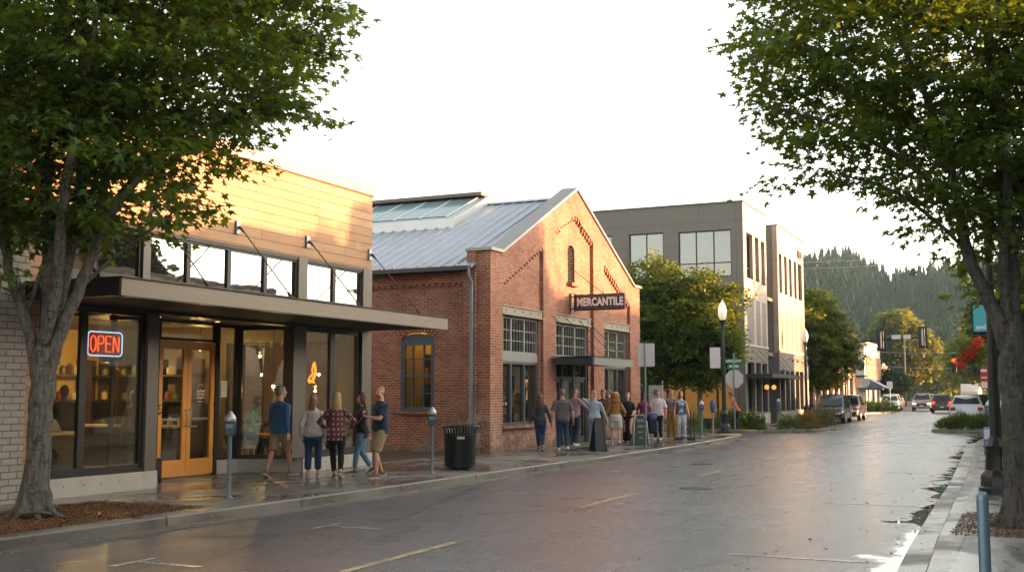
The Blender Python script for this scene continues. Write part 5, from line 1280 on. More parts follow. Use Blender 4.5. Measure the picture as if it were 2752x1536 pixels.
# banner and basket on that lamp
bn = thing('banner', 'teal street banner with pale lettering on the right-hand lamp post', 'banner', (-2.0, 45.9, 4.6))
MB().box(-2.12, -1.55, 45.88, 45.90, 4.15, 5.15).build('cloth', mat('teal cloth', (.05, .32, .38), .7, var=.2, vs=2), bn)
mb = MB(); mb.tube([(-2.15, 45.9, 5.17), (-1.4, 45.9, 5.17)], .015, 5); mb.tube([(-2.15, 45.9, 4.13), (-1.4, 45.9, 4.13)], .015, 5); mb.build('rail', BLK, bn)
text_mesh('lettering', 'and', .24, mat('sign white'), bn, frame_m((-1.86, 45.87, 4.32), (1, 0, 0), (0, 0, 1)), .004, .002)
bk = thing('flower_basket', 'hanging basket of bright red flowers and trailing leaves beside the forked maple', 'flower basket', (-2.0, 45.8, 3.3))
n = 900; u = unit(rng.normal(size=(n, 3))); P = np.array([-2.15, 45.8, 3.35]) + u*(.5+.5*rng.random(n))[:, None]*[.62, .55, .55]
MB().lathe([(.05, -.25), (.26, -.1), (.32, .1)], (-2.15, 45.8, 3.25), 12).build('basket', mat('coir', (.10, .06, .03), .9), bk)
MB().tube([(-2.15, 45.8, 3.4), (-2.15, 45.8, 4.0), (-1.45, 45.9, 4.05)], .015, 5).build('hanger', BLK, bk)
leaf_mesh('foliage', P, unit(u + rng.normal(0, .5, u.shape)), unit(rng.normal(size=u.shape)), rng.uniform(.08, .15, n), G1, bk, OVAL)
n = 420; u = unit(rng.normal(size=(n, 3))); c = np.array([[-2.45, 45.5, 3.2], [-2.15, 45.4, 3.5], [-1.95, 45.4, 3.72], [-2.6, 45.5, 2.95], [-2.2, 45.4, 3.25]])[rng.integers(0, 5, n)]
leaf_mesh('flower', c + u*[.17, .15, .14], unit(u + rng.normal(0, .5, u.shape)), unit(u + rng.normal(0, .4, u.shape)), rng.uniform(.07, .13, n), m_leaf('red petals', (.55, .015, .012), (.75, .04, .03), (.7, .05, .02), .3), bk, OVAL)
# parking meters
GALV = mat('galvanised pole', (.20, .26, .31), .42, .6, var=.15, vs=4); MH = mat('meter housing', (.05, .065, .07), .4, .3); MT = mat('meter dome', (.42, .42, .42), .35, .5)
def meter(label, x, y, rz=.4, body=None, pole=None, h=1.0, cover=False):
    t_ = thing('parking_meter', label, 'parking meter', (x, y, .148), rz, group='single-post parking meters')
    L = dict(world=False)
    MB().lathe([(.085, 0), (.085, .012), (.05, .03), (.034, .05), (.032, h-.02), (.04, h)], n=14).build('pole', pole or GALV, t_, smooth=30, **L)
    if cover:
        MB().lathe([(.06, h-.05), (.10, h+.05), (.11, h+.25), (.09, h+.40), (.03, h+.46)], n=12).build('cover', body, t_, smooth='all', **L); return t_
    mb = MB(); prof = [(-.055, 0), (-.075, .04), (-.085, .12), (-.085, .235), (.085, .235), (.085, .12), (.075, .04), (.055, 0)]
    mb.prism(prof, (0, .045, h), (1, 0, 0), (0, 0, 1), (0, -.09, 0)); mb.build('housing', body or MH, t_, bevel=.012, **L)
    MB().box(-.06, .06, -.05, -.044, h+.13, h+.19).build('display', mat('meter label', (.12, .22, .32), .3), t_, **L)
    mb = MB(); mb.lathe([(.088, 0), (.095, .02), (.088, .07), (.045, .13), (.018, .165)], (0, 0, h+.235), 12); mb.build('dome', MT, t_, smooth=40, **L)
    return t_
m1 = meter('nearest parking meter, blue-grey post in front of the cedar shop doors', -11.93, 14.63)
m2 = dup(m1, (-11.66, 20.87, .148), .4, 'parking meter left of the green litter bin')
m3 = dup(m1, (-11.76, 42.26, .148), .4, 'parking meter beyond the brick hall, left of the blue-hooded post')
meter('parking meter hooded in a blue cover next to the corner lamp', -11.95, 44.6, .4, mat('blue cover', (.03, .08, .22), .6), mat('tan post', (.35, .25, .16), .7), .95, True)
meter('small blue parking meter behind the planted bed and dark cars', -12.1, 58.0, .2, mat('blue meter', (.08, .18, .34), .5), GALV)
meter('green-posted parking meter on the right pavement left of the dark lamp post', -1.22, 33.0, .1, mat('teal meter', (.04, .16, .16), .5), mat('green pole', (.03, .13, .11), .45, .3), 1.1)
pb = thing('bollard', 'round-topped blue-grey steel post in the right foreground', 'bollard', (-.40, 8.95, .148))
MB().lathe([(.042, 0), (.042, .92), (.040, .95), (.030, .972), (.012, .983)], (-.40, 8.95, .148), 20).build('post', mat('blue grey post', (.13, .21, .27), .38, .45, var=.22, vs=6), pb, smooth=50)
MB().lathe([(.085, 0), (.085, .012), (.045, .02)], (-.40, 8.95, .148), 16).build('base_plate', GALV, pb)
# litter bin
GB = mat('bin green black', (.008, .014, .011), .4, .1, var=.2, coat=.1)
tb = thing('litter_bin', 'tall dark green slatted litter bin with a flared rim near the kerb', 'litter bin', (-11.85, 22.5, .148))
mb = MB(); nb = 34
for i in range(nb):
    a = 2*pi*i/nb; c_, s_ = cos(a), sin(a); p = [(.335, .07), (.345, .72), (.355, .80), (.375, .88), (.43, .945)]
    tx, ty = -s_*.019, c_*.019
    V = [(-11.85 + r*c_ + k*tx + e*c_, 22.5 + r*s_ + k*ty + e*s_, .148+z) for r, z in p for k, e in ((-1, 0), (1, 0), (1, .012), (-1, .012))]
    F_ = [(4*j+q, 4*j+(q+1) % 4, 4*j+4+(q+1) % 4, 4*j+4+q) for j in range(4) for q in range(4)]
    mb.add(V, F_)
mb.build('slat', GB, tb)
mb = MB(); mb.lathe([(.345, .05), (.35, .08), (.335, .09), (.335, .05)], (-11.85, 22.5, .148), 34); mb.tube([(-11.85+.435*cos(a), 22.5+.435*sin(a), .148+.95) for a in np.linspace(0, 2*pi, 33)[:-1]], .016, 6, closed=True)
mb.tube([(-11.85+.355*cos(a), 22.5+.355*sin(a), .148+.78) for a in np.linspace(0, 2*pi, 33)[:-1]], .012, 6, closed=True); mb.build('hoop', GB, tb)
MB().lathe([(.30, .03), (.315, .74)], (-11.85, 22.5, .148), 28).build('liner', mat('bin liner', (.008, .012, .010), .5), tb)
MB().lathe([(.22, 0), (.20, .05)], (-11.85, 22.5, .148), 16).build('foot', GB, tb)
a = R(-60); MB().obox((-11.85+.372*cos(a), 22.5+.372*sin(a), .148+.70), (.008, .17, .055), rz=a).build('sticker', mat('pale sticker', (.6, .48, .42), .6), tb)
# signs seen from behind
ALU = mat('sign back aluminium', (.46, .43, .42), .5, .35, var=.1, vs=4)
def post(mb, x, y, h, r=.028): mb.tube([(x, y, .148), (x, y, h)], r, 8)
s = thing('sign_post', 'back of a rectangular parking sign on a steel post before the brick hall', 'road sign', (-11.36, 34.25, .148))
mb = MB(); post(mb, -11.36, 34.25, 3.42); mb.build('post', GALV, s)
pts = [(-.24, -.37), (.24, -.37), (.27, -.34), (.27, .34), (.24, .37), (-.24, .37), (-.27, .34), (-.27, -.34)]
MB().prism(pts, (-11.33, 34.29, 3.05), (cos(.5), sin(.5), 0), (0, 0, 1), (-.004, .007, 0)).build('sign_plate', ALU, s)
s = thing('stop_sign', 'back of an octagonal stop sign below two green street name plates', 'road sign', (-11.5, 46.4, .148))
mb = MB(); post(mb, -11.5, 46.4, 3.5); mb.build('post', GALV, s)
oc = [(.40*cos(R(22.5+45*i)), .40*sin(R(22.5+45*i))) for i in range(8)]
MB().prism(oc, (-11.5, 46.45, 2.42), (cos(.42), sin(.42), 0), (0, 0, 1), (-.003, .007, 0)).build('sign_plate', ALU, s)
GRN = mat('street sign green', (.01, .16, .08), .5)
for z, wd, tx in ((3.16, .72, 'LINCOLN ST'), (2.94, .52, 'SE 2 ND')):
    pl = MB(); pl.obox((-11.5, 46.40, z), (wd, .012, .17), rz=.42); pl.build('name_plate', GRN, s)
    text_mesh('lettering', tx, .13, mat('sign white'), s, frame_m((-11.5 + .012*sin(.42), 46.40 - .012*cos(.42), z), (cos(.42), sin(.42), 0), (0, 0, 1)), .003, .001, .85)
s = thing('road_sign', 'white rectangular sign plate fixed left of the corner lamp', 'road sign', (-12.3, 46.6, 3.0))
MB().box(-12.55, -12.1, 46.52, 46.53, 2.88, 3.75).build('sign_plate', mat('pale plate', (.62, .60, .60), .5), s); MB().box(-12.15, -12.0, 46.53, 46.56, 3.3, 3.34).build('bracket', GALV, s)
s = thing('road_sign', 'red and white banded sign on a green pole left of the forked maple', 'road sign', (-1.30, 35.2, .148))
mb = MB(); post(mb, -1.30, 35.2, 2.35, .03); mb.build('post', mat('green pole'), s)
mb = MB(); mb.box(-1.50, -1.28, 35.15, 35.16, 1.95, 2.55); mb.build('sign_plate', mat('red plate', (.45, .03, .02), .5), s)
for q in ((2.44, 2.52), (1.98, 2.16), (2.26, 2.30)): MB().box(-1.48, -1.32, 35.14, 35.15, *q).build('white_band', mat('sign white'), s)
s = thing('newspaper_box', 'white and blue newspaper box at the foot of the green posts', 'newspaper box', (-1.12, 30.5, .148))
MB().box(-1.28, -.98, 30.35, 30.75, .30, .98).build('cabinet', mat('blue cabinet', (.08, .18, .32), .5), s, bevel=.02); MB().box(-1.26, -1.0, 30.33, 30.348, .70, .94).build('window', mat('pale plate'), s); MB().box(-1.23, -1.03, 30.45, 30.65, .148, .30).build('leg', BLK, s)
# sandwich boards and stands on the pavement
def aframe(label, x, y, rz, hh=1.0, wd=.52, lines=True, bm=None):
    t_ = thing('sandwich_board', label, 'sandwich board', (x, y, .148), rz, group='sandwich boards on the pavement')
    lt_ = R(14)
    for s_ in (-1, 1):
        M = Matrix.Rotation(s_*lt_, 3, 'X'); mb = MB()
        pr = [(-wd/2, 0), (wd/2, 0), (wd*.40, hh*.78), (wd*.22, hh), (-wd*.22, hh), (-wd*.40, hh*.78)]
        o_ = Vector((0, s_*hh*math.tan(lt_)*1.0, 0)); up = Vector((0, -s_*sin(lt_), cos(lt_)))
        mb.prism(pr, o_, (1, 0, 0), up, (0, .012*s_, 0)); mb.build('panel', bm or mat('chalk board', (.014, .028, .024), .5), t_, world=False)
        mb = MB(); fr_ = [Vector(o_) + Vector((p[0], 0, 0)) + up*p[1] for p in pr]
        mb.tube([p + Vector((0, s_*.016, 0)) for p in fr_[1:] + fr_[:1]], .014, 5); mb.build('edge', mat('pale edge', (.55, .55, .5), .5) if lines else BLK, t_, world=False)
        if lines:
            nrm2 = Vector((0, s_*cos(lt_), sin(lt_)))
            for k, (tx, sz) in enumerate((('0130', .12), ('OPEN', .09), ('DAILY', .07), ('10-6', .08))):
                q = o_ + up*(hh*(.80-.19*k)) + nrm2*.02
                me_m = frame_m(q, (-s_, 0, 0), up)
                tt = text_mesh('lettering', tx, sz, mat('chalk', (.40, .46, .38), .8), t_, Matrix.Translation(origin(t_)) @ me_m, .001, .001, .9)
    mb = MB(); mb.box(-wd/2-.04, wd/2+.04, -.32, .32, .0, .025); mb.build('base', BLK, t_, world=False)
    return t_
aframe('green chalkboard sandwich board with pale rounded edges beside the sign post', -11.9, 35.3, .45)
aframe('black double-leaf board behind the woman in the pale denim jacket', -11.75, 31.0, .75, .98, .34, False, mat('black board', (.01, .01, .012), .5))
st = thing('stroller', 'dark folded pushchair with a blue hood beside the man in white', 'stroller', (-11.9, 36.6, .148), .5)
mb = MB(); mb.box(-.14, .14, -.12, .1, .32, .80); mb.build('bag', mat('black fabric', (.012, .013, .016), .8), st, world=False, bevel=.05)
mb = MB(); mb.tube([(-.15, 0, .08), (-.15, .02, .5), (-.12, -.18, .98)], .014, 6); mb.tube([(.15, 0, .08), (.15, .02, .5), (.12, -.18, .98)], .014, 6); mb.tube([(-.12, -.18, .98), (.12, -.18, .98)], .016, 6); mb.build('handle', BLK, st, world=False)
MB().ball((0, .05, .90), (.19, .18, .15), 12, 8).build('hood', mat('blue hood', (.10, .15, .28), .8, var=.4, vs=20), st, world=False, smooth='all')
for sx in (-1, 1): MB().tube([(sx*.17-.02, 0, .085), (sx*.17+.02, 0, .085)], .085, 12).build('wheel', BLK, st, world=False)
sd = thing('barrier_post', 'pair of thin black posts on square feet by the woman in blue overalls', 'barrier', (-11.55, 39.2, .148), .4)
for x_ in (-.22, .22):
    MB().box(x_-.14, x_+.14, -.14, .14, 0, .10).build('foot', BLK, sd, world=False, bevel=.02); 
MB().tube([(.22, 0, .1), (.22, 0, 1.05)], .022, 6).build('pole', BLK, sd, world=False); MB().tube([(.34, 0, .1), (.34, 0, 1.0)], .018, 6).build('pole', BLK, sd, world=False)
bx = thing('parcel_locker', 'grey upright board with a round emblem behind the walking group', 'notice board', (-14.3, 44.6, .148))
MB().box(-14.65, -14.05, 44.6, 44.68, .8, 2.15).build('board', mat('grey board', (.38, .40, .40), .6), bx); mb = MB(); post(mb, -14.6, 44.72, 2.15, .03); post(mb, -14.1, 44.72, 2.35, .03); mb.build('post', GALV, bx)
MB().prism([(.13*cos(q), .13*sin(q)) for q in np.linspace(0, 2*pi, 17)[:-1]], (-14.35, 44.6, 1.85), (1, 0, 0), (0, 0, 1), (0, -.01, 0)).build('emblem', mat('emblem', (.20, .16, .10), .6), bx); bx.name = 'notice_board'
# red stake in the planted bed
rp = thing('marker_post', 'short rusty red post standing in the kerbed bed', 'post', (-10.25, 56.0, .148)); MB().box(-10.35, -10.15, 55.95, 56.05, .10, 1.0).build('post', mat('rust red', (.20, .06, .04), .8, var=.3, vs=8), rp)
# patio screen, table and walls behind the trees
pw = thing('patio_screen', 'low orange-brown timber screen of the patio under the maples', 'screen', (-16.6, 57.2, .148))
mb = MB()
for i in range(5): mb.box(-18.6+i*.9, -17.8+i*.9, 57.2, 57.26, .5, 2.7)
mb.build('panel', mat('glowing orange wood'), pw); mb = MB()
for i in range(6): mb.box(-18.7+i*.9, -18.6+i*.9, 57.18, 57.3, .15, 2.8)
mb.build('post', BLK, pw)
pl = thing('planter_wall', 'long low black planter trough in front of the patio tables', 'planter', (-13.2, 52.9, .148)); MB().box(-14.6, -11.7, 52.75, 53.1, .15, .62).build('trough', BLK, pl, bevel=.02)
ptb = thing('patio_table', 'small pale patio table beside the lamp post', 'table', (-12.6, 54.3, .148)); MB().lathe([(.45, .72), (.46, .75), (.45, .76)], (-12.6, 54.3, .148), 16).build('tabletop', mat('pale top'), ptb); MB().lathe([(.25, 0), (.03, .04), (.03, .72)], (-12.6, 54.3, .148), 10).build('leg', BLK, ptb)
# traffic signals
SIGY = mat('signal louvre', (.62, .56, .40), .5)
sa = thing('signal_mast', 'black mast with a long horizontal arm reaching over the far crossing', 'signal mast', (-14.3, 90, .15))
mb = MB(); mb.tube([(-14.3, 90, .15), (-14.3, 90, 5.95)], [.15, .10], 10); mb.build('pole', LAMPG, sa); MB().tube([(-14.45, 90, 5.62), (-10.5, 90, 5.95), (-7.4, 90, 6.02)], [.13, .10, .06], 8).build('arm', LAMPG, sa)
def signal(label, x, y, z, lit=None, back=True, h=1.65):
    s_ = thing('traffic_signal', label, 'traffic signal', (x, y, z), group='traffic signals over the far crossing')
    if back: MB().box(x-.33, x+.33, y-.02, y+.0, z-h/2, z+h/2).build('backplate', BLK, s_)
    MB().box(x-.17, x+.17, y-.26, y-.02, z-h/2+.12, z+h/2-.12).build('housing', BLK, s_, bevel=.03)
    if back: MB().box(x-.055, x+.055, y-.30, y-.262, z-h/2+.2, z+h/2-.2).build('louvre', SIGY, s_)
    else:
        for k in range(3):
            zz = z + h/2 - .36 - k*.38
            MB().tube([(x, y-.26, zz), (x, y-.30, zz)], .15, 14).build('lens', m_emit('red signal', (1, .06, .012), 4) if (lit == k) else mat('dark lens', (.02, .03, .02), .3), s_)
            MB().tube([(x, y-.26, zz+.02), (x, y-.44, zz+.04)], .165, 12, cap=False).build('visor', BLK, s_)
    return s_
signal('left black signal head with a pale vertical slot on the long arm', -10.75, 89.85, 5.85)
signal('right black signal head at the tip of the long arm', -7.75, 89.85, 6.0)
for k, (x0_, x1_) in enumerate(((-10.0, -9.35), (-9.15, -8.6))):
    o = thing('road_sign', ['wider blank white plate on the long signal arm', 'smaller blank white plate on the long signal arm'][k], 'road sign', (x0_, 89.8, 6.1)); MB().box(x0_, x1_, 89.84, 89.86, 5.92, 6.24).build('plate', mat('pale plate'), o); MB().box((x0_+x1_)/2-.03, (x0_+x1_)/2+.03, 89.86, 89.99, 6.0, 6.1).build('clamp', BLK, o)
sb = thing('signal_mast', 'grey mast half lost in leaves holding the red signal', 'signal mast', (-2.9, 92.2, .15)); MB().tube([(-2.9, 92.2, .15), (-2.9, 92.2, 4.9)], .09, 8).build('pole', GALV, sb); MB().tube([(-2.9, 92.2, 4.7), (-6.0, 92.2, 4.85)], .05, 6).build('arm', GALV, sb)
signal('black traffic signal showing a bright red light on the right', -5.75, 92.2, 3.95, 0, False, 1.4)
s = thing('stop_sign', 'back of a grey octagonal sign by the far kerb planting', 'road sign', (-14.0, 104.5, .15)); mb = MB(); post(mb, -14.0, 104.5, 3.0, .035); mb.build('post', BLK, s)
MB().prism([(.42*cos(R(22.5+45*i)), .42*sin(R(22.5+45*i))) for i in range(8)], (-14.0, 104.45, 2.75), (1, 0, 0), (0, 0, 1), (0, -.01, 0)).build('sign_plate', mat('blue grey plate', (.35, .40, .42), .5), s)
s = thing('road_sign', 'round orange sign beside the awning of the corner building', 'road sign', (-14.9, 106, .15)); mb = MB(); post(mb, -14.9, 106, 2.9, .035); mb.build('post', BLK, s)
MB().prism([(.3*cos(q), .3*sin(q)) for q in np.linspace(0, 2*pi, 17)[:-1]], (-14.9, 105.95, 2.75), (1, 0, 0), (0, 0, 1), (0, -.01, 0)).build('sign_plate', mat('glowing orange plate', (.62, .30, .05), .5, emit=(1, .5, .1), es=.01), s)  # slight glow put into the plate, which is no lamp
s = thing('road_sign', 'white rectangular sign near the silver parked car', 'road sign', (-12.2, 107, .15)); mb = MB(); post(mb, -12.2, 107, 2.9, .03); mb.build('post', GALV, s); MB().box(-12.45, -11.95, 106.93, 106.95, 2.2, 2.85).build('sign_plate', mat('pale plate'), s)
# utility lines and poles
up = thing('utility_pole', 'tall wooden utility pole far down the street', 'utility pole', (-15.2, 150, .1)); MB().tube([(-15.2, 150, .1), (-15.2, 150, 8.8)], [.14, .09], 8).build('pole', BARK2, up); MB().box(-16.2, -14.2, 149.95, 150.05, 8.0, 8.12).build('crossarm', BARK2, up)
for k, (a, b, z) in enumerate((((-22, 78, 11.2), (10, 84, 13.2), 0), ((-22, 78.4, 10.8), (10, 84.4, 12.8), 0), ((-17, 118, 6.3), (3, 112, 7.0), 0), ((-16, 118, 4.8), (3, 112, 5.6), 0))):
    a, b = Vector(a), Vector(b); o = thing('overhead_wire', ['upper overhead wire crossing before the wooded hill', 'lower overhead wire crossing before the wooded hill', 'overhead wire crossing behind the long signal arm', 'low overhead wire crossing in front of the far trees'][k], 'wire', tuple((a+b)/2))
    MB().tube([a.lerp(b, q) - Vector((0, 0, 1.0*4*q*(1-q))) for q in np.linspace(0, 1, 14)], .022 if k < 2 else .02, 4).build('cable', mat('wire grey', (.30, .32, .33), .5), o)

# ------------------------------------------------------------------ cars
PAINT = lambda n, c=(.2, .2, .2), r=.25: mat(n, c, r, .2, var=.05, bump=0, coat=.3)
CG = mat('car glass', (.015, .022, .026), .06, 0, var=.05, bump=0); TY = mat('tyre rubber', (.015, .015, .015), .85); RIM = mat('alloy rim', (.35, .35, .36), .35, .8)
def car(name, label, paint, x, y, rz, st, group='cars on the street', lights=False, brake=False, wd=1.86):
    """st: stations (y, zb, zbelt, ztop, half width, half width top)"""
    t_ = thing(name, label, 'car', (x, y, .004), rz, group=group); L = dict(world=False)
    rs = []
    for (yy, zb, zk, zt, w_, wt) in st:
        h = [(0, zb), (w_*.80, zb), (w_*.95, zb+.06), (w_*.985, zb+(zk-zb)*.45), (w_, zb+(zk-zb)*.72), (w_*.965, zk), (wt + (w_*.965-wt)*.08, zt-.05 if zt-zk > .2 else zt-.01), (wt*.88, zt), (0, zt+.012)]
        ring = [(p[0], yy, p[1]) for p in h] + [(-p[0], yy, p[1]) for p in h[-2:0:-1]]
        rs.append(ring)
    mb = MB(); mb.rings(rs); mb.build('body', paint, t_, smooth=38, **L)
    cab = [i for i, s_ in enumerate(st) if s_[3]-s_[2] > .35]
    def pt(i, f, sx, out=.006):
        yy, zb, zk, zt, w_, wt = st[i]; x1_, z1_ = w_*.965, zk; x2_, z2_ = wt + (w_*.965-wt)*.08, zt-.05
        return Vector((sx*(x1_+(x2_-x1_)*f + out), yy, z1_+(z2_-z1_)*f))
    for sx in (-1, 1):
        mb = MB()
        for i, j in zip(cab, cab[1:]):
            a, b, c, d_ = pt(i, .10, sx), pt(j, .10, sx), pt(j, .90, sx), pt(i, .90, sx)
            a, b = a.lerp(b, .06), b.lerp(a, .06); d_, c = d_.lerp(c, .06), c.lerp(d_, .06); mb.add([a, b, c, d_], [(0, 1, 2, 3)])
        f_ = cab[0]; a = pt(f_-1, .5, sx).lerp(pt(f_, .1, sx), .35); a.x = sx*abs(a.x); mb.add([a, pt(f_, .10, sx), pt(f_, .90, sx)], [(0, 1, 2)])
        mb.build('side_window', CG, t_, **L)
    for k, (i, j, nm) in enumerate(((cab[0], cab[0]-1, 'windscreen'), (cab[-1], cab[-1]+1, 'rear_window'))):
        A_, B_ = st[i], st[j]
        top = [Vector((sx*A_[5]*.90, A_[0], A_[3]-.035)) for sx in (-1, 1)]; bot = [Vector((sx*B_[4]*.82, B_[0], B_[3]+.02)) for sx in (1, -1)]
        n_ = (top[1]-top[0]).cross(bot[0]-top[1]).normalized()
        if n_.z < 0: n_ = -n_
        e = .45 if k == 1 and A_[0]-B_[0] < .5 else 0
        if e: bot = [bot[0].lerp(top[1], e*.35), bot[1].lerp(top[0], e*.35)]
        mb = MB(); mb.add([p + n_*.02 for p in top + bot], [(0, 1, 2, 3)]); mb.build(nm, CG, t_, **L)
    yf, yr = st[0][0], st[-1][0]; zf = st[1][2]; wf = st[0][4]
    for sx in (-1, 1):
        mb = MB(); mb.obox((sx*wf*.80, yf-.06, zf-.14), (.30, .18, .13)); mb.build('headlight', m_emit('headlight glow', (1, .82, .55), 6) if lights else mat('headlight', (.55, .55, .52), .15), t_, bevel=.03, **L)
        mb = MB(); mb.obox((sx*st[-1][4]*.84, yr+.05, st[-2][2]-.12), (.26, .14, .20)); mb.build('tail_light', m_emit('brake glow', (1, .05, .02), 3.5) if brake else mat('tail light', (.30, .012, .012), .25), t_, bevel=.03, **L)
        mb = MB(); mb.obox((sx*(st[2][4]+.10), cab and st[cab[0]-1][0]-.25, st[2][2]+.12), (.20, .10, .13)); mb.build('mirror', paint, t_, bevel=.03, **L)
        for yy in (yf-.95, yr+1.0):
            w_ = MB(); xx = sx*(wd/2-.12); w_.tube([(xx-sx*.10, yy, .345), (xx-sx*.09, yy, .345), (xx+sx*.12, yy, .345), (xx+sx*.125, yy, .345)], [.30, .345, .345, .31], 20); wh = w_.build('wheel', TY, t_, smooth=40, **L)
            r_ = MB(); r_.tube([(xx+sx*.121, yy, .345), (xx+sx*.132, yy, .345)], [.22, .20], 14); r_.build('rim', RIM, wh, **L)
    mb = MB(); mb.box(-wf*.55, wf*.55, yf-.03, yf+.012, .52, zf-.12); mb.build('grille', mat('black grille', (.015, .015, .015), .4), t_, bevel=.02, **L)
    mb = MB(); mb.box(-wf*.92, wf*.92, yf-.10, yf+.03, .30, .42); mb.build('bumper', mat('bumper dark', (.03, .03, .03), .6), t_, bevel=.03, **L)
    mb = MB(); mb.box(-wf*.92, wf*.92, yr-.04, yr+.10, .32, .52); mb.build('bumper', mat('bumper dark'), t_, bevel=.03, **L)
    for yy in (yf+.04, yr-.05): MB().box(-.16, .16, yy-.006, yy+.006, .50, .60).build('number_plate', mat('plate white', (.6, .6, .58), .5), t_, **L)
    return t_
SUV = [(2.30, .36, .62, .70, .76, .66), (2.18, .27, .78, .86, .86, .74), (1.2, .24, .96, 1.03, .92, .80), (.95, .24, .99, 1.06, .925, .82), (.25, .24, 1.02, 1.64, .925, .64), (-.7, .24, 1.03, 1.69, .925, .65), (-1.75, .24, 1.05, 1.63, .92, .63), (-2.15, .27, 1.06, 1.12, .90, .80), (-2.28, .38, .82, .90, .84, .74)]
VAN = [(2.45, .34, .60, .68, .78, .66), (2.30, .26, .74, .84, .88, .76), (1.55, .22, .92, 1.0, .94, .84), (1.45, .22, .95, 1.02, .945, .86), (.45, .22, .98, 1.68, .945, .68), (-.8, .22, 1.0, 1.74, .945, .70), (-2.1, .24, 1.02, 1.68, .93, .68), (-2.38, .28, 1.03, 1.10, .90, .80), (-2.45, .40, .80, .88, .86, .76)]
PICK = [(2.55, .42, .74, .82, .84, .72), (2.40, .34, .90, .98, .92, .80), (1.3, .32, 1.06, 1.13, .94, .84), (1.1, .32, 1.08, 1.14, .945, .85), (.55, .32, 1.10, 1.74, .945, .66), (-.9, .32, 1.12, 1.76, .945, .66), (-1.15, .32, 1.12, 1.20, .94, .85), (-2.4, .36, 1.08, 1.14, .93, .86), (-2.5, .44, .96, 1.02, .90, .84)]
SEDAN = [(2.25, .34, .56, .62, .76, .66), (2.1, .24, .68, .76, .86, .74), (1.1, .21, .84, .90, .90, .78), (.95, .21, .86, .92, .90, .80), (.15, .21, .90, 1.42, .90, .60), (-.9, .21, .92, 1.43, .90, .60), (-1.75, .23, .94, 1.0, .89, .76), (-2.2, .28, .86, .93, .86, .74), (-2.3, .38, .66, .72, .82, .7)]
FACE = pi     # nose towards the camera
car('parked_car', 'dark navy people carrier parked nose to the camera by the kerbed bed', PAINT('navy paint', (.012, .016, .03)), -11.55, 71.3, FACE + .03, VAN)
car('parked_car', 'dark bronze estate car parked right behind the navy people carrier', PAINT('bronze paint', (.06, .05, .05)), -11.65, 78.5, FACE + .03, SUV)
car('parked_car', 'silver four-wheel drive parked at the far left kerb', PAINT('silver paint', (.38, .40, .41)), -13.35, 117, FACE + .08, SUV)
car('parked_car', 'silver car half hidden behind the far silver four-wheel drive', PAINT('silver paint'), -13.9, 124, FACE + .08, SUV)
car('pickup_truck', 'tan pickup truck driving towards the camera with headlights on', PAINT('tan paint', (.30, .26, .22)), -10.55, 119.5, FACE + .05, PICK, lights=True)
car('moving_car', 'dark car driving away down the lane with red brake lights glowing', PAINT('maroon black paint', (.035, .012, .014)), -8.0, 110, .05, SUV, brake=True)
car('parked_car', 'white estate car parked behind the right-hand planted island', PAINT('white paint', (.58, .60, .62)), -3.72, 69.6, .03, SUV)
car('parked_car', 'black estate car parked in front of the white one on the right', PAINT('black car paint', (.010, .011, .013)), -3.45, 76.6, .04, VAN)
car('parked_car', 'pale saloon parked beyond the black car on the right', PAINT('pearl paint', (.50, .48, .46)), -4.6, 88, .06, SEDAN)
car('parked_car', 'red saloon in the row parked along the far right kerb', PAINT('red paint', (.30, .02, .02)), -4.3, 97, .06, SEDAN)
car('parked_car', 'grey car near the end of the row parked along the far right kerb', PAINT('grey paint', (.16, .17, .18)), -6.6, 126, .08, SUV)
car('moving_car', 'small red car with brake lights far ahead in the lane', PAINT('red paint'), -11.3, 148, .08, SEDAN, brake=True)
car('moving_car', 'distant dark car with headlights at the far bend', PAINT('grey paint'), -13.5, 162, FACE + .1, SUV, lights=True)
car('parked_car', 'blue car parked at the kerb far beyond the silver ones', PAINT('blue paint', (.03, .07, .14)), -17.6, 146, FACE + .1, SEDAN)
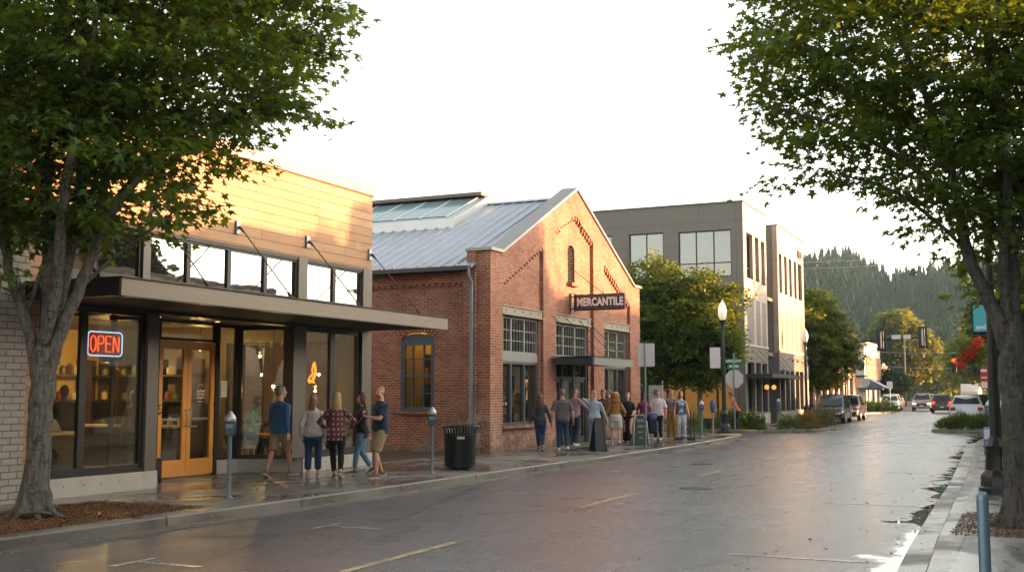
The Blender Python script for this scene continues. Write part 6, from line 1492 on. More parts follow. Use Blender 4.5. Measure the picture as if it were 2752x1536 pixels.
# ------------------------------------------------------------------ people
def m_cloth(name, base=(.2, .2, .2), var=.18, rough=.85, kind=None, c2=None, sc_=1.0):
    if name in _M: return _M[name]
    m, nt = newmat(name); o = objc(nt)
    n1 = noise(nt, o, 6, 5, .7); n2 = noise(nt, mapping(nt, o, (1, 1, .55)), 13, 3, .6, 1.2)
    k = math_(nt, 'MULTIPLY_ADD', n1, 2*var, 1-var)
    c = mix(nt, 1.0, base, nd(nt, 'ShaderNodeCombineColor', {0: k, 1: k, 2: k}).outputs[0], 'MULTIPLY')
    s = nd(nt, 'ShaderNodeSeparateXYZ', {0: o})
    if kind == 'plaid':
        a = math_(nt, 'FRACT', math_(nt, 'MULTIPLY', math_(nt, 'ADD', s.outputs[0], math_(nt, 'MULTIPLY', s.outputs[1], .6)), 11.0)); b = math_(nt, 'FRACT', math_(nt, 'MULTIPLY', s.outputs[2], 10.0))
        ga = math_(nt, 'GREATER_THAN', a, .55); gb = math_(nt, 'GREATER_THAN', b, .55)
        c = mix(nt, math_(nt, 'MULTIPLY', math_(nt, 'ADD', ga, gb), .5), c, c2); c = mix(nt, math_(nt, 'MULTIPLY', math_(nt, 'MULTIPLY', ga, gb), .8), c, (.36, .29, .26))
    if kind == 'stripe':
        b = math_(nt, 'GREATER_THAN', math_(nt, 'FRACT', math_(nt, 'MULTIPLY', s.outputs[2], 26.0)), .5); c = mix(nt, b, c, c2)
    if kind == 'mottle': c = mix(nt, ramp(nt, noise(nt, o, 9, 2), [(.48, 0), (.54, 1)]), c, c2)
    b = nd(nt, 'ShaderNodeBsdfPrincipled', {'Base Color': c, 'Roughness': rough, 'Specular IOR Level': .2, 'Sheen Weight': .15, 'Normal': bumpn(nt, math_(nt, 'ADD', n2, math_(nt, 'MULTIPLY', noise(nt, o, 260, 2), .1)), .9, .03)})
    finish(nt, b.outputs[0]); _M[name] = m; return m
def m_skin(name, base):
    if name in _M: return _M[name]
    m, nt = newmat(name); o = objc(nt)
    c = mix(nt, noise(nt, o, 12, 4), base, (base[0]*.82, base[1]*.66, base[2]*.6))
    b = nd(nt, 'ShaderNodeBsdfPrincipled', {'Base Color': c, 'Roughness': .5, 'Specular IOR Level': .4, 'Subsurface Weight': .12, 'Subsurface Radius': (.02, .008, .004), 'Subsurface Scale': .5})
    finish(nt, b.outputs[0]); _M[name] = m; return m
def m_hair(name, c1, c2):
    if name in _M: return _M[name]
    m, nt = newmat(name); o = objc(nt)
    st = noise(nt, mapping(nt, o, (1, 1, .10)), 60, 4, .7, .5)
    b = nd(nt, 'ShaderNodeBsdfPrincipled', {'Base Color': mix(nt, ramp(nt, st, [(.35, 0), (.65, 1)]), c1, c2), 'Roughness': .42, 'Normal': bumpn(nt, st, .9, .01)})
    finish(nt, b.outputs[0]); _M[name] = m; return m
def ik(A, T, l1, l2, pole):
    d = T - A; L = max(min(d.length, (l1+l2)*.998), .05); u = d.normalized(); a = (l1*l1 - l2*l2 + L*L)/(2*L); h = sqrt(max(l1*l1 - a*a, 0))
    p = Vector(pole); p = p - u*p.dot(u); p.normalize(); return A + u*a + p*h, A + u*L
def blobtube(mb, pts, rs, n=10):
    # densely resampled so that limbs swell and taper smoothly
    mb.tube(pts, list(rs), n)
    for p, r in zip(pts, rs): mb.ball(p, r*.99, n, 6)
def ell(c, rx, ry, n=16, p=1.0):
    return [(c[0] + rx*math.copysign(abs(cos(q))**p, cos(q)), c[1] + ry*math.copysign(abs(sin(q))**p, sin(q)), c[2]) for q in np.linspace(0, 2*pi, n+1)[:-1]]
WRK = bpy.data.textures.new('folds', 'CLOUDS'); WRK.noise_scale = .085; WRK.noise_depth = 2
HRT = bpy.data.textures.new('locks', 'CLOUDS'); HRT.noise_scale = .03; HRT.noise_depth = 2
EYE = mat('eye', (.03, .02, .015), .2); LIP = mat('lips', (.30, .09, .07), .5)
def person(label, x, y, rz, h=1.75, f=False, skin=(.52, .30, .20), hair=('brown', (.05, .025, .012), (.13, .07, .03)), style='short', top=None, sleeve=1.0, hem=.88, bottom=None, leg=1.0, loose=.0,
           shoes=None, LF=(-.095, .02, 0, 0), RF=(.095, -.02, 0, 0), LH=(-.27, .04, .80), RH=(.27, .04, .80), le=(-.4, -1, 0), re=(.4, -1, 0), yaw=0, nod=0, lean=0.0, dz=0.0, vox=.011, beard=False,
           extra=None, face=True, toe=(0.08, -.08), z0=.148, group=None, bulk=1.0, skirt=None, graphic=None, curl=.5):
    if len(hair) < 3: hair = hair + (tuple(min(1, v*2) for v in hair[1]),)
    t_ = thing('person', label, 'person', (x, y, z0), rz, group=group); S = h/1.77
    sk = m_skin('skin %.2f' % skin[0], skin)
    def fin(mb, name, m, par=t_, v=vox, sm=3, disp=None, tex=None, sub=True):
        mb.v = [(p[0]*S, p[1]*S, p[2]*S) for p in mb.v]
        o = mb.build(name, m, par, world=False, smooth='all')
        if v:
            r = o.modifiers.new('remesh', 'REMESH'); r.mode = 'VOXEL'; r.voxel_size = v; r.use_smooth_shade = True
            s = o.modifiers.new('smooth', 'SMOOTH'); s.factor = .6; s.iterations = sm
            if disp:
                d_ = o.modifiers.new('folds', 'DISPLACE'); d_.texture = tex or WRK; d_.strength = disp; d_.mid_level = .5; d_.texture_coords = 'LOCAL'
        return o
    sh = (.165 if f else .195)*bulk**.5; hp = .175 if f else .165
    T_ = lambda z, xo=0, yo=0: Vector((xo, yo + lean*(z-.93), z + dz))
    rows = [(.84, hp*.86, .105, -.01), (.92, hp*1.02, .122, -.012), (.99, hp*.98, .118, -.005), (1.10, (.128 if f else .150)*bulk, .100*bulk, .005), (1.20, (.138 if f else .162)*bulk, .104*bulk, .01), (1.30, (.15 if f else .178)*bulk, .118 if f else .115, .012), (1.36, sh*.90, .105, 0), (1.41, sh*.76, .088, -.008), (1.445, sh*.54, .070, -.012), (1.485, sh*.34, .058, -.012)]
    body = MB(); body.rings([ell(T_(z, 0, yo), a, b_) for z, a, b_, yo in rows])
    neck = T_(1.46, 0, -.012); hc = T_(1.655, 0, .012)
    blobtube(body, [neck, T_(1.50, 0, -.008), T_(1.58, 0, .0)], [.062, .054 if f else .06, .052 if f else .058])
    Mh = Matrix.Rotation(yaw, 3, 'Z') @ Matrix.Rotation(nod, 3, 'X')
    H = lambda a, b, c: hc + Mh @ Vector((a, b, c))
    body.ball(H(0, -.008, .020), (.076, .096, .104), 18, 12, Mh); body.ball(H(0, .030, -.035), (.060, .064, .082), 14, 10, Mh)
    body.ball(H(0, .068, -.082), (.030, .026, .026), 10, 8, Mh); body.ball(H(0, .102, -.018), (.012, .018, .024), 8, 6, Mh); body.ball(H(0, .088, .012), (.034, .02, .016), 8, 6, Mh)
    for sx in (-1, 1):
        body.ball(H(sx*.078, -.012, -.005), (.010, .020, .032), 8, 6, Mh); body.ball(H(sx*.036, .072, -.03), (.024, .02, .026), 8, 6, Mh)
    arms = {}
    for sx, tgt, pole in ((-1, LH, le), (1, RH, re)):
        A = T_(1.372, sx*sh*.99, -.012); tg = Vector(tgt) + Vector((0, 0, dz)); E, W = ik(A, tg, .295, .26, pole); arms[sx] = (A, E, W)
        up = [A, A.lerp(E, .35), A.lerp(E, .8), E]; fo = [E, E.lerp(W, .25), E.lerp(W, .7), W]
        blobtube(body, up, [.052*bulk, .049*bulk, .040*bulk, .036]); blobtube(body, fo, [.037, .040*bulk**.5, .030, .024])
        d_ = (W - E).normalized(); sd = d_.cross(Vector((0, 0, 1)) if abs(d_.z) < .8 else Vector((0, 1, 0))).normalized(); pn = sd.cross(d_).normalized()
        if abs(d_.z) >= .8: sd, pn = pn*1, sd*1     # hanging hand: palm faces the thigh
        if pn.dot(Vector((-sx, 0, 0))) < 0 and abs(d_.z) >= .8: pn = -pn
        M = Matrix((sd, d_, pn)).transposed()
        body.ball(W + d_*.045, (.040, .052, .017), 12, 8, M)
        for k, (o_, ln) in enumerate(((-.030, .062), (-.010, .074), (.011, .070), (.030, .055))):
            b0 = W + d_*.080 + sd*o_; c1 = (d_ + pn*curl*.6).normalized(); c2 = (d_*.6 + pn*curl*1.6).normalized()
            b1 = b0 + c1*ln*.55; b2 = b1 + c2*ln*.55; blobtube(body, [W + d_*.05 + sd*o_, b0, b1, b2], [.011, .0105, .0098, .0085], 6)
        ts = 1 if sd.y > 0 else -1
        b0 = W + d_*.025 + sd*ts*.034; blobtube(body, [W + d_*.015 + sd*ts*.02, b0, b0 + (d_*.7 + sd*ts*.7 + pn*.3).normalized()*.038, b0 + (d_*1.0 + sd*ts*.45 + pn*.6).normalized()*.066], [.014, .013, .0115, .0095], 6)
    legs = {}
    for sx, F_, ty in ((-1, LF, toe[0]), (1, RF, toe[1])):
        hpj = T_(.925, sx*.092*(1.05 if f else 1), -.005); hpj.y = -.005
        an = Vector((F_[0], F_[1], F_[2] + .085)); K, an = ik(hpj, an, .435, .425, (0, 1, 0)); legs[sx] = (hpj, K, an)
        wt = 1.06 if f else 1.0
        blobtube(body, [hpj, hpj.lerp(K, .4), hpj.lerp(K, .85), K], [.088*wt*bulk**.5, .078*wt, .056, .052]); blobtube(body, [K, K.lerp(an, .3), K.lerp(an, .7), an], [.050, .056, .040, .034])
        yaw_ = ty if len(F_) < 5 else F_[4]; pit = F_[3]
        Mf = Matrix.Rotation(yaw_, 3, 'Z') @ Matrix.Rotation(-pit, 3, 'X'); o_ = an - Mf @ Vector((0, 0, .085))
        P = lambda a, b, c: o_ + Mf @ Vector((a, b, c))
        def foot(mb, g):
            rs = []
            for yy, w_, zt in ((-.078, .020, .045), (-.068, .031, .075), (-.035, .037, .098), (.01, .038, .094), (.06, .042, .070), (.11, .047, .052), (.155, .044, .042), (.185, .030, .034), (.197, .012, .024)):
                rs.append([P(w_*g*c_, yy*g, .004 + (zt*g-.004)*s_) for c_, s_ in ((-.85, 0), (-1, .35), (-.8, .8), (-.35, 1), (.35, 1), (.8, .8), (1, .35), (.85, 0))])
            mb.rings(rs)
        foot(body, .92)
        m2 = MB(); foot(m2, 1.06)
        if shoes != 'bare':
            s_ = fin(m2, 'shoe', shoes, v=0)
            m3 = MB(); rs = []
            for yy, w_ in ((-.086, .020), (-.07, .036), (0, .040), (.10, .052), (.16, .048), (.20, .030), (.212, .012)): rs.append([P(-w_, yy, -.004), P(-w_, yy, .020), P(w_, yy, .020), P(w_, yy, -.004)])
            m3.rings(rs); fin(m3, 'sole', SOLE, par=s_, v=0)
    bo = fin(body, 'body', sk, v=vox*.72, sm=2)
    if face:
        for sx in (-1, 1):
            m2 = MB(); m2.ball(H(sx*.030, .088, .000), (.011, .006, .006), 8, 6, Mh); fin(m2, 'eye', EYE, v=0)
            m2 = MB(); m2.tube([H(sx*.016, .094, .017), H(sx*.034, .090, .022), H(sx*.048, .078, .016)], .0035, 5); fin(m2, 'eyebrow', m_hair(hair[0], hair[1], hair[2]), v=0)
        m2 = MB(); m2.ball(H(0, .091, -.058), (.021, .007, .0065), 10, 6, Mh); fin(m2, 'mouth', LIP, v=0)
    # hair
    hm = m_hair(hair[0], hair[1], hair[2]); hb = MB()
    if style != 'bald':
        hb.ball(H(0, -.022, .034), (.086, .100, .106), 18, 12, Mh)
        if style == 'short': hb.ball(H(0, -.050, -.005), (.076, .066, .085), 14, 10, Mh); hb.ball(H(0, .05, .095), (.055, .04, .03), 10, 8, Mh)
        if style in ('long', 'longer'):
            ln = .30 if style == 'long' else .38
            for sx in (-1, 1): hb.ball(H(sx*.062, -.008, -.02), (.030, .062, .10), 10, 8, Mh)
            rs = []
            for t1 in np.linspace(0, 1, 7):
                c = H(0, -.058 - .035*sin(t1*pi*.6), .02); c.z = hc.z + .02 - t1*ln
                w_ = .088 + .020*sin(t1*pi) - .030*t1**3; rs.append([tuple(Vector(c) + Mh @ Vector((w_*cos(q), (.052 - .02*t1)*sin(q) + .02*abs(cos(q)), .01*sin(3*q)))) for q in np.linspace(0, 2*pi, 15)[:-1]])
            hb.rings(rs)
        if style == 'bun': hb.ball(H(0, -.05, -.01), (.078, .07, .09), 12, 8, Mh); hb.ball(H(0, -.11, .05), (.042, .042, .042), 10, 8, Mh)
        if style == 'tail':
            hb.ball(H(0, -.05, -.005), (.078, .068, .09), 12, 8, Mh); blobtube(hb, [H(0, -.10, .02), H(0, -.135, -.05), H(0, -.12, -.16), H(0, -.11, -.24)], [.03, .036, .03, .012])
        if style == 'afro': hb.ball(H(0, -.055, -.03), (.155, .13, .165), 16, 12, Mh); hb.ball(H(0, -.08, -.16), (.165, .105, .13), 14, 10, Mh)
    else: hb.ball(H(0, -.016, .030), (.0775, .0985, .100), 16, 12, Mh)
    fin(hb, 'hair', hm, v=vox*.8, sm=2, disp=.022 if style == 'afro' else (.012 if style in ('long', 'longer') else .006), tex=HRT)
    if beard:
        b2 = MB(); b2.ball(H(0, .040, -.072), (.058, .060, .050), 12, 8, Mh); b2.ball(H(0, .075, -.085), (.034, .028, .036), 10, 8, Mh)
        fin(b2, 'beard', m_hair('ginger beard', (.16, .06, .025), (.30, .13, .05)), v=vox*.7, sm=2, disp=.006, tex=HRT)
    # clothes
    if top:
        c = MB(); g = .020; rs = []
        zs = [hem] + [r[0] for r in rows if r[0] > hem + .02]
        for z in zs:
            a = np.interp(z, [r[0] for r in rows], [r[1] for r in rows]); b_ = np.interp(z, [r[0] for r in rows], [r[2] for r in rows]); yo = np.interp(z, [r[0] for r in rows], [r[3] for r in rows])
            fl = g + (.008 if z < 1.0 else 0); fl = fl if z < 1.44 else .006
            a = max(a, (.134 if f else .160)*bulk) if z < 1.33 else a
            rs.append(ell(T_(z, 0, yo), a + fl, b_ + fl*.9, p=.9))
        c.rings(rs)
        if sleeve > 0:
            for sx in (-1, 1):
                A, E, W = arms[sx]; pts = [T_(1.395, sx*sh*.62, -.01), A]; rr_ = [.056, .059*bulk]
                if sleeve <= .5: e = A.lerp(E, sleeve*2*.9); pts += [A.lerp(e, .6), e]; rr_ += [.066*bulk, .068*bulk]
                else: e = E.lerp(W, (sleeve-.5)*2*.96); pts += [A.lerp(E, .5), E, E.lerp(e, .5), e]; rr_ += [.060*bulk, .054, .048, .040]
                c.tube(pts, rr_, 12)
                for p, r in list(zip(pts, rr_))[:-1]: c.ball(p, r*.98, 12, 8)
        to = fin(c, 'top', top, v=vox*.95, sm=4, disp=.020)
        if graphic: graphic(t_, S, T_)
    if bottom:
        c = MB(); g = .018 + loose*.5; rs = []
        for z in ((.80, .84, .92, .99, 1.03) if hem > .93 else (.80, .84, .89)):
            a = np.interp(z, [r[0] for r in rows], [r[1] for r in rows]); b_ = np.interp(z, [r[0] for r in rows], [r[2] for r in rows])
            rs.append(ell(T_(z, 0, -.008), a*(.9 if z < .83 else 1) + g*.8, b_ + g*.8))
        c.rings(rs)
        for sx in (-1, 1):
            hj, K, an = legs[sx]; lw = 1.06 if f else 1.0
            full = [hj, hj.lerp(K, .4), hj.lerp(K, .85), K, K.lerp(an, .3), K.lerp(an, .7), an]; R_ = [.092*lw, .084*lw, .064, .058, .060, .047 + loose*.6, .044 + loose]
            cum = [0, .2, .425, .5, .65, .85, 1.0]; pts = []; rr_ = []
            for p, r, q in zip(full, R_, cum):
                if q <= leg + 1e-3: pts.append(p); rr_.append(r + .010 + loose*(.4 + q*.5))
            if cum[-1] > leg:
                k = next(i for i, q in enumerate(cum) if q > leg); tt = (leg - cum[k-1])/(cum[k]-cum[k-1])
                if tt > .02: pts.append(full[k-1].lerp(full[k], tt)); rr_.append(R_[k-1] + (R_[k]-R_[k-1])*tt + .012 + loose*1.1)
            c.tube(pts, rr_, 12)
            for p, r in list(zip(pts, rr_))[:-1]: c.ball(p, r*.99, 12, 8)
        fin(c, 'shorts' if leg < .6 else 'trousers', bottom, v=vox*.95, sm=3, disp=.014)
    if skirt:
        c = MB(); c.rings([ell((0, -.01, z), a, b_) for z, a, b_ in ((.10, .20, .16), (.4, .19, .15), (.7, .185, .14), (.92, .19, .14), (1.02, .15, .115))]); fin(c, 'skirt', skirt, v=vox, sm=3, disp=.03)
    if extra: extra(t_, S, fin, T_, arms, H, Mh)
    return t_, arms, S
SOLE = mat('pale sole', (.42, .38, .33), .7)
KH = m_cloth('khaki cotton', (.25, .19, .11)); DEN = m_cloth('dark denim', (.022, .045, .095), .3); DEN2 = m_cloth('light denim', (.10, .20, .29), .35); BLKC = m_cloth('black cotton', (.012, .012, .013)); 
LEA = mat('brown leather', (.09, .04, .025), .5); SNK = mat('white trainer', (.55, .54, .52), .6); PNK = mat('pink trainer', (.40, .18, .17), .6); DSH = mat('patterned shoe', (.10, .09, .085), .6, var=.5, vs=22)
HB = ('auburn', (.09, .028, .011), (.24, .09, .035)); HBL = ('blonde', (.20, .10, .035), (.48, .29, .11)); HBR = ('chestnut', (.035, .016, .008), (.15, .065, .028)); HG = ('grey brown', (.07, .06, .05), (.17, .15, .13)); HD = ('dark brown', (.014, .009, .007), (.045, .026, .016)); HC = ('cropped ginger', (.16, .07, .045), (.30, .15, .10))
NV = .0095
def toworld(x, y, rz, S, p, z0=.148):
    return Vector((x + (p[0]*cos(rz) - p[1]*sin(rz))*S, y + (p[0]*sin(rz) + p[1]*cos(rz))*S, z0 + p[2]*S))
def cup(label, pos_, m, h=.11, r=.033):
    t_ = thing('drink_cup', label, 'cup', tuple(pos_)); MB().lathe([(r*.75, -h/2), (r, h/2-.01)], tuple(pos_), 14).build('cup', m, t_, smooth=40); MB().lathe([(r*1.06, h/2-.012), (r*1.06, h/2), (r*.8, h/2+.012)], tuple(pos_), 14).build('lid', mat('cup lid', (.5, .5, .5), .4), t_)
REDC = mat('red cup', (.42, .02, .03), .4)
# the five strolling past the shop
person('man in a blue long-sleeved shirt and khaki shorts walking past the splayed shop window', -14.02, 18.75, R(-8), 1.83, skin=(.50, .27, .17), hair=HG, style='short', top=m_cloth('blue chambray shirt', (.030, .085, .185), .22), sleeve=1.0, hem=.83, bottom=KH, leg=.49, loose=.030, shoes=DSH,
       LF=(-.05, -.30, .03, .45), RF=(.06, .26, 0, 0), LH=(-.36, .16, .87), RH=(.36, -.14, .86), yaw=-.5, vox=NV, bulk=1.12)
person('auburn-haired woman in a pale grey knit top and cropped jeans, back to the street', -13.40, 19.02, R(30), 1.66, True, skin=(.56, .34, .25), hair=HB, style='long', top=m_cloth('oatmeal knit', (.40, .36, .33), .15), sleeve=.93, hem=.86, bottom=DEN, leg=.88, loose=.012, shoes=PNK,
       LF=(-.10, .0, 0, 0), RF=(.12, .04, 0, 0), LH=(-.24, -.02, .86), RH=(.26, .04, .84), yaw=-.55, vox=NV)
person('blonde woman in a red and white plaid shirt and black leggings stepping forward', -12.72, 18.85, R(28), 1.70, True, skin=(.55, .33, .23), hair=HBL, style='longer', top=m_cloth('plaid flannel', (.16, .03, .03), .1, kind='plaid', c2=(.035, .02, .025)), sleeve=.98, hem=.78, bottom=BLKC, leg=.92, shoes=LEA,
       LF=(-.05, .16, 0, 0), RF=(.12, -.26, .06, .55), LH=(-.23, .20, 1.03), RH=(.27, .16, 1.02), le=(-1, -.5, -.2), re=(1, -.5, -.2), yaw=.12, vox=NV)
def cardigan(t_, S, fin, T_, arms, H, Mh): pass
person('woman with long brown hair in a black top and light blue jeans, hands together', -12.93, 20.12, R(122), 1.68, True, skin=(.60, .38, .28), hair=HBR, style='longer', top=m_cloth('black knit', (.012, .012, .012)), sleeve=.85, hem=.80, bottom=DEN2, leg=.93, shoes=LEA,
       LF=(-.02, .16, 0, 0), RF=(.06, -.22, .05, .5), LH=(.02, .27, 1.16), RH=(-.03, .25, 1.12), le=(-1, -.3, -.6), re=(1, -.3, -.6), yaw=.15, vox=NV, curl=.9)
def tee_print(t_, S, T_):
    m_ = mat('faded print', (.30, .38, .38), .8); mb = MB()
    for k, (a, b, w_) in enumerate(((-.055, 1.265, .035), (-.02, 1.275, .045), (.015, 1.265, .030), (.055, 1.26, .02))):
        for j in range(3): mb.obox((a, .158, b + .016*j - .02), (w_*(1-.25*j), .004, .009), M=Matrix.Rotation(.3*(k % 2), 3, 'Y'))
    mb.v = [(p[0]*S, p[1]*S, p[2]*S) for p in mb.v]; mb.build('print', m_, t_, world=False)
q, ar, S = person('bearded man in a navy T-shirt and cargo shorts holding a red cup', -12.10, 19.50, R(150), 1.83, skin=(.58, .33, .24), hair=HC, style='bald', top=m_cloth('navy jersey', (.018, .032, .065), .2), sleeve=.42, hem=.84, bottom=m_cloth('cargo khaki', (.30, .225, .125)), leg=.50, loose=.034, shoes=LEA,
       LF=(-.11, .14, 0, 0), RF=(.10, -.10, .02, .2), LH=(-.06, .30, 1.18), RH=(.34, .02, .85), le=(-1, -.4, -.5), yaw=.35, vox=NV, beard=True, bulk=1.13, curl=1.1, graphic=tee_print)
w_ = ar[-1][2]; d_ = (ar[-1][2]-ar[-1][1]).normalized(); cup('red cup held at the chest of the bearded man', toworld(-12.10, 19.50, R(150), S, w_ + d_*.075 + Vector((0, .02, .03))), REDC)
# the crowd in front of the brick hall
V2 = .014
FC = dict(vox=V2)
person('woman in a dark grey top and jeans walking away beside the first brick pier', -13.25, 30.2, R(22), 1.66, True, hair=HBR, style='long', skin=(.50, .28, .19), top=m_cloth('charcoal top', (.035, .04, .045)), hem=.90, bottom=DEN, leg=.92, shoes=LEA, LF=(-.06, .18, 0, 0), RF=(.07, -.16, .04, .4), LH=(-.33, -.04, .86), RH=(.33, .08, .86), yaw=-.5, **FC)
person('grey-haired man in a grey T-shirt and dark jeans seen from behind', -12.72, 30.6, R(30), 1.80, hair=HG, skin=(.54, .31, .22), top=m_cloth('grey marl', (.095, .090, .088)), sleeve=.45, hem=.86, bottom=DEN, shoes=SNK, LF=(-.10, .05, 0, 0), RF=(.14, -.10, .03, .35), LH=(-.33, .02, .85), RH=(.33, .04, .85), bulk=1.16, **FC)
person('bald man in a pink shirt with a tan shoulder strap and dark jeans', -13.65, 33.9, R(-20), 1.85, hair=('thin brown', (.10, .05, .03), (.20, .11, .07)), style='bald', skin=(.48, .26, .17), top=m_cloth('dusty pink shirt', (.34, .22, .25)), sleeve=.55, hem=.86, bottom=m_cloth('blue black denim', (.02, .035, .05)), loose=.02, shoes=SNK, LH=(-.20, .26, 1.12), RH=(.26, .30, 1.10), le=(-1, -.4, -.4), re=(1, -.4, -.3), yaw=-.4, LF=(-.08, .10, 0, 0), RF=(.1, -.12, 0, 0), bulk=1.05, **FC)
person('woman in a pale denim jacket and light jeans with one hand raised to her face', -12.15, 31.75, R(15), 1.76, True, hair=('sandy', (.18, .09, .045), (.42, .24, .13)), style='tail', skin=(.60, .38, .29), top=m_cloth('pale denim', (.30, .37, .43), .25), hem=.92, bottom=m_cloth('bleached jeans', (.20, .27, .32), .25), shoes=SNK, LH=(-.10, .20, 1.47), RH=(.36, .16, .88), le=(-1, .1, .2), yaw=-.6, bulk=1.08, LF=(-.12, 0, 0, 0), RF=(.14, .06, 0, 0), **FC)
person('man in a dark burgundy jacket and pale trousers facing left behind the others', -14.0, 38.0, R(100), 1.82, hair=('thin brown', (.1, .05, .03)), style='bald', skin=(.52, .30, .22), top=m_cloth('burgundy jacket', (.035, .018, .024)), bottom=m_cloth('stone chinos', (.30, .22, .15)), shoes=LEA, LH=(-.1, .30, 1.15), RH=(.1, .30, 1.12), **FC)
person('man with sandy hair mostly hidden behind the woman in pale denim', -13.45, 36.0, R(170), 1.80, hair=HC, skin=(.52, .29, .2), top=m_cloth('brown check', (.16, .09, .06)), bottom=m_cloth('stone chinos'), shoes=SNK, **FC)
def band(t_, S, fin, T_, arms, H, Mh):
    c = MB(); c.ball(H(0, -.03, .085), (.118, .118, .062), 14, 8, Mh); fin(c, 'headwrap', m_cloth('yellow wrap', (.58, .38, .02)), v=V2*.8, disp=.012)
person('woman with a big auburn mane and a yellow headwrap in white shorts', -12.62, 34.9, R(20), 1.70, True, hair=('amber mane', (.14, .05, .01), (.42, .19, .04)), style='afro', skin=(.62, .38, .28), top=m_cloth('amber knit', (.32, .16, .035)), sleeve=.9, hem=.96, bottom=m_cloth('white cotton', (.56, .52, .47)), leg=.40, loose=.045, shoes=SNK, LF=(-.12, .10, 0, 0), RF=(.13, -.08, .03, .4), LH=(-.36, .06, .86), RH=(.30, .20, 1.0), bulk=1.12, extra=band, **FC)
person('person in a long black dress with a dark backpack facing the street', -12.55, 35.95, R(190), 1.70, True, hair=('ginger', (.20, .07, .03), (.42, .18, .08)), style='bun', skin=(.60, .36, .28), top=m_cloth('black cotton'), sleeve=.4, hem=.9, skirt=m_cloth('black cotton'), shoes=LEA, LH=(-.2, .26, 1.0), RH=(.25, .12, .88), **FC)
bp = thing('backpack', 'dark rounded backpack slung on the person in the black dress', 'backpack', (-12.85, 35.75, 1.15), R(190)); MB().ball((0, 0, 0), (.17, .12, .24), 14, 10).build('bag', BLKC, bp, world=False, smooth='all'); MB().box(-.11, .11, .10, .13, -.16, .02).build('pocket', m_cloth('grey trim', (.08, .085, .09)), bp, world=False, bevel=.02)
person('dark-haired woman in a maroon top and open black coat by the steel post', -12.25, 36.75, R(215), 1.68, True, hair=HD, style='long', skin=(.42, .23, .16), top=m_cloth('maroon top', (.16, .025, .045)), bottom=BLKC, shoes=LEA, sleeve=.98, LH=(-.27, .1, .85), RH=(.25, .18, .95), yaw=.3, nod=-.15, **FC)
person('smiling man in a white T-shirt and black trousers facing left', -12.50, 39.1, R(185), 1.80, hair=HG, skin=(.52, .29, .2), top=m_cloth('white tee', (.60, .55, .56)), sleeve=.45, hem=.84, bottom=BLKC, shoes=SNK, LH=(-.30, .10, .86), RH=(.18, .28, 1.0), yaw=.25, bulk=1.1, **FC)
def openjk(t_, S, fin, T_, arms, H, Mh):
    c = MB()
    for sx in (-1, 1): c.rings([ell(T_(z, sx*.12, -.02), .085, .155 if z < 1.3 else .12, 12) for z in (.92, 1.1, 1.25, 1.38)] )
    fin(c, 'jacket', m_cloth('brown jacket', (.10, .075, .06)), v=V2, disp=.015)
person('man in mustard trousers, striped shirt and open brown jacket with red gloves', -12.40, 40.4, R(196), 1.82, hair=('salt brown', (.08, .05, .035), (.2, .14, .1)), skin=(.50, .28, .19), top=m_cloth('striped grey shirt', (.30, .25, .24), kind='stripe', c2=(.14, .11, .12)), hem=.90, bottom=m_cloth('mustard twill', (.34, .18, .02)), shoes=LEA, LH=(-.30, .12, .98), RH=(.30, .12, .98), le=(-1, -.5, 0), re=(1, -.5, 0), extra=openjk, **FC)
for k, (dx_, dy_) in enumerate(((-.30, .17), (.30, .17))):
    p = toworld(-12.40, 40.4, R(196), 1.03, Vector((dx_, dy_, .94))); o = thing('glove', ['bright red glove bundle at the right hand of the man in mustard trousers', 'bright red glove bundle between the man in mustard and the woman in blue'][k], 'glove', tuple(p)); MB().ball((0, 0, 0), (.075, .07, .11 if k == 0 else .15), 12, 8).build('cuff', m_cloth('red fleece', (.55, .015, .012)), o, world=False, smooth='all'); MB().ball((.0, .03, -.12), (.05, .045, .05), 10, 6).build('fingers', m_cloth('red fleece'), o, world=False, smooth='all')
person('long-haired woman in blue and white overalls and an open grey cardigan', -11.95, 40.15, R(205), 1.74, True, hair=HB, style='longer', skin=(.62, .38, .28), top=m_cloth('blue and white dungaree', (.07, .17, .34), kind='mottle', c2=(.45, .47, .50)), sleeve=.0, hem=.9, bottom=m_cloth('white blue print', (.50, .50, .52), kind='mottle', c2=(.30, .34, .40)), loose=.015, shoes=BLK, LH=(-.30, .12, .84), RH=(.27, .14, .86), extra=openjk, yaw=.2, **FC)
person('cyclist in orange leaning at the patio behind the corner lamp', -12.35, 50.3, R(120), 1.70, hair=HD, skin=(.5, .28, .2), top=m_cloth('orange vest', (.52, .17, .05)), sleeve=.4, bottom=BLKC, shoes=BLK, LH=(-.1, .45, 1.0), RH=(.15, .40, .95), lean=.45, vox=.018, face=False)
person('person in a salmon top sitting at the patio left of the corner lamp', -13.0, 52.2, R(200), 1.65, True, hair=HD, style='long', skin=(.5, .28, .2), top=m_cloth('salmon top', (.45, .20, .14)), bottom=BLKC, shoes=BLK, dz=-.40, LF=(-.12, .38, 0, 0), RF=(.12, .38, 0, 0), LH=(-.15, .35, 1.0), RH=(.15, .35, 1.0), vox=.018, face=False)
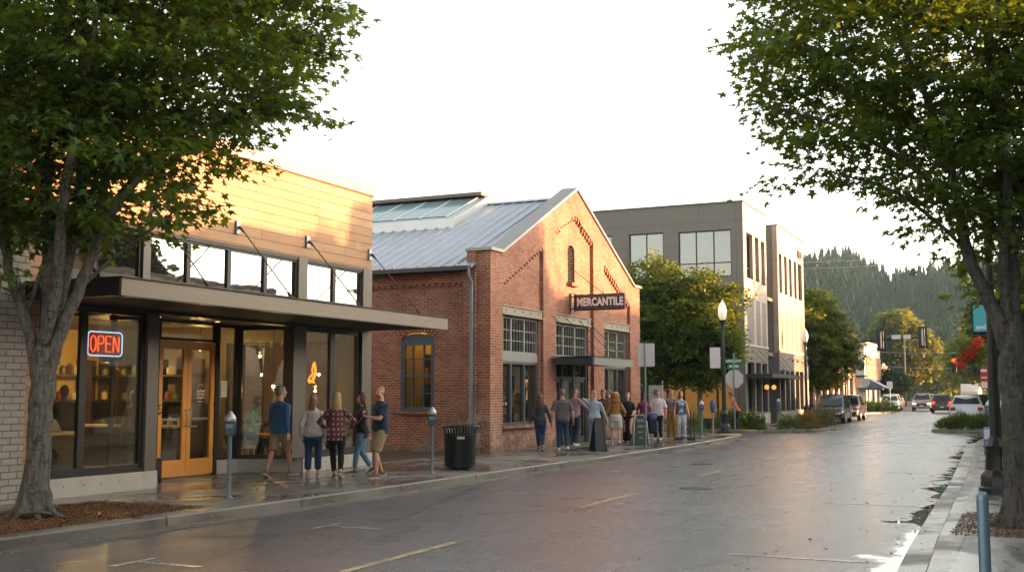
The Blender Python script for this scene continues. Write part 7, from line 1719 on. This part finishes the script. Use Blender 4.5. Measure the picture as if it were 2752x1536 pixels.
person('person in a black jacket and blue jeans at the right edge behind the forked maple', -.12, 19.3, R(15), 1.76, hair=HD, skin=(.4, .22, .15), top=m_cloth('black jacket red print', (.02, .018, .018), kind='mottle', c2=(.28, .03, .03)), bottom=m_cloth('mid denim', (.05, .11, .22)), shoes=LEA, **FC)
# people inside the shop, behind the glass
person('seated customer in a green patterned shirt leaning over inside the splayed shop window', -16.15, 20.35, R(-70), 1.72, hair=HD, skin=(.20, .11, .07), top=m_cloth('green patterned shirt', (.10, .22, .07), kind='mottle', c2=(.25, .36, .15)), sleeve=.95, hem=.88, bottom=BLKC, shoes=BLK, dz=-.12, LF=(-.12, .30, .15, 0), RF=(.12, .30, .15, 0), LH=(-.12, .50, 1.12), RH=(.14, .48, 1.14), lean=.35, vox=.013, z0=.158)
person('seated customer with long brown hair in tan behind the walking man in blue', -16.0, 21.6, R(110), 1.68, True, hair=HBR, style='longer', skin=(.5, .28, .2), top=m_cloth('tan suede', (.22, .11, .05)), bottom=BLKC, shoes=BLK, dz=-.12, LF=(-.12, .30, .15, 0), RF=(.12, .30, .15, 0), LH=(-.12, .35, 1.1), RH=(.14, .35, 1.1), vox=.014, z0=.158)
person('customer in a cream top sitting at the yellow table, half hidden by the tree trunk', -15.95, 14.55, R(-95), 1.66, True, hair=HB, style='long', skin=(.55, .33, .24), top=m_cloth('cream top', (.50, .46, .30)), bottom=DEN, shoes=BLK, dz=-.12, LF=(-.12, .30, .15, 0), RF=(.12, .30, .15, 0), LH=(-.12, .35, 1.15), RH=(.14, .35, 1.15), vox=.014, z0=.158)
person('dark-clothed customer standing at the counter left of the neon sign', -17.2, 16.1, R(60), 1.82, hair=HD, skin=(.3, .17, .11), top=m_cloth('black green jumper', (.015, .025, .02)), bottom=BLKC, shoes=BLK, vox=.016, z0=.158)
person('shopper in an ochre top seen through the left wooden door', -18.2, 19.0, R(80), 1.72, True, hair=HBL, style='long', skin=(.5, .3, .2), top=m_cloth('ochre top', (.30, .17, .05)), bottom=BLKC, shoes=BLK, vox=.016, z0=.158, face=False)
